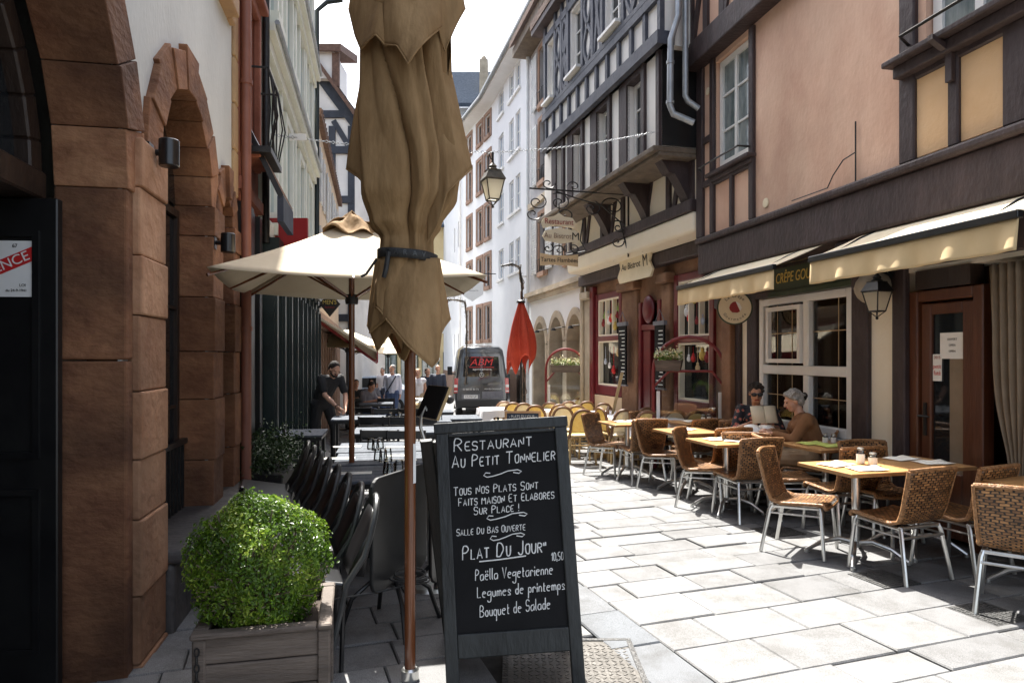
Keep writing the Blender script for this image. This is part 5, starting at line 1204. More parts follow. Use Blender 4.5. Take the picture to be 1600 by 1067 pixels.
def cloth_table(px, y, lab, s=.38):
    x, yy, z = at(px, y)
    t = thing('bistro_table', lab, 'table', (x, yy, z), R(12), 'bistro tables under white cloths')
    m = MB(); m.box(-s+.02, s-.02, -s+.02, s-.02, .70, .73); m.build('table_top', M['tableedge'], t, local=True)
    m = MB(); m.lathe([(.03, .02), (.03, .7)]); m.lathe([(.22, 0), (.2, .02)]); m.build('pedestal', M['iron'], t, local=True)
    c = MB()
    def cl(u, v):
        a = u*2*math.pi; r = max(abs(math.cos(a)), abs(math.sin(a)))
        q = V(math.cos(a)/r*s, math.sin(a)/r*s, .738)
        if v < .3: return V(q.x*v/.3, q.y*v/.3, .738)
        k = (v-.3)/.7; corner = (1-r)/.293
        return q*(1+.05*k+.03*k*math.sin(a*9))-V(0, 0, k*(.18+.16*corner))
    c.v = []; c.grid(lambda u, v: WM[t] @ cl(u, v), 64, 8)
    tag(c.build('tablecloth', M['cloth'], None, smooth=True, angle=60), lab.replace('table under', 'cloth over table with').replace('bistro table', 'white cloth on the bistro table'), 'tablecloth', 'white cloths')
for px, y, lab in ((778, 14.0, 'bistro table left of the small slate board'), (868, 13.7, 'bistro table in the middle of the cane chairs'), (938, 12.3, 'bistro table right of the nearest yellow chair'), (985, 11.2, 'bistro table before the red door'), (1040, 9.95, 'bistro table behind the large glass screen')):
    cloth_table(px, y, lab)
# ------------------------------------------------------------------ red arched glass screens
def screen(x0, x1, y0, y1, H, lab, base=0., flowers=True, rail=1.42):
    g0 = gz(y0); t = thing('glass_screen', lab, 'screen', (x0, y0, g0), 0, 'red arched glass screens')
    a = V(x0, y0, g0); ex = V(x1-x0, y1-y0, 0); L = ex.length; ex.normalize(); G = lambda u, d, z: a+ex*u+V(ex.y, -ex.x, 0)*d+V(0, 0, z)
    hh = min(L/2, .52); m = MB()
    m.tube([G(0, 0, 0), G(0, 0, H-hh)]+[G(L/2-L/2*math.cos(math.pi*k/14), 0, H-hh+hh*math.sin(math.pi*k/14)) for k in range(1, 14)]+[G(L, 0, H-hh), G(L, 0, 0)], .026, 10)
    m.tube([G(.02, 0, rail-.22), G(.18*L+.05, 0, rail), G(.82*L, 0, rail), G(L-.02, 0, rail-.22)], .02, 8); m.tube([G(0, 0, .4), G(L, 0, .4)], .018, 8); m.tube([G(L, 0, rail), G(L+.25, 0, rail)], .014, 6)
    m.build('steel_arch', M['redsteel'], t, smooth=True)
    m = MB(); m.box(-.045, .045, -.045, .045, 0, .34, Matrix.Translation(a)); m.build('base_post', M['redpaint'], t, mods=[BEV(.008, 1)])
    m = MB(); m.poly([G(.06, -.004, .42), G(L-.06, -.004, .42), G(L-.06, -.004, rail-.2), G(.8*L, -.004, rail-.02), G(.2*L, -.004, rail-.02), G(.06, -.004, rail-.2)], V(ex.y, -ex.x, 0)*.008); m.build('pane', M['clear'], t)
    m = MB()
    for u0, u1, z0, z1 in ((.05, .10, .42, rail-.3), (L-.10, L-.05, .42, rail-.3), (.1, L-.1, .42, .47)): m.hexa([G(u0, -.012, z0), G(u1, -.012, z0), G(u1, .012, z0), G(u0, .012, z0), G(u0, -.012, z1), G(u1, -.012, z1), G(u1, .012, z1), G(u0, .012, z1)])
    m.build('white_edge', M['white'], t)
    return G, L, rail
def leaves(mb, n, pick, s0, s1, rn, up=.3):
    for _ in range(n):
        c = pick(); d = V(rn.gauss(0, 1), rn.gauss(0, 1), rn.gauss(0, 1)+up).normalized(); e = d.orthogonal().normalized(); e.rotate(Matrix.Rotation(rn.uniform(0, 6.28), 3, d)); f = d.cross(e); s = rn.uniform(s0, s1)
        mb.add([c-e*s, c-f*s*.5+d*s*.18, c+e*s, c+f*s*.5+d*s*.18], [(0, 1, 2), (0, 2, 3)])
def flowerbox(o, ex, w_, lab, rn):
    t = thing('flower_box', lab, 'flower box', o, 0, 'flower boxes on the glass screens'); T = Matrix.Translation(o) @ Matrix.Rotation(math.atan2(ex.y, ex.x), 4, 'Z')
    m = MB(); b0, b1 = w_/2-.03, w_/2; m.hexa([T @ V(*p) for p in ((-b0, -.06, 0), (b0, -.06, 0), (b0, .06, 0), (-b0, .06, 0), (-b1, -.08, .16), (b1, -.08, .16), (b1, .08, .16), (-b1, .08, .16))]); m.build('box', M['planter'], t)
    m = MB(); leaves(m, 260, lambda: T @ V(rn.uniform(-b1, b1), rn.uniform(-.09, .09), .16+rn.uniform(0, .12)), .018, .03, rn); m.build('foliage', M['leaf'], t, recalc=False)
    m = MB(); leaves(m, 240, lambda: T @ V(rn.uniform(-b1, b1), rn.uniform(-.1, .1), .2+abs(rn.gauss(0, .07))), .018, .03, rn); m.build('blossom', M['petal'], t, recalc=False)
rn = random.Random(5)
G, L, rl = screen(.76, 1.62, 15.3, 15.05, 2.0, 'red steel arch screen with a flower box by the stone arcade', rail=1.5)
flowerbox(G(L*.5, 0, rl-.02), G(1, 0, 0)-G(0, 0, 0), .66, 'brown box of white and yellow flowers on the far red arch', rn)
m = MB(); m.poly([G(L-.1, .03, 1.78), G(L+.06, .03, 1.78), G(L+.06, .03, 2.05-.0), G(L-.1, .03, 2.05)], V(0, -.02, 0)); o_ = tag(m.build('tin_sign', M['gold'], None), 'small yellow tin sign on the far red arch', 'sign')
G, L, rl = screen(2.10, 3.05, 10.15, 9.75, 1.96, 'large red steel arch screen between creperie and bistro', rail=1.46)
flowerbox(G(L*.22, .0, rl-.0), G(1, 0, 0)-G(0, 0, 0), .4, 'box of white flowers behind the large red arch', rn)
m = MB(); a_ = at(940+8, 11.6); m.hexa([V(*at(949, 11.8))+V(-.02, 0, .35), V(*at(949, 11.8))+V(.03, 0, .35), V(*at(949, 11.8))+V(.03, .03, .35), V(*at(949, 11.8))+V(-.02, .03, .35), V(*at(972, 11.8))+V(-.02, 0, 1.45), V(*at(972, 11.8))+V(.03, 0, 1.45), V(*at(972, 11.8))+V(.03, .03, 1.45), V(*at(972, 11.8))+V(-.02, .03, 1.45)])
m.box(-.2, .2, -.2, .2, 0, .06, Matrix.Translation(at(948, 11.8))); m.tube([V(*at(948, 11.8))+V(0, 0, .05), V(*at(949, 11.8))+V(0, .01, .4)], .02); tag(m.build('folding_post', M['cane'], None), 'leaning tan folding post among the cane chairs', 'post')
# ------------------------------------------------------------------ small slate board
bx, by, bz = at(817, 11.9)
t = thing('slate_stand', 'small blue slate in an orange frame standing among the cane chairs', 'menu board', (bx, by, bz))
T = Matrix.Translation((bx, by, bz)) @ Matrix.Rotation(R(-10), 4, 'X')
m = MB(); m.box(-.29, .29, -.01, .01, .1, .74, T); m.build('slate', M['navy'], t)
m = MB(); m.box(-.32, -.28, -.02, .02, 0, .78, T); m.box(.28, .32, -.02, .02, 0, .78, T); m.box(-.28, .28, -.02, .02, .74, .78, T); m.box(-.28, .28, -.02, .02, .06, .1, T); m.build('frame', M['tabletop'], t)
m = MB(); T2 = Matrix.Translation((bx, by+.32, bz)) @ Matrix.Rotation(R(14), 4, 'X'); m.box(-.3, -.27, -.015, .015, 0, .74, T2); m.box(.27, .3, -.015, .015, 0, .74, T2); m.build('back_leg', M['tabletop'], t)
text('lettering', '- PLATS DU JOUR -', T @ V(0, -.013, .68), T.to_3x3() @ V(1, 0, 0), T.to_3x3() @ V(0, 0, 1), .05, M['chalk'], t, .002, .48)
text('lettering', 'du marché', T @ V(0.03, -.013, .58), T.to_3x3() @ V(1, 0, 0), T.to_3x3() @ V(0, 0, 1), .04, M['chalk'], t, .002, .3)
# ------------------------------------------------------------------ the big blackboard
t = thing('blackboard', 'large black A-frame blackboard covered with a white chalk menu', 'menu board', (0, 3.4, 0))
lean = math.atan2(.22, 1.36); roll = R(-3.2)
BMx = Matrix.Translation((.022, 3.36, 0)) @ Matrix.Rotation(R(2), 4, 'Z') @ Matrix.Rotation(-lean, 4, 'X') @ Matrix.Rotation(roll, 4, 'Y')
W2, H_ = .342, 1.275
m = MB(); m.box(-W2, -W2+.065, -.022, .022, 0, H_, BMx); m.box(W2-.065, W2, -.022, .022, 0, H_, BMx); m.box(-W2-.006, W2+.006, -.024, .024, H_, H_+.055, BMx); m.box(-W2+.065, W2-.065, -.020, .020, H_-.02, H_-.002, BMx); m.box(-W2+.065, W2-.065, -.0225, .0225, .17, .285, BMx)
m.build('frame', M['boardframe'], t, mods=[BEV(.006, 2)])
m = MB(); m.box(-W2+.064, W2-.064, -.008, .008, .284, H_-.019, BMx); sb = m.build('slate', M['slateboard'], t)
B2 = Matrix.Translation((-.03, 3.36+.62, 0)) @ Matrix.Rotation(R(2), 4, 'Z') @ Matrix.Rotation(R(14), 4, 'X') @ Matrix.Rotation(roll*1.6, 4, 'Y')
m = MB(); m.box(-W2-.02, -W2+.045, -.02, .02, 0, H_-.01, B2); m.box(W2-.065, W2, -.02, .02, 0, H_-.01, B2); m.box(-W2+.045, W2-.065, -.018, .018, H_-.1, H_-.02, B2); m.box(-W2+.045, W2-.065, -.018, .018, .17, .285, B2); m.box(-W2+.044, W2-.064, -.007, .007, .284, H_-.1, B2); m.build('rear_frame', M['boardframe'], t, mods=[BEV(.006, 2)])
m = MB(); m.tube([BMx @ V(W2-.03, .02, .5), B2 @ V(W2-.03, -.02, .5)], .004, 5); m.tube([BMx @ V(-W2+.03, .02, .5), B2 @ V(-W2+.03, -.02, .5)], .004, 5); m.build('chain', M['iron'], t)
ck = MB()
def bp(px, py): 
    k = 1067/(3.36+.22*(1067-py)/425)
    return BMx @ V((px-(783.5+(py-660)*.058))/k, -.0095, (1075-py)/424*1.345)
def write(s, x0, x1, yb, h, small=.78, r=.0032, slope=-.02):
    ck = MB()
    P, w_ = strokes(s, small); sx = (x1-x0)/w_
    for pl in P:
        pts = [bp(x0+a*sx, yb+(a*sx)*slope-b*h+random.uniform(-.25, .25)) for a, b in pl]
        if len(pts) > 3:                                        # round the corners a little
            q = [pts[0]]
            for a, b in zip(pts, pts[1:]): q += [a*.75+b*.25, a*.25+b*.75]
            pts = q+[pts[-1]]
        ck.tube(pts, [r*.74*random.uniform(.8, 1.15) for _ in pts], 5)
    ck.build('chalk_line', M['chalk'], sb, smooth=True)
write('RESTAURANT', 711, 831, 703, 21, .66, .0042); write('AU PETIT TONNELIER', 708, 868, 729, 19, .72, .004)
write('TOUS NOS PLATS SONT', 710, 842, 773, 13, .8); write('FAITS MAISON ET ELABORÉS', 718, 867, 790, 12, .85); write('SUR PLACE !', 742, 812, 805, 12, .8)
write('SALLE DU BAS OUVERTE', 715, 822, 836, 10, .85, .0028); write('PLAT DU JOUR"', 724, 853, 874, 21, .72, .0046, -.03)
write('10,50', 863, 882, 884, 12, 1, .003); write('Paëlla Vegetarienne', 744, 865, 907, 17, None, .0034); write('Legumes de printemps', 747, 884, 933, 16, None, .0034, -.03); write('Bouquet de Salade', 751, 861, 962, 17, None, .0034, -.05)
def swirl(x0, x1, y):
    P = [(x0+10, y-3), (x0+3, y-4), (x0, y), (x0+5, y+3), (x0+14, y+2), ((x0+x1)/2-3, y-1), ((x0+x1)/2+8, y-5), (x1-6, y-6), (x1, y-3), (x1-4, y), (x1-13, y-2)]
    ck = MB(); ck.tube([bp(*p) for p in P], .0028, 5); ck.build('chalk_swirl', M['chalk'], sb, smooth=True)
swirl(757, 816, 744); swirl(762, 825, 812); swirl(767, 821, 844)
ck = MB(); ck.tube([bp(750, 878), bp(780, 877), bp(823, 874)], .0034, 5)
ck.build('chalk_underline', M['chalk'], sb, smooth=True)
# ------------------------------------------------------------------ closed khaki parasol
px_, py_ = -.52, 3.48
t = thing('closed_parasol', 'closed khaki parasol tied with a black strap on a varnished wooden pole', 'parasol', (px_, py_, 0))
m = MB(); m.lathe([(.029, 0), (.029, 3.55)], (px_, py_, 0), 20); m.build('pole', M['polewood'], t, smooth=True)
m = MB(); m.lathe([(.045, 0), (.045, .05), (.033, .06)], (px_, py_, 0), 20); m.build('socket', M['alu'], t, smooth=True)
m = MB(); m.box(.0293, .0305, -.010, .010, 1.0, 1.2, Matrix.Translation((px_, py_, 0)) @ Matrix.Rotation(R(-32), 4, 'Z')); m.build('sticker', M['paper'], t)
# cloth: three tiers of folded canvas whose width follows the tied shape
def tier(OUT, hem, ztop, nf, ph, amp, tw=.25, name='canopy'):
    def outl(z):
        if z <= OUT[0][0]: return OUT[0][1:]
        for (z0, c0, r0), (z1, c1, r1) in zip(OUT, OUT[1:]):
            if z <= z1: f = (z-z0)/(z1-z0); f = f*f*(3-2*f); return c0+(c1-c0)*f, r0+(r1-r0)*f
        return OUT[-1][1:]
    def fn(u, v):
        a = u*2*math.pi; lo = hem(a); z = lo+(ztop-lo)*v; c, r = outl(z)
        b = a+tw*math.sin(z*1.9+ph)+.22*math.sin(2*a+ph)+.10*math.sin(3*a+z)
        lobe = abs(math.sin(nf*b/2+ph))**.5
        tri = abs(((nf*1.5*b+z*1.3)/math.pi) % 2-1); tri2 = abs(((nf*2.5*b-z*2.1+ph)/math.pi) % 2-1)
        knot = math.exp(-((z-2.15)/.10)**2)
        k = amp*(1-.65*knot)*(1-.2*v)
        rr = r*(1-k+k*(.72*lobe+.28*tri)+(.05*tri2-.02)*(1+knot))
        return V(px_+c+rr*math.cos(a), py_+rr*math.sin(a), z)
    m = MB(); m.grid(fn, 420, 90); o = m.build(name, M['canvas'], t, smooth=True, angle=50, mods=[SOL(.004)])
    e = MB(); e.tube([fn(i/150, 0) for i in range(150)], .0045, 5, closed=True); e.build('hem', M['canvas'], o, smooth=True)
    return fn
tier([(1.62, -.01, .13), (1.83, 0, .205), (1.99, -.02, .185), (2.1, -.015, .145), (2.165, -.015, .135), (2.24, -.015, .137), (2.31, -.025, .19), (2.47, -.005, .255), (2.62, 0, .262), (2.8, -.012, .255), (3.08, -.02, .235), (3.25, -.02, .235), (3.45, -.01, .26), (3.6, 0, .2), (3.9, 0, .08)],
     lambda a: 1.78+.10*math.sin(a*2+1.2)+.07*math.sin(5*a+.5), 3.9, 7, .5, .58, .35)
def q(px, py, y): return V((px-800)/1067*y, y, CAMZ-(py-556)/1067*y)
def flap(top, bot, bulge=.06, tuck=.09, nf=2, nu=26, nv=18):
    bot = [Vector(p) for p in bot]; A, B = Vector(top[0]), Vector(top[1])
    def fn(u, v):
        k = u*(len(bot)-1); i = min(int(k), len(bot)-2); b = bot[i]*(1-(k-i))+bot[i+1]*(k-i)
        p = (A*(1-u)+B*u)*(1-v)+b*v
        return p+V(0, -bulge*math.sin(math.pi*u)*(.35+.65*v)+tuck*(1-v)**2-.018*math.sin(nf*6.28*u+3*v)*v, 0)
    m = MB(); m.grid(fn, nu, nv); o = m.build('cloth_flap', M['canvas'], t, smooth=True, angle=75, mods=[SOL(.004)])
    e = MB(); e.tube([fn(i/30, 1) for i in range(31)], .0045, 5); e.build('hem', M['canvas'], o, smooth=True)
flap((q(592, 404, 3.36), q(682, 404, 3.36)), [q(577, 520, 3.40), q(604, 498, 3.31), q(640, 540, 3.29), q(676, 573, 3.27), q(686, 562, 3.29), q(692, 500, 3.38)], .05, .02, 2)
flap((q(585, 402, 3.4), q(628, 402, 3.33)), [q(574, 508, 3.46), q(590, 548, 3.38), q(612, 520, 3.34), q(628, 520, 3.32)], .03, .03, 1)
flap((q(655, 402, 3.34), q(686, 402, 3.42)), [q(668, 500, 3.33), q(690, 520, 3.36), q(704, 498, 3.44)], .03, .03, 1)
flap((q(672, 98, 3.36), q(704, 108, 3.46)), [q(668, 378, 3.38), q(684, 352, 3.36), q(700, 305, 3.36), q(722, 284, 3.40), q(738, 263, 3.46)], .06, .06, 1)          # side wings
flap((q(604, 98, 3.34), q(562, 108, 3.46)), [q(606, 378, 3.38), q(588, 330, 3.37), q(574, 292, 3.38), q(559, 276, 3.42), q(541, 264, 3.47)], -.05, .05, 1)
flap((q(596, -45, 3.30), q(690, -45, 3.30)), [q(600, 70, 3.27), q(622, 76, 3.22), q(641, 109, 3.19), q(664, 78, 3.22), q(690, 44, 3.30)], .07, .05, 1)                # shoulder folds
flap((q(556, -45, 3.42), q(606, -45, 3.30)), [q(545, 14, 3.46), q(556, 58, 3.42), q(567, 84, 3.38), q(590, 62, 3.30), q(604, 74, 3.27)], .05, .05, 1)
flap((q(676, -45, 3.32), q(716, -45, 3.44)), [q(686, 48, 3.32), q(696, 84, 3.38), q(706, 66, 3.42), q(727, 14, 3.47)], .05, .05, 1)
m = MB()
for i in range(8):
    a = i*math.pi/4+.3; m.tube([V(px_+.07*math.cos(a), py_+.07*math.sin(a), 1.66+.03*(i % 3)), V(px_+.09*math.cos(a), py_+.09*math.sin(a), 2.6)], .014, 6)
m.build('rib', M['polewood'], t, smooth=True)
m = MB()
def st(u, v):
    a = u*2*math.pi; return V(px_-.015+.147*math.cos(a)*(1+.03*math.sin(5*a)), py_+.15*math.sin(a)*(1+.03*math.sin(5*a)), 2.125+.046*v-.012*math.cos(a))
m.grid(st, 48, 2); m.tube([q(607, 395, 3.33), q(603, 420, 3.31), q(600, 432, 3.32)], .007, 6); sp = m.build('strap', M['strap'], t, smooth=True, mods=[SOL(.006, 1)])
for i, ch in enumerate('CARAV'):
    a = R(-118+i*17); p = V(px_-.015+.157*math.cos(a), py_+.16*math.sin(a), 2.15-.012*math.cos(a))
    text('lettering', ch, p, V(-math.sin(a), math.cos(a), 0), NU, .026, M['steel'], sp, .002)
m = MB(); m.ell(q(684, 561, 3.295), (.012, .004, .012)); m.build('eyelet', M['alu'], t)
m = MB(); m.tube([q(588, 405, 3.36), q(572, 428, 3.36), q(564, 432, 3.36)], .007, 5); m.build('tie_cord', M['strap'], t)
# ------------------------------------------------------------------ open sand parasol
cx_, cy_ = -1.40, 5.75
def open_parasol(x, y, s, ztip, zrim, lab, rz=0, m_='sand', pole='polewood', g0=0, vent=True):
    t = thing('open_parasol', lab, 'parasol', (x, y, g0), rz, None); Tm = WM[t]
    ap = V(0, 0, ztip-g0); zr = zrim-g0
    cor = [V(sx*s, sy*s, zr) for sx, sy in ((-1, -1), (1, -1), (1, 1), (-1, 1))]
    m = MB()
    for i in range(4):
        A, B = cor[i], cor[(i+1) % 4]
        m.grid(lambda u, v: (A*(1-u)+B*u)*(1-v)+ap*v+V(0, 0, -.045*math.sin(math.pi*u)*(1-v)-.03*math.sin(math.pi*v)), 16, 12)
    m.build('canopy', M[m_], t, smooth=True, local=True, angle=25, mods=[SOL(.004)])
    if vent:
        m = MB(); k = .24
        for i in range(4):
            A, B = cor[i]*k, cor[(i+1) % 4]*k; A.z = B.z = ztip-g0-.13
            m.grid(lambda u, v: (A*(1-u)+B*u)*(1-v)+V(0, 0, ztip-g0+.07)*v+V(0, 0, .035*math.sin(u*11+i)*(1-v)+.02*math.sin(v*7+u*5)), 16, 8)
        m.build('vent', M['canvas'], t, smooth=True, local=True, angle=60, mods=[SOL(.004)])
    m = MB(); m.lathe([(.024, 0), (.024, ztip-g0+.02)]); m.build('pole', M[pole], t, smooth=True, local=True)
    hub = V(0, 0, zr-.12)
    for i in range(8):
        P = cor[i//2] if i % 2 == 0 else (cor[i//2]+cor[(i//2+1) % 4])/2
        r = MB(); r.tube([ap-V(0, 0, .09), (ap+P)/2-V(0, 0, .085), P-V(0, 0, .05)], .011, 6); mid = (ap+P)/2-V(0, 0, .09); r.tube([hub, mid], .010, 6); r.build('rib', M[pole], t, local=True)
    m = MB(); m.lathe([(.05, zr-.16), (.055, zr-.13), (.05, zr-.08)]); m.lathe([(.036, .0), (.036, .12)]); m.build('hub', M['plastic'], t, local=True, smooth=True)
    m = MB(); m.lathe([(.26, 0), (.26, .05), (.05, .07), (.05, .3)]); m.build('base', M['iron'], t, local=True)
    return t
open_parasol(cx_+.05, cy_, .96, 2.78, 2.24, 'open sand coloured parasol shading the laid terrace tables', R(14))
g_ = gz(19)
open_parasol(-4.35, 18.0, 1.0, 2.35, 1.90, 'open cream parasol far down the left terrace', R(-5), 'awning', 'iron', g_, False)
open_parasol(-3.9, 21.5, 1.1, 2.25, 1.75, 'farther cream parasol beyond the pedestrians', R(8), 'awning', 'iron', gz(21.5), False)
# ------------------------------------------------------------------ closed red parasol
rx, ry, rz_ = at(814, 14.8)
t = thing('red_parasol', 'closed red parasol with sharp hanging folds in front of the arcade', 'parasol', (rx, ry, rz_))
m = MB(); m.lathe([(.022, 0), (.022, 3.02)], (rx, ry, rz_), 12); m.build('pole', M['iron'], t, smooth=True)
m = MB(); 
def rp(u, v):
    a = u*2*math.pi; z0 = 1.42+.42*abs(math.sin(2*a+.9)); z = z0+(2.98-z0)*v; r = (.055+.21*math.sin(math.pi*(1-v)**1.15*.62))*(1+.30*math.sin(5*a+.5+v))
    return V(rx+r*math.cos(a), ry+r*math.sin(a), rz_+z)
m.grid(rp, 110, 24); m.build('canopy', M['redcloth'], t, smooth=True, angle=70, mods=[SOL(.004)])
m = MB(); m.lathe([(.10, 2.98), (.09, 3.02), (.03, 3.05)], (rx, ry, rz_), 12); m.lathe([(.25, 0), (.22, .06)], (rx, ry, rz_), 16); m.build('cap', M['iron'], t)
# ------------------------------------------------------------------ bare vine poles over the street
def vine(pts, lab, rn, r=.03):
    t = thing('vine_pole', lab, 'pole', (pts[0][0], pts[0][1], gz(pts[0][1])), 0, 'bent poles wrapped with dry vine')
    m = MB(); m.tube(pts, .022, 8); m.build('pole', M['iron'], t, smooth=True)
    m = MB(); P = [Vector(p) for p in pts]
    for k in range(3):
        path = []
        for a, b in zip(P, P[1:]):
            n = max(2, int((b-a).length/.12))
            for i in range(n): path.append(a+(b-a)*i/n+V(rn.gauss(0, r), rn.gauss(0, r), rn.gauss(0, r)))
        m.tube(path, .012, 5)
    for _ in range(40):
        i = rn.randrange(len(P)-1); c = P[i]+(P[i+1]-P[i])*rn.random(); d = V(rn.gauss(0, 1), rn.gauss(0, 1), rn.gauss(0, 1)).normalized()*rn.uniform(.05, .16); m.tube([c, c+d*.6, c+d+V(0, 0, .02)], .005, 4)
    m.build('vine', M['twig'], t)
vine([q(819, 640, 15.3), q(818, 540, 15.3), q(815, 440, 15.3), q(812, 418, 15.3), q(800, 412, 15.3), q(783, 416, 15.3)], 'bent pole with dry vine rising behind the red parasol', rn)
vine([q(729, 600, 23), q(729, 500, 23), q(726, 472, 23), q(715, 468, 23), q(692, 470, 23)], 'bent vine pole standing beside the van', rn)
# ------------------------------------------------------------------ street lantern on a chain
t = thing('street_chain', 'long chain strung across the street carrying the lantern', 'chain', q(770, 238, 9))
A, B, D = q(422, 210, 8.1), q(770, 238, 8.9), FB(9.85, 1.06, 4.78)
path = [A+(B-A)*k/70-V(0, 0, .05*math.sin(math.pi*k/70)) for k in range(71)]+[B+(D-B)*k/70-V(0, 0, .05*math.sin(math.pi*k/70)) for k in range(1, 71)]
m = MB()
for i, (a, b) in enumerate(zip(path, path[1:])):
    d = (b-a); n_ = d.cross(V(0, 0, 1)).normalized() if i % 2 else V(0, 0, 1)
    m.tube([a-d*.1, a+d*.5+n_*.018, b+d*.1, a+d*.5-n_*.018], .0042, 4, closed=True)
m.build('link', M['zinc'], t)
m = MB(); m.box(-.1, .1, -.01, .01, -.03, .05, Matrix.Translation(path[8])); m.build('tag_plate', M['paper'], t)
t = thing('street_lantern', 'old four-sided street lantern hanging from a chain over the street', 'lantern', B)
lantern(t, B-V(0, 0, .44), .60, 'patina')
m = MB(); m.tube([B, B-V(0, 0, .14)], .014, 8); m.tube([B-V(.05, 0, -.0), B-V(.03, 0, .08), B-V(0, 0, .1)], .008, 6); m.build('hook', M['iron'], t)
# ------------------------------------------------------------------ other signs
t = thing('diamond_sign', 'black diamond shaped shop sign with yellow lettering beside the green shopfront', 'sign', q(515, 475, 13))
c = q(515, 475, 13); m = MB(); m.poly([c+V(0, 0, .24), c+V(.2, 0, 0), c+V(0, 0, -.24), c+V(-.2, 0, 0)], V(0, .03, 0)); m.build('board', M['ink'], t)
text('lettering', "MEN'S", c+V(0, -.004, .03), (1, 0, 0), NU, .085, M['gold'], t, .003, .26); text('lettering', 'fashion', c+V(0, -.004, -.06), (1, 0, 0), NU, .04, M['darkred'], t, .003, .18)
m = MB(); wlx = FL(13, 0, 0).x; m.tube([V(wlx, 13.03, c.z+.3), c+V(.05, .03, .3)], .012, 6); m.tube([V(wlx, 13.03, c.z-.3), c+V(-.16, .03, -.02)], .01, 6); m.tube([c+V(0, .02, .3), c+V(0, .02, .23)], .008, 5); m.build('bracket', M['iron'], t)
t = thing('pennant_sign', 'pale pennant shaped sign with a red question mark on the white building', 'sign', q(738, 450, 29))
c = q(738, 448, 29); m = MB(); m.poly([c+V(x, 0, z) for x, z in ((-.46, .5), (.46, .5), (.46, -.32), (0, -.62), (-.46, -.32))], V(0, .04, 0)); m.build('board', M['signwhite'], t)
m = MB(); m.box(c.x-.47, c.x+.47, c.y-.01, c.y, c.z+.4, c.z+.52); m.build('header', M['greycloth'], t)
text('lettering', '?', c+V(0, -.004, .04), (1, 0, 0), NU, .28, M['inkred'], t, .004); text('lettering', 'brasserie', c+V(0, -.004, -.16), (1, 0, 0), NU, .05, M['greycloth'], t, .004, .5)
m = MB(); m.tube([c+V(-.4, .02, .55), c+V(1.0, .02, .55)], .02, 6); m.tube([c+V(-.2, .02, .55), c+V(-.2, .02, .48)], .012, 5); m.tube([c+V(.2, .02, .55), c+V(.2, .02, .48)], .012, 5); m.build('bracket', M['iron'], t)
# ------------------------------------------------------------------ planter and box ball
PLX, PLY = -1.12, 3.16
t = thing('wooden_planter', 'weathered square wooden planter carrying the clipped box ball', 'planter', (PLX, PLY, 0), R(13))
m = MB(); h = .265
for k in range(4):
    z0, z1 = .02+k*.112, .127+k*.112
    for a in range(4): m.box(-h+.02, h-.02, -h, -h+.03, z0, z1, Matrix.Rotation(R(90*a), 4, 'Z'))
m.build('boards', M['planter'], t, local=True, mods=[BEV(.007, 2)])
m = MB()
for a in range(4):
    T = Matrix.Rotation(R(90*a), 4, 'Z'); m.box(-h-.012, -h+.04, -h-.012, -h+.04, 0, .462, T); m.box(-h-.02, h-.045, -h-.02, -h+.04, .465, .49, T)
m.build('corner_posts', M['planter'], t, local=True, mods=[BEV(.006, 1)])
m = MB(); m.box(-h+.03, h-.03, -h+.03, h-.03, .38, .43); m.build('soil', M['soil'], t, local=True)
m = MB()
for k in range(9): T = Matrix.Translation((-h+.01, -h-.025, .42-k*.033)) @ Matrix.Rotation(R(90*(k % 2)), 4, 'Z') @ Matrix.Rotation(R(90), 4, 'X'); m.tube([T @ V(.009*math.cos(a), .018*math.sin(a), 0) for a in [i*math.pi/4 for i in range(8)]], .004, 5, closed=True)
m.build('chain', M['iron'], t, local=True)
bc = V(-1.165, 3.16, .685)
t = thing('box_ball', 'clipped bright green box ball growing in the wooden planter', 'shrub', (bc.x, bc.y, .43))
rn = random.Random(11)
m = MB()
def rad(d): return .298+.018*math.sin(7*d.x+3*d.z)+.015*math.sin(9*d.y-4*d.z)+.012*math.sin(15*d.x*d.y+8*d.z)
for _ in range(17000):
    d = V(rn.gauss(0, 1), rn.gauss(0, 1), rn.gauss(0, 1)); d.normalize()
    if d.z < -.85: continue
    dp = 1-abs(rn.gauss(0, .085)); r = rad(d)*dp*(1.0+(.06 if rn.random() < .06 else 0)); c = bc+V(d.x*r, d.y*r, d.z*r*1.02)
    n = (d+V(rn.gauss(0, .55), rn.gauss(0, .55), rn.gauss(0, .55)+.25)).normalized(); e = n.orthogonal().normalized(); e.rotate(Matrix.Rotation(rn.uniform(0, 6.28), 3, n)); f = n.cross(e); s = rn.uniform(.008, .0135)
    m.tint = min(1, max(0, rn.gauss(.45, .22)+.25*math.sin(4*d.x+5*d.z+3*d.y)))
    m.add([c-e*s, c-f*s*.52+n*.003, c+e*s, c+f*s*.52+n*.003], [(0, 1, 2), (0, 2, 3)])
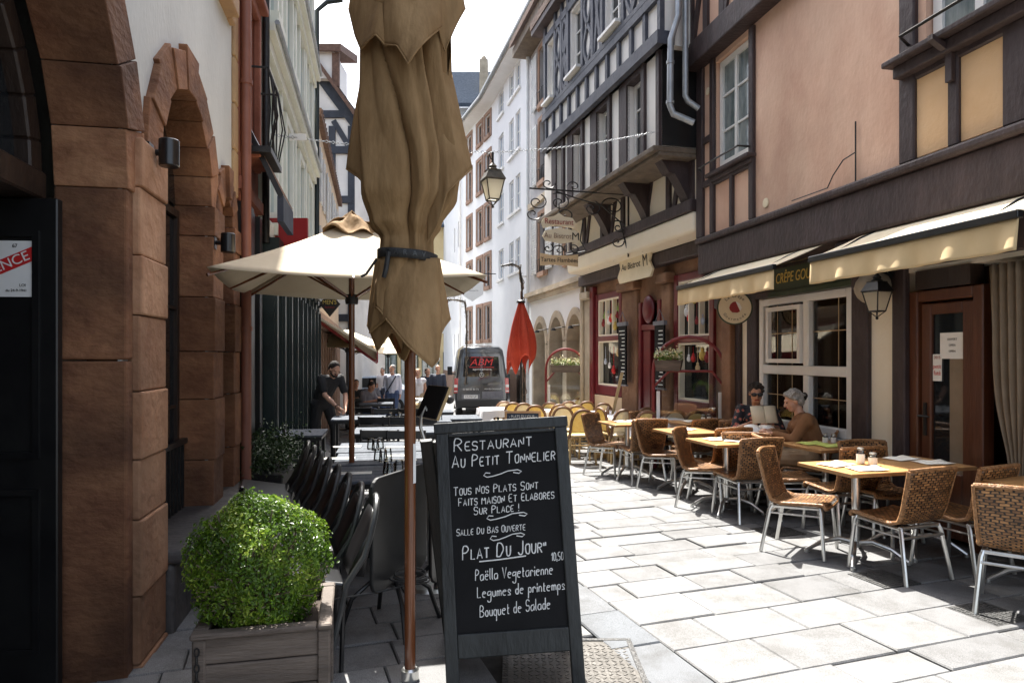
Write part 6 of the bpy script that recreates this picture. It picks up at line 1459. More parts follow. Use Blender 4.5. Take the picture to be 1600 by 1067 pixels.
def leafmat():
    k, t_, b = newmat('box leaf tints'); N = t_.nodes; L_ = t_.links; at_ = N.new('ShaderNodeAttribute'); at_.attribute_name = 'tint'; r = N.new('ShaderNodeValToRGB'); e = r.color_ramp.elements
    e[0].color = (.05, .11, .008, 1); e[1].color = (.34, .42, .06, 1); x = e.new(.6); x.color = (.13, .23, .018, 1); L_.new(at_.outputs['Fac'], r.inputs[0]); L_.new(r.outputs[0], b.inputs['Base Color']); b.inputs['Roughness'].default_value = .38
    tr = N.new('ShaderNodeBsdfTranslucent'); L_.new(r.outputs[0], tr.inputs[0]); mx = N.new('ShaderNodeMixShader'); mx.inputs[0].default_value = .4; L_.new(b.outputs[0], mx.inputs[1]); L_.new(tr.outputs[0], mx.inputs[2]); L_.new(mx.outputs[0], N['Material Output'].inputs[0])
    return k
m.build('foliage', leafmat(), t, recalc=False)
m = MB()
for _ in range(160):
    d = V(rn.gauss(0, 1), rn.gauss(0, 1), rn.gauss(0, 1)); d.normalize(); a = V(bc.x+rn.gauss(0, .05), bc.y+rn.gauss(0, .05), .44); e = bc+d*.31
    if e.z < .45: continue
    m.tube([a, a*.5+e*.5+V(0, 0, .05), e], .003, 4)
m.build('stems', M['twig'], t)
# dark shrub in a trough beyond the leaning chairs
t = thing('dark_shrub', 'dark green shrub in a black trough against the left wall', 'shrub', (-2.45, 6.9, 0)); rn = random.Random(12)
m = MB(); m.box(-2.68, -2.22, 6.6, 7.3, 0, .5); m.build('trough', M['plastic'], t, mods=[BEV(.01, 1)])
m = MB(); leaves(m, 2600, lambda: (lambda d: V(-2.45, 6.95, .66)+V(d.x*.25, d.y*.4, d.z*.2))(V(rn.gauss(0, .6), rn.gauss(0, .6), rn.gauss(0, .6))), .015, .028, rn); m.build('foliage', M['leafdark'], t, recalc=False)
# ------------------------------------------------------------------ left terrace: black chairs tipped against the tables
def arch_chair():                       # faces +Y, tubular arched back
    t = thing('black_chair', 'chair', 'chair')
    def ar(k): a = math.pi*k/18; return V(-.2*math.cos(a), -.2-.10*(.45+.42*math.sin(a)**.7)/.87, .46+.44*math.sin(a)**.62)
    m = MB(); m.tube([V(-.2, -.19, .1), V(-.2, -.2, .46)]+[ar(k) for k in range(1, 18)]+[V(.2, -.2, .46), V(.2, -.19, .1)], .0165, 8); m.build('back_frame', M['steel'], t, smooth=True, local=True)
    m = MB(); m.grid(lambda u, v: V((u-.5)*.37, -.205-.09*v*.9, .50+(.34*math.sqrt(max(0, 1-(2*u-1)**4)))*v), 10, 6); m.build('backrest', M['blackmetal'], t, smooth=True, local=True, mods=[SOL(.008)])
    m = MB(); m.box(-.2, .2, -.19, .2, .44, .465); m.build('seat', M['blackmetal'], t, local=True, mods=[BEV(.012, 2)])
    for x in (-.19, .19):
        m = MB(); m.tube([V(x, .19, .44), V(x*1.08, .22, 0)], .0125, 7); m.build('leg', M['blackmetal'], t, smooth=True, local=True)
        m = MB(); m.tube([V(x, -.19, .44), V(x*1.08, -.26, 0)], .0125, 7); m.build('leg', M['blackmetal'], t, smooth=True, local=True)
    return t
AC = arch_chair()
labs = ['black arch-backed chair leaning on the terrace tables, nearest to the box ball', 'black arch-backed chair leaning on the tables, second from the box ball', 'black arch-backed chair leaning on the tables, third from the box ball', 'black arch-backed chair leaning on the tables, fourth from the box ball', 'black arch-backed chair leaning on the tables, fifth from the box ball', 'black arch-backed chair leaning on the tables, sixth from the box ball', 'black arch-backed chair leaning on the tables, seventh from the box ball', 'black arch-backed chair at the far end of the leaning row']
for i, lab in enumerate(labs):
    o = place(AC, (-1.20-.155*i, 3.66+.34*i, .02), R(90+22), lab, 'black chairs tipped against the terrace tables')
    o.rotation_euler = (R(11), 0, R(90+20))
    o.location.z = .04
# tilt-top tables with their tops flipped upright
def tilt_table(loc, rz, m_, lab, s=.33):
    t = thing('tilt_top_table', lab, 'table', loc, rz, 'tables with their tops flipped upright')
    m = MB(); q_ = []; r = .07
    for cx, cz, a0 in ((s-r, .62+s-r, 0), (-s+r, .62+s-r, 90), (-s+r, .62-s+r, 180), (s-r, .62-s+r, 270)):
        for k in range(5): a = R(a0+k*22.5); q_.append(V(cx+r*math.cos(a), -.012, cz+r*math.sin(a)))
    m.poly(q_, V(0, .024, 0)); m.build('table_top', M[m_], t, local=True, mods=[BEV(.006, 2)])
    m = MB(); m.tube([V(0, .05, .66), V(0, .06, .24)], .022, 8); m.box(-.12, .12, .012, .04, .55, .7); m.build('column', M['blackmetal'], t, smooth=True, local=True)
    for a in range(4):
        T = Matrix.Translation((0, .06, 0)) @ Matrix.Rotation(R(45+90*a), 4, 'Z'); m = MB(); m.tube([T @ V(0, 0, .26), T @ V(.12, 0, .29), T @ V(.24, 0, .2), T @ V(.31, 0, 0)], .014, 8); m.build('foot', M['blackmetal'], t, smooth=True, local=True)
    return t
tilt_table((-.68, 4.15, 0), R(70), 'panelgrey', 'grey tilt-top table with its top flipped upright behind the parasol pole')
tilt_table((-.36, 4.45, 0), R(68), 'blackmetal', 'black tilt-top table with its top flipped upright just behind the blackboard', .36)
m = MB(); P = []
for k in range(60):
    a = k*.42; P.append(V(-.60+.10*math.cos(a)+.02*math.sin(a*.31), 4.02+.09*math.sin(a), .33+.012*math.sin(a*.7)+k*.0006))
m.tube([V(-1.12, 3.5, .36), V(-.95, 3.7, .33), V(-.75, 3.9, .30)]+P, .0055, 6); tag(m.build('cable', M['steel'], None, smooth=True), 'coiled grey security cable hung between the flipped table and the chairs', 'cable')
# laid tables
def slat_table(x, y, rz, lab, w_=.8, d_=.7, h=.75):
    t = thing('terrace_table', lab, 'table', (x, y, gz(y)), rz, 'grey slatted terrace tables')
    m = MB(); n = 5
    for i in range(n): m.box(-w_/2, w_/2, -d_/2+i*d_/n+.004, -d_/2+(i+1)*d_/n-.004, h-.022, h)
    m.build('table_top', M['slattop'], t, local=True, mods=[BEV(.003, 1)])
    m = MB()
    for s in (-1, 1): m.box(-w_/2+.01, w_/2-.01, s*(d_/2-.02)-.015, s*(d_/2-.02)+.015, h-.06, h-.023); m.box(s*(w_/2-.03)-.015, s*(w_/2-.03)+.015, -d_/2+.036, d_/2-.036, h-.06, h-.023)
    m.build('apron', M['blackmetal'], t, local=True)
    for sx in (-1, 1):
        for sy in (-1, 1): m = MB(); m.box(sx*(w_/2-.05)-.018, sx*(w_/2-.05)+.018, sy*(d_/2-.05)-.018, sy*(d_/2-.05)+.018, 0, h-.06); m.build('leg', M['blackmetal'], t, local=True)
    return t
TA = R(10)
for x, y, lab in ((-.95, 5.25, 'slatted terrace table nearest to us, laid with glasses'), (-1.14, 6.0, 'laid slatted table through which the sand parasol rises'), (-1.30, 6.74, 'third slatted table of the laid row'),
    (-1.35, 8.3, 'grey table standing crosswise behind the laid row'), (-2.6, 8.0, 'grey table by the left shopfront near the waiter'), (-1.45, 9.9, 'black table with upturned glasses in the middle of the terrace'), (-.9, 10.6, 'grey table at the street side beyond the black chairs'), (-2.35, 10.5, 'table the waiter is laying'), (-1.5, 12.6, 'far metal table with the bread baskets')):
    slat_table(x, y, TA, lab, 1.1 if y in (8.3, 9.9) else .8)
def glass(x, y, lab):
    t = MB(); t.lathe([(.036, 0), (.039, .004), (.030, .095), (.026, .10)], (x, y, gz(y)+.752), 14)
    return tag(t.build('tumbler', M['clear'], None, smooth=True), lab, 'glass', 'upturned tumblers on the terrace tables')
for x, y in ((-.90, 5.08), (-.94, 5.16), (-.86, 5.20), (-.96, 5.3), (-1.09, 5.78), (-1.15, 5.86), (-1.07, 5.88), (-1.30, 6.5), (-1.36, 6.58), (-1.28, 6.62)): glass(x, y, 'clear tumbler turned upside down on the laid row of slatted tables')
for i in range(6): glass(-1.75+i*.12+.05*(i//2), 9.85+.06*(i % 2), 'clear tumbler turned upside down on the black table farther back')
def setting(x, y, rz, lab):
    t = thing('place_setting', lab, 'cutlery', (x, y, gz(y)+.752), rz, 'napkins with cutlery on the terrace tables')
    m = MB(); m.box(-.13, .13, -.05, .05, 0, .004); m.build('napkin', M['napkin'], t, local=True)
    m = MB(); m.box(-.11, .0, -.022, -.012, .004, .008); m.ell((-.125, -.017, .007), (.02, .011, .004), n=8, m=4); m.build('fork', M['alu'], t, local=True)
    m = MB(); m.box(-.11, .02, .010, .020, .004, .008); m.box(.02, .12, .008, .024, .004, .0065); m.build('knife', M['alu'], t, local=True)
for x, y, lab in ((-.70, 5.12, 'cutlery on a napkin, right side of the nearest laid table'), (-.72, 5.42, 'cutlery on a napkin, far right corner of the nearest laid table'), (-1.20, 5.2, 'cutlery on a napkin, left side of the nearest laid table'), (-.95, 5.85, 'cutlery on a napkin right of the sand parasol pole'), (-1.0, 6.12, 'cutlery on a napkin behind the sand parasol pole'), (-1.5, 5.95, 'cutlery on a napkin left of the sand parasol pole'), (-1.1, 6.7, 'cutlery on a napkin on the third laid table, right side'), (-1.62, 6.72, 'cutlery on a napkin on the third laid table, left side')): setting(x, y, TA, lab)
# black slat-back chairs round the farther tables
def slat_chair():
    t = thing('slat_chair', 'chair', 'chair')
    m = MB(); m.box(-.2, .2, -.2, .2, .43, .455); m.build('seat', M['blackmetal'], t, local=True, mods=[BEV(.01, 1)])
    m = MB()
    for i in range(3): m.box(-.2, .2, -.235-.012*i, -.22-.012*i, .55+i*.11, .63+i*.11)
    m.build('backrest', M['blackmetal'], t, local=True)
    for x in (-.2, .2):
        m = MB(); m.tube([V(x, .19, .44), V(x, .2, 0)], .013, 6); m.build('leg', M['blackmetal'], t, local=True)
        m = MB(); m.tube([V(x, -.26, .86), V(x, -.2, .44), V(x, -.22, 0)], .013, 6); m.build('leg', M['blackmetal'], t, local=True)
    return t
SC = slat_chair(); k = 0
for px, y, f, lab in ((600, 7.55, (0, 1), 'black slat-back chair in front of the crosswise table, left one'), (640, 7.5, (0, 1), 'black slat-back chair in front of the crosswise table, right one'), (590, 9.2, (0, 1), 'black slat-back chair before the black table, left one'), (627, 9.25, (0, 1), 'black slat-back chair before the black table, middle one'), (662, 9.3, (0, 1), 'black slat-back chair before the black table, street side'), (598, 10.7, (0, -1), 'black slat-back chair facing us beyond the black table, left one'), (632, 10.8, (0, -1), 'black slat-back chair facing us beyond the black table, right one'),
    (480, 7.7, (.8, .3), 'black slat-back chair by the left shopfront'), (668, 6.2, (-1, .1), 'black slat-back chair behind the blackboard, seen sideways'), (655, 5.6, (-1, .2), 'black slat-back chair close behind the parasol pole'), (572, 12.0, (.2, 1), 'black slat-back chair beyond the waiter')):
    place(SC, at(px, y), face(*f), lab, 'black slat-back chairs of the terrace')
# menu lectern
t = thing('menu_lectern', 'tilted dark menu panel on a curved steel arm behind the blackboard', 'menu stand', (-.55, 4.9, 0))
LT = Matrix.Translation(q(676, 628, 4.9)) @ Matrix.Rotation(R(-58), 4, 'Z') @ Matrix.Rotation(R(-24), 4, 'X')
m = MB(); m.box(-.16, .16, -.012, .0, -.12, .12, LT); m.build('panel', M['slateboard'], t)
m = MB(); m.box(-.165, .165, .0, .022, -.125, .125, LT); m.build('back', M['cane'], t)
m = MB(); m.tube([LT @ V(0, .02, -.1), q(665, 636, 4.9), q(658, 650, 4.9), q(657, 668, 4.9), q(664, 690, 4.9), V(q(672, 730, 4.9).x, 4.9, .05)], .012, 8); m.lathe([(.2, 0), (.19, .03)], (q(672, 730, 4.9).x, 4.9, 0), 20); m.build('stand', M['alu'], t, smooth=True)
# ------------------------------------------------------------------ van
vx, vy = -1.07, 24.0; vg = gz(26)
t = thing('delivery_van', 'dark grey delivery van with red lettering on its rear doors', 'van', (vx, vy, vg), R(6))
SCV = .94
def sec(y, wb, wt, zt, zb=.38): return [V(-wb*.98, y, zb), V(-wb, y, .9), V(-wb*.99, y, 1.3), V(-wt*1.02, y, zt-.42), V(-wt*.95, y, zt-.12), V(-wt*.78, y, zt), V(wt*.78, y, zt), V(wt*.95, y, zt-.12), V(wt*1.02, y, zt-.42), V(wb*.99, y, 1.3), V(wb, y, .9), V(wb*.98, y, zb)]
S_ = [sec(0.0, .95, .80, 2.56), sec(.05, .99, .84, 2.66), sec(.5, 1.0, .86, 2.72), sec(4.2, 1.0, .86, 2.7), sec(4.7, 1.0, .82, 2.45), sec(5.4, .98, .75, 1.5), sec(5.9, .9, .7, 1.05)]
m = MB(); vs = [p*SCV for s_ in S_ for p in s_]; n = 12
m.add(vs, [(i*n+k, i*n+(k+1) % n, (i+1)*n+(k+1) % n, (i+1)*n+k) for i in range(6) for k in range(n)]+[tuple(range(n)), tuple(6*n+k for k in range(n))]); m.build('body', M['vanpaint'], t, smooth=True, local=True, mods=[BEV(.03, 3)])
def vb(m, x0, x1, y0, y1, z0, z1): m.box(x0*SCV, x1*SCV, y0*SCV, y1*SCV, z0*SCV, z1*SCV)
def vq(m, x0, x1, z0, z1, tk=.012, taper=True):           # slab on the rear face
    f = lambda z: 1 if z < 1.3 else 1-.16*(z-1.3)/1.3
    m.hexa([V(x*f(z)*SCV, y*SCV, z*SCV) for z in (z0, z1) for x, y in ((x0, -tk), (x1, -tk), (x1, .01), (x0, .01))])
m = MB(); vq(m, -.72, -.04, 1.55, 2.3, .006); vq(m, .04, .72, 1.55, 2.3, .006); m.build('rear_window', M['glass'], t, local=True)
m = MB(); vq(m, -.008, .008, .7, 2.5, .003); vq(m, -.83, -.82, .7, 2.5, .003); vq(m, .82, .83, .7, 2.5, .003); vq(m, -.8, .8, 2.44, 2.46, .004); m.build('door_seam', M['plastic'], t, local=True)
m = MB(); vq(m, -.95, .95, .42, .68, .10); vq(m, -.6, .6, .3, .42, .08); m.build('bumper', M['plastic'], t, local=True, mods=[BEV(.02, 2)])
for s in (-1, 1):
    m = MB(); vq(m, s*.965-.07, s*.965+.07, .95, 1.5, .03); f = m.build('tail_light', M['taillight'], t, local=True); m = MB(); vq(m, s*.965-.06, s*.965+.06, 1.16, 1.26, .036); m.build('reflector', M['signwhite'], f, local=True); m = MB(); vq(m, s*.965-.06, s*.965+.06, 1.0, 1.03, .036); m.build('reflector', M['signwhite'], f, local=True)
m = MB(); vq(m, -.66, -.14, .74, .87, .014); vp_ = m.build('number_plate', M['signwhite'], t, local=True)
m = MB(); vq(m, .02, .82, .74, 1.0, .008); vq(m, -.74, -.06, .72, .90, .006); m.build('lower_panel', M['greycloth'], t, local=True)
m = MB(); vq(m, .05, .22, 1.2, 1.30, .03); vq(m, -.56, -.5, 1.27, 1.33, .02); vq(m, .45, .51, 1.35, 1.41, .02); m.build('handle', M['plastic'], t, local=True)
m = MB(); T = Matrix.Rotation(R(90), 4, 'X'); m.lathe([(.10*SCV, 0), (.10*SCV, .02)], V(0, -.0, 1.62*SCV), 20, T); m.build('badge', M['plastic'], t, local=True, smooth=True)
m = MB(); m.tube([V(0, -.014, 1.62)*SCV+V(.075*math.cos(a*.5236), -.012, .075*math.sin(a*.5236)) for a in range(12)], .008, 5, closed=True)
for a in (90, 210, 330): m.tube([V(0, -.026, 1.62*SCV), V(.075*math.cos(R(a)), -.026, 1.62*SCV+.075*math.sin(R(a)))], .006, 5)
m.build('badge_ring', M['alu'], t, local=True)
w0 = WM[t]; rt = w0.to_3x3() @ V(1, 0, 0)
text('lettering', 'ABM', w0 @ V(0, -.014, 2.08*SCV), rt, NU, .25, M['red'], t, .004, .82, shear=.25)
m = MB(); vq(m, -.5, .5, 1.895, 1.915, .01); vq(m, -.44, .52, 2.27, 2.285, .01); m.build('lettering_rule', M['red'], t, local=True)
text('lettering', 'agencement', w0 @ V(0.02, -.013, 1.83*SCV), rt, NU, .06, M['signwhite'], t, .003, .66)
text('lettering', '03 88 83 82 72', w0 @ V(-.38, -.013, 1.08*SCV), rt, NU, .06, M['signwhite'], t, .003, .55); text('lettering', 'www.abm-decoration.fr', w0 @ V(.4, -.013, 1.1*SCV), rt, NU, .05, M['signwhite'], t, .003, .6)
text('lettering', 'CS-947-JP', w0 @ V(-.375, -.016, .805*SCV), rt, NU, .07, M['ink'], t, .003, .4)
for x in (-.82, .82):
    for y in (.95, 4.75):
        m = MB(); T = Matrix.Rotation(R(90), 4, 'Y'); m.lathe([(.2, -.11), (.33, -.11), (.35, -.07), (.35, .07), (.33, .11), (.2, .11)], V(x*SCV, y*SCV, .34), 22, T); wl = m.build('wheel', M['rubber'], t, smooth=True, local=True)
        m = MB(); m.lathe([(.2, -.112), (.19, -.1), (.19, .1), (.2, .112)], V(x*SCV, y*SCV, .34), 18, T); m.build('rim', M['zinc'], wl, smooth=True, local=True)
for s in (-1, 1): m = MB(); m.box(s*1.05-.1, s*1.05+.1, 4.4, 4.5, 1.4, 1.75); m.tube([V(s*.9, 4.5, 1.45), V(s*1.05, 4.46, 1.5)], .03); m.build('wing_mirror', M['plastic'], t, local=True)
# ------------------------------------------------------------------ far pale car
t = thing('pale_car', 'pale blue car parked across the far end of the street', 'car', (-5.7, 27, gz(27)), R(0))
pr = [(-2., .35), (-2.05, .7), (-1.95, .88), (-1.2, .98), (-.55, 1.42), (.6, 1.45), (1.4, 1.0), (2., .85), (2.05, .4), (1.9, .3), (-1.9, .3)]
m = MB(); m.poly([V(x, -.8, z) for x, z in pr], V(0, 1.6, 0)); m.build('body', M['carpaint'], t, local=True, mods=[BEV(.08, 3)])
m = MB(); m.poly([V(x, -.805, z) for x, z in ((-1.0, 1.0), (-.5, 1.36), (.55, 1.38), (1.1, 1.02))], V(0, 1.61, 0)); m.build('side_window', M['glass'], t, local=True)
for x in (-1.25, 1.25):
    for y in (-.74, .74):
        m = MB(); T = Matrix.Rotation(R(90), 4, 'X'); m.lathe([(.2, -.1), (.31, -.09), (.31, .09), (.2, .1)], V(x, y, .31), 20, T); wl = m.build('wheel', M['rubber'], t, smooth=True, local=True)
        m = MB(); m.lathe([(.05, -.105), (.19, -.1), (.19, .1), (.05, .105)], V(x, y, .31), 12, T); m.build('rim', M['zinc'], wl, local=True)

# ------------------------------------------------------------------ people
REM = lambda vx_, it=3: [('REMESH', dict(mode='VOXEL', voxel_size=vx_, use_smooth_shade=True)), ('SMOOTH', dict(factor=.5, iterations=it))]
def stand(h=1.75, **kw):
    J = dict(pel=(0, 0, .94), wai=(0, .0, 1.08), che=(0, .01, 1.30), nek=(0, .0, 1.46), hd=(0, .025, 1.61),
        shL=(-.175, 0, 1.405), shR=(.175, 0, 1.405), elL=(-.225, -.03, 1.12), elR=(.225, -.03, 1.12), wrL=(-.23, .06, .88), wrR=(.23, .06, .88),
        hiL=(-.09, 0, .92), hiR=(.09, 0, .92), knL=(-.10, .04, .50), knR=(.10, -.02, .50), anL=(-.10, .10, .08), anR=(.10, -.10, .08))
    J.update(kw); k = h/1.75
    return {a: Vector(b)*k for a, b in J.items()}
def sit(**kw):
    J = dict(pel=(0, -.05, .53), wai=(0, -.05, .66), che=(0, -.03, .88), nek=(0, .0, 1.04), hd=(0, .03, 1.19),
        shL=(-.175, -.01, .985), shR=(.175, -.01, .985), elL=(-.24, .10, .74), elR=(.24, .10, .74), wrL=(-.12, .32, .80), wrR=(.12, .32, .80),
        hiL=(-.09, 0, .52), hiR=(.09, 0, .52), knL=(-.11, .42, .52), knR=(.11, .42, .52), anL=(-.11, .40, .08), anR=(.11, .40, .08))
    J.update(kw); return {a: Vector(b) for a, b in J.items()}
def hand(m, wr, d, nrm, s, curl=.5, r=.0085):
    d = d.normalized(); nrm = (nrm-d*nrm.dot(d)).normalized(); sd_ = d.cross(nrm).normalized()
    for o in (-.026, -.009, .009, .026): m.cap(wr+sd_*o*.7, wr+d*.085+sd_*o, .016, .014, 7)
    for o, L_ in ((-.031, .058), (-.011, .072), (.010, .076), (.030, .066)):
        a = wr+d*.085+sd_*o; b = a+(d*math.cos(curl*.7)-nrm*math.sin(curl*.7))*L_*.55; c_ = b+(d*math.cos(curl*1.8)-nrm*math.sin(curl*1.8))*L_*.5
        m.cap(a, b, r*1.1, r, 6); m.cap(b, c_, r, r*.85, 6)
    a = wr+d*.03+sd_*s*.03; b = a+(d*.6+sd_*s*.75-nrm*.25).normalized()*.045; c_ = b+(d*.9+sd_*s*.2-nrm*.4).normalized()*.035
    m.cap(a, b, r*1.35, r*1.15, 6); m.cap(b, c_, r*1.15, r*.9, 6)
def person(lab, loc, rz, J, skin='skin', top='blackcloth', legs='jeans', hair='hairdark', sleeves='short', girth=1., vox=.009, hstyle='short', hyaw=0., hpitch=0., hroll=0., fem=False, shoes='shoe', curl=.6, beard=False, eyes=True, group=None):
    t = thing('person', lab, 'person', loc, rz, group); g = girth
    HR = Matrix.Rotation(hyaw, 3, 'Z') @ Matrix.Rotation(-hpitch, 3, 'X') @ Matrix.Rotation(hroll, 3, 'Y'); hd = J['hd']
    H = lambda x, y, z: hd+HR @ V(x, y, z)
    def torso(m, e):
        m.cap(J['hiL']*.75+J['pel']*.25, J['hiR']*.75+J['pel']*.25, .105*g+e, .105*g+e); m.cap(J['pel'], J['wai'], .115*g+e, .108*g+e); m.cap(J['pel']+V(-.06, 0, 0), J['wai']+V(-.05, 0, 0), .09*g+e, .09*g+e); m.cap(J['pel']+V(.06, 0, 0), J['wai']+V(.05, 0, 0), .09*g+e, .09*g+e)
        for s in (-1, 1):
            sh = J['shL'] if s < 0 else J['shR']; m.cap(J['wai']+V(s*.05, 0, 0), J['che']*.7+sh*.3, .095*g+e, .105*g+e)
            m.cap(J['che']*.6+sh*.4-V(0, 0, .02), sh-V(0, 0, .03), .09*g+e, .062+e); m.cap(J['nek']-V(0, 0, .05), sh*.9+J['nek']*.1-V(0, 0, .012), .05+e*.6, .05+e)
            if fem: m.ell(J['che']+(sh-J['che'])*.42+V(0, .085*g, -.05), (.068+e, .065+e, .068+e))
        m.cap(J['wai'], J['che'], .11*g+e, .115*g+e)
    m = MB(); torso(m, 0)
    nb = H(0, -.015, -.085); m.cap(J['nek']-V(0, 0, .03), nb, .055, .05)
    m.ell(H(0, -.012, .035), (.074, .092, .085), HR.to_4x4()); m.ell(H(0, .022, -.02), (.062, .066, .088), HR.to_4x4()); m.cap(H(-.02, .052, -.075), H(.02, .052, -.075), .03, .03); m.ell(H(-.035, .045, -.03), (.03, .03, .035)); m.ell(H(.035, .045, -.03), (.03, .03, .035))
    m.cap(H(0, .09, .012), H(0, .107, -.022), .009, .014, 7); m.cap(H(-.014, .095, -.025), H(.014, .095, -.025), .010, .010, 6); m.cap(H(-.04, .078, .028), H(.04, .078, .028), .012, .012, 6)
    m.cap(H(-.017, .086, -.053), H(.017, .086, -.053), .0075, .0075, 6)
    for s in (-1, 1): m.ell(H(s*.076, -.008, -.005), (.009, .018, .03), (HR @ Matrix.Rotation(s*.25, 3, 'Z')).to_4x4(), 8, 6)
    for s, A, B, C_ in ((-1, 'shL', 'elL', 'wrL'), (1, 'shR', 'elR', 'wrR')):
        m.cap(J[A], J[B], .052, .040); m.cap(J[B], J[B]*.6+J[C_]*.4, .040, .042); m.cap(J[B]*.6+J[C_]*.4, J[C_], .042, .027)
        d = J[C_]-J[B]; hand(m, J[C_], d, J.get('palm'+A[-1], V(s, .2, -.3)), -s if False else s, curl)
    for A, B, C_ in (('hiL', 'knL', 'anL'), ('hiR', 'knR', 'anR')):
        m.cap(J[A], J[B], .085*g, .056); m.cap(J[B], J[B]*.65+J[C_]*.35, .055, .056); m.cap(J[B]*.65+J[C_]*.35, J[C_], .056, .036); m.cap(J[C_]+V(0, -.03, -.04), J[C_]+V(0, .13, -.05), .035, .03)
    m.build('body', M[skin], t, local=True, mods=REM(vox, 2))
    m = MB(); torso(m, .014)
    for A, B, C_ in (('shL', 'elL', 'wrL'), ('shR', 'elR', 'wrR')):
        if sleeves == 'none': m.cap(J[A]-V(0, 0, .02), J[A]-V(0, 0, .021), .066, .066); continue
        e_ = J[B] if sleeves == 'long' else J[A]*.28+J[B]*.72
        m.cap(J[A], e_, .070, .056 if sleeves == 'long' else .064)
        if sleeves == 'long': m.cap(J[B], J[B]*.12+J[C_]*.88, .056, .042)
        if sleeves == 'elbow': m.cap(J[A], J[B], .072, .062); m.cap(J[B], J[B]*.75+J[C_]*.25, .060, .058)
    m.build('top', M[top], t, local=True, mods=REM(vox, 3))
    m = MB(); m.cap(J['hiL'], J['hiR'], .118*g, .118*g); m.cap(J['pel']-V(0, 0, .02), J['pel']*.55+J['wai']*.45, .128*g, .122*g); m.cap(J['pel']+V(-.06, 0, 0), J['pel']*.55+J['wai']*.45+V(-.05, 0, 0), .103*g, .103*g); m.cap(J['pel']+V(.06, 0, 0), J['pel']*.55+J['wai']*.45+V(.05, 0, 0), .103*g, .103*g)
    for A, B, C_ in (('hiL', 'knL', 'anL'), ('hiR', 'knR', 'anR')): m.cap(J[A], J[B], .104*g, .074); m.cap(J[B], J[C_]+V(0, 0, .02), .073, .060)
    m.build('trousers', M[legs], t, local=True, mods=REM(vox, 3))
    m = MB()
    for C_ in ('anL', 'anR'): m.cap(J[C_]+V(0, -.04, -.035), J[C_]+V(0, .13, -.045), .045, .036, 8)
    m.build('shoe', M[shoes], t, local=True, smooth=True)
    m = MB()
    if hstyle in ('short', 'curly', 'bun', 'bob', 'thin'):
        m.ell(H(0, -.026, .048), (.082, .092, .085), HR.to_4x4(), 16, 12)
        if hstyle != 'thin': m.ell(H(0, -.062, .0), (.074, .055, .085), HR.to_4x4(), 14, 10)
        if hstyle == 'curly':
            rq = random.Random(3)
            for _ in range(46):
                a = rq.uniform(0, 6.28); b = rq.uniform(-.1, 1.3); d = V(math.cos(a)*math.cos(b), math.sin(a)*math.cos(b), math.sin(b))
                if d.y > .55 and d.z < .55: continue
                m.ell(H(d.x*.085, -.02+d.y*.092, .035+d.z*.085), (.026,)*3, None, 7, 5)
        if hstyle == 'bun':
            for k_ in range(-4, 5):
                x0 = k_*.018; A_, B_, D_ = H(x0, .066-.3*abs(x0), .088-5*x0*x0), H(x0*1.25, -.02, .132-6*x0*x0), H(x0*.5, -.125, .03); m.cap(A_, B_, .013, .015, 7); m.cap(B_, D_, .015, .013, 7)
            m.cap(H(-.075, -.01, .03), H(-.05, .055, .085), .02, .02); m.cap(H(.075, -.01, .03), H(.05, .055, .085), .02, .02); m.cap(H(0, .055, .1), H(0, -.05, .11), .026, .03)
        if hstyle == 'bob':
            for a in range(9): an = R(-20+a*27.5); m.cap(H(.08*math.cos(an+3.14159-.0), -.02-.085*abs(math.sin(an)) if True else 0, .05), H(.086*math.cos(an+3.14159), -.03-.085*abs(math.sin(an)), -.11), .03, .022)
        m.build('hair', M[hair], t, local=True, mods=REM(max(vox*.8, .006), 2))
    if hstyle == 'bun':
        m = MB(); m.ell(H(0, -.135, .02), (.038, .03, .036), HR.to_4x4()); m.ell(H(.01, -.12, -.005), (.03, .03, .03)); m.build('hair_bun', M['hairdark'], t, local=True, smooth=True)
    if beard:
        m = MB(); m.cap(H(-.055, .03, -.055), H(-.02, .066, -.09), .024, .026); m.cap(H(.055, .03, -.055), H(.02, .066, -.09), .024, .026); m.cap(H(-.02, .07, -.09), H(.02, .07, -.09), .026, .026); m.cap(H(-.03, .086, -.04), H(.03, .086, -.04), .011, .011); m.build('beard', M['hairdark'], t, local=True, mods=REM(.008, 2))
    if eyes:
        for s in (-1, 1):
            m = MB(); m.ell(H(s*.031, .082, .008), (.013, .007, .007), HR.to_4x4(), 8, 6); m.build('eye', M['ink'], t, local=True)
        m = MB(); m.cap(H(-.02, .092, -.054), H(.02, .092, -.054), .005, .005, 6); m.build('lips', M['inkred'], t, local=True)
    return t, H
HIP = []
# waiter laying a table, bent forward
J = stand(1.78, pel=(0, -.10, .93), wai=(0, -.06, 1.06), che=(0, .10, 1.25), nek=(0, .20, 1.36), hd=(.02, .29, 1.475), shL=(-.175, .16, 1.33), shR=(.175, .16, 1.33), elL=(-.20, .27, 1.05), elR=(.20, .30, 1.07), wrL=(-.07, .45, .86), wrR=(.12, .50, .90), hiL=(-.09, -.08, .91), hiR=(.09, -.08, .91), knL=(-.14, .06, .50), knR=(.13, -.10, .50), anL=(-.17, .0, .08), anR=(.15, -.20, .08))
wt, _ = person('waiter in black T-shirt and trousers bending to lay a terrace table', at(508, 11.2), face(.75, -.66), J, 'skin', 'blackcloth', 'blackcloth', 'hairdark', 'short', 1.02, .009, 'short', 0, .55, 0, beard=True)
m = MB(); m.tube([J['wrR']+V(.03*math.cos(a), .0+.02*math.sin(a), .03*math.sin(a)) for a in [i*.5236 for i in range(12)]], .007, 6, closed=True); m.build('wristwatch', M['plastic'], wt, local=True)
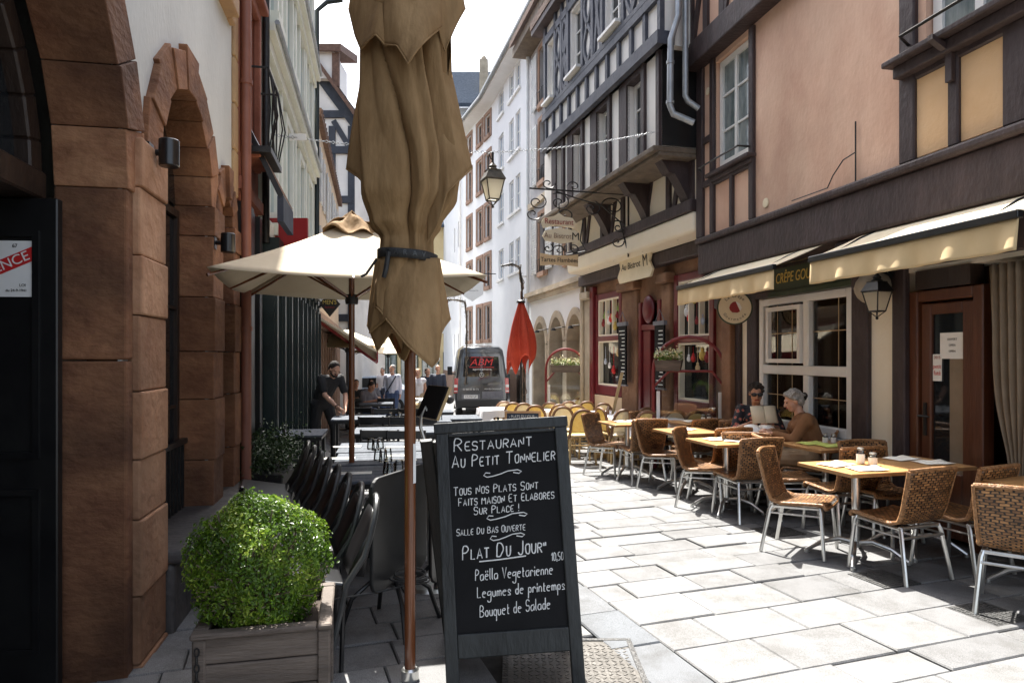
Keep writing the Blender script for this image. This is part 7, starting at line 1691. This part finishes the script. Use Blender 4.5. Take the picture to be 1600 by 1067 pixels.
# woman in sunglasses
J = sit(wrL=(-.09, .36, .84), wrR=(.13, .34, .84), elL=(-.27, .14, .72), elR=(.27, .13, .73), hd=(.01, .05, 1.185), palmL=V(0, -.3, 1), palmR=V(0, -.3, 1))
wa, H = person('woman with curly hair, sunglasses and black floral blouse reading a menu', (3.00, 8.38, .0), face(-.22, -1), J, 'skin2', 'floral', 'blackcloth', 'hairdark', 'elbow', 1.1, .008, 'curly', R(0), .22, 0, True, curl=1.0, eyes=False)
m = MB()
for s in (-1, 1): m.ell(H(s*.034, .092, .012), (.034, .012, .024), None, 12, 8)
m.cap(H(-.012, .1, .02), H(.012, .1, .02), .005, .005)
for s in (-1, 1): m.tube([H(s*.066, .082, .02), H(s*.08, .0, .012)], .004, 5)
m.build('sunglasses', M['plastic'], wa, local=True, smooth=True)
m = MB(); m.cap(H(-.022, .092, -.054), H(.022, .092, -.054), .0065, .0065, 6); m.build('lips', M['inkred'], wa, local=True)
# the woman in brown, in profile, writing
J = sit(pel=(0, -.05, .53), che=(0, .03, .87), nek=(0, .09, 1.02), hd=(0, .155, 1.145), shL=(-.17, .05, .965), shR=(.17, .05, .965), elL=(-.22, .19, .74), elR=(.22, .17, .74), wrL=(-.09, .38, .79), wrR=(.10, .39, .80), palmL=V(0, 0, 1), palmR=V(0, 0, 1))
wb_, H = person('grey haired woman with a dark bun in a camel top, seated in profile', (3.27, 7.53, .0), face(-1., .22), J, 'skin', 'camel', 'khaki', 'hairgrey', 'long', 1.06, .008, 'bun', R(6), .34, 0, True, curl=1.1)
m = MB(); m.tube([J['shR']+V(-.03, .02, .075), J['che']+V(.16, -.06, .12), J['che']+V(.15, -.12, -.05), J['wai']+V(.14, -.12, 0)], .007, 6); m.build('bag_strap', M['ink'], wb_, local=True)
# open books
def book(c, rz, tilt, w_, h, lab, m_='paper', cover='signtan'):
    t = thing('open_book', lab, 'book', c, rz); m = MB(); k = MB()
    for s in (-1, 1):
        f = lambda u, v: V(s*u*w_, (-.035*math.sin(u*2.4)+.03*u)*1., (v-.5)*h)
        Q = Matrix.Rotation(tilt, 4, 'X')
        m.grid(lambda u, v: Q @ f(u, v), 8, 2); k.grid(lambda u, v: Q @ (f(u, v)*1.03+V(0, .006, 0)), 8, 2)
    m.build('pages', M[m_], t, local=True, smooth=True, mods=[SOL(.006)]); k.build('cover', M[cover], t, local=True, smooth=True, mods=[SOL(.003)])
book((2.93, 7.92, .965), R(10), R(-18), .155, .20, 'open cream booklet held up by the woman in sunglasses', 'signcream', 'signcream')
book((2.86, 7.84, .80), R(-6), R(-72), .17, .22, 'open notebook with white pages lying between the two women', 'paper', 'ink')
# pedestrians
GP = 'pedestrians in the far street'
wk = dict(knL=(-.1, .14, .5), anL=(-.1, .16, .09), knR=(.1, .0, .5), anR=(.1, -.22, .12))
p_, _ = person('grey haired man in a pale shirt and jeans walking towards us', at(613, 19.4), face(.05, -1), stand(1.74, **wk), 'skin', 'paleblue', 'jeans', 'hairgrey', 'long', 1.12, .014, 'thin', R(-35), 0, group=GP)
m = MB(); m.tube([V(-.12, .12, 1.42), V(.0, .15, 1.2), V(.16, .12, .95)], .02, 6); m.ell((.26, .05, .98), (.06, .14, .13)); m.build('shoulder_bag', M['navy'], p_, local=True)
p_, _ = person('fair haired woman in a white top and khaki trousers walking towards us', at(653, 19.2), face(.0, -1), stand(1.62, **wk), 'skin', 'whitecloth', 'khaki', 'hairblond', 'none', 1.02, .014, 'short', 0, 0, fem=True, group=GP)
m = MB(); m.tube([V(.12, .13, 1.32), V(.17, .14, 1.1), V(.2, .1, .85)], .012, 6); m.ell((-.25, .04, .62), (.08, .12, .16)); m.build('red_bag', M['redcloth'], p_, local=True)
p_, _ = person('man in a navy jacket seen from behind carrying a helmet', at(684, 20.5), face(.1, 1), stand(1.76, wrR=(.30, .0, .86)), 'skin', 'navy', 'greycloth', 'hairdark', 'long', 1.1, .014, 'none', 0, 0, eyes=False, group=GP)
m = MB(); m.ell((.36, .02, .70), (.13, .15, .13), None, 16, 12); m.build('helmet', M['plastic'], p_, local=True, smooth=True)
person('dark haired woman in black walking behind the woman in white', at(668, 21.5), face(.2, -1), stand(1.68), 'skin', 'navy', 'blackcloth', 'hairdark', 'long', 1., .016, 'short', .4, 0, fem=True, group=GP)
GS = 'guests and passers on the far left terrace'
person('seated guest in a grey shirt leaning over a far table', at(575, 17.0), face(.8, -.5), sit(hd=(0, .12, 1.14), nek=(0, .06, 1.02)), 'skin2', 'greycloth', 'jeans', 'hairdark', 'short', 1., .015, 'short', 0, .5, group=GS)
person('seated guest in black at the far left of the terrace', at(556, 18.5), face(.5, -1), sit(), 'skin', 'blackcloth', 'blackcloth', 'hairdark', 'short', 1., .016, 'short', group=GS)
person('seated man in a dark shirt under the far cream parasol', at(580, 20.5), face(.3, -1), sit(), 'skin', 'greycloth', 'blackcloth', 'hairdark', 'short', 1.05, .016, 'short', group=GS)
person('person in white standing beside the pale car', at(598, 24.5), face(-.3, -1), stand(1.74), 'skin', 'whitecloth', 'jeans', 'hairgrey', 'short', 1.05, .016, 'thin', group=GS)
for px, y, f, lab in ((560, 18.5, (.5, -1), 'dark chair under the seated guest in black'), (572, 17.0, (.8, -.5), 'dark chair under the seated guest in grey'), (580, 20.5, (.3, -1), 'dark chair under the seated man below the far parasol'), (600, 16.2, (0, -1), 'empty dark chair near the seated guest in grey')):
    place(SC, at(px, y), face(*f), lab, 'dark chairs on the far terrace')
slat_table(at(588, 16.5)[0], 16.5, TA, 'far terrace table in front of the seated guest in grey')
# bread baskets / heaps of white cups on the far table
m = MB(); rq = random.Random(4)
t = thing('bread_basket', 'basket heaped with pale rolls on the far metal table', 'basket', (-1.75, 12.6, gz(12.6)+.75))
m.lathe([(.14, 0), (.18, .12)]); m.build('basket', M['cane'], t, local=True)
m = MB()
for _ in range(16): m.ell((rq.uniform(-.13, .13), rq.uniform(-.13, .13), .12+rq.uniform(0, .09)), (.06, .045, .04), None, 8, 6)
m.build('bread_rolls', M['ceramic'], t, local=True, smooth=True)
t = thing('backpack', 'black backpack resting beside the far terrace table', 'bag', (-1.55, 15, gz(15)))
m = MB(); m.ell((0, 0, .3), (.3, .2, .3)); m.ell((.0, -.14, .2), (.2, .12, .16)); m.build('bag_body', M['blackcloth'], t, local=True, smooth=True)
m = MB(); m.tube([V(-.1, .0, .58), V(0, 0, .68), V(.1, 0, .58)], .014, 6); m.build('handle', M['strap'], t, local=True)
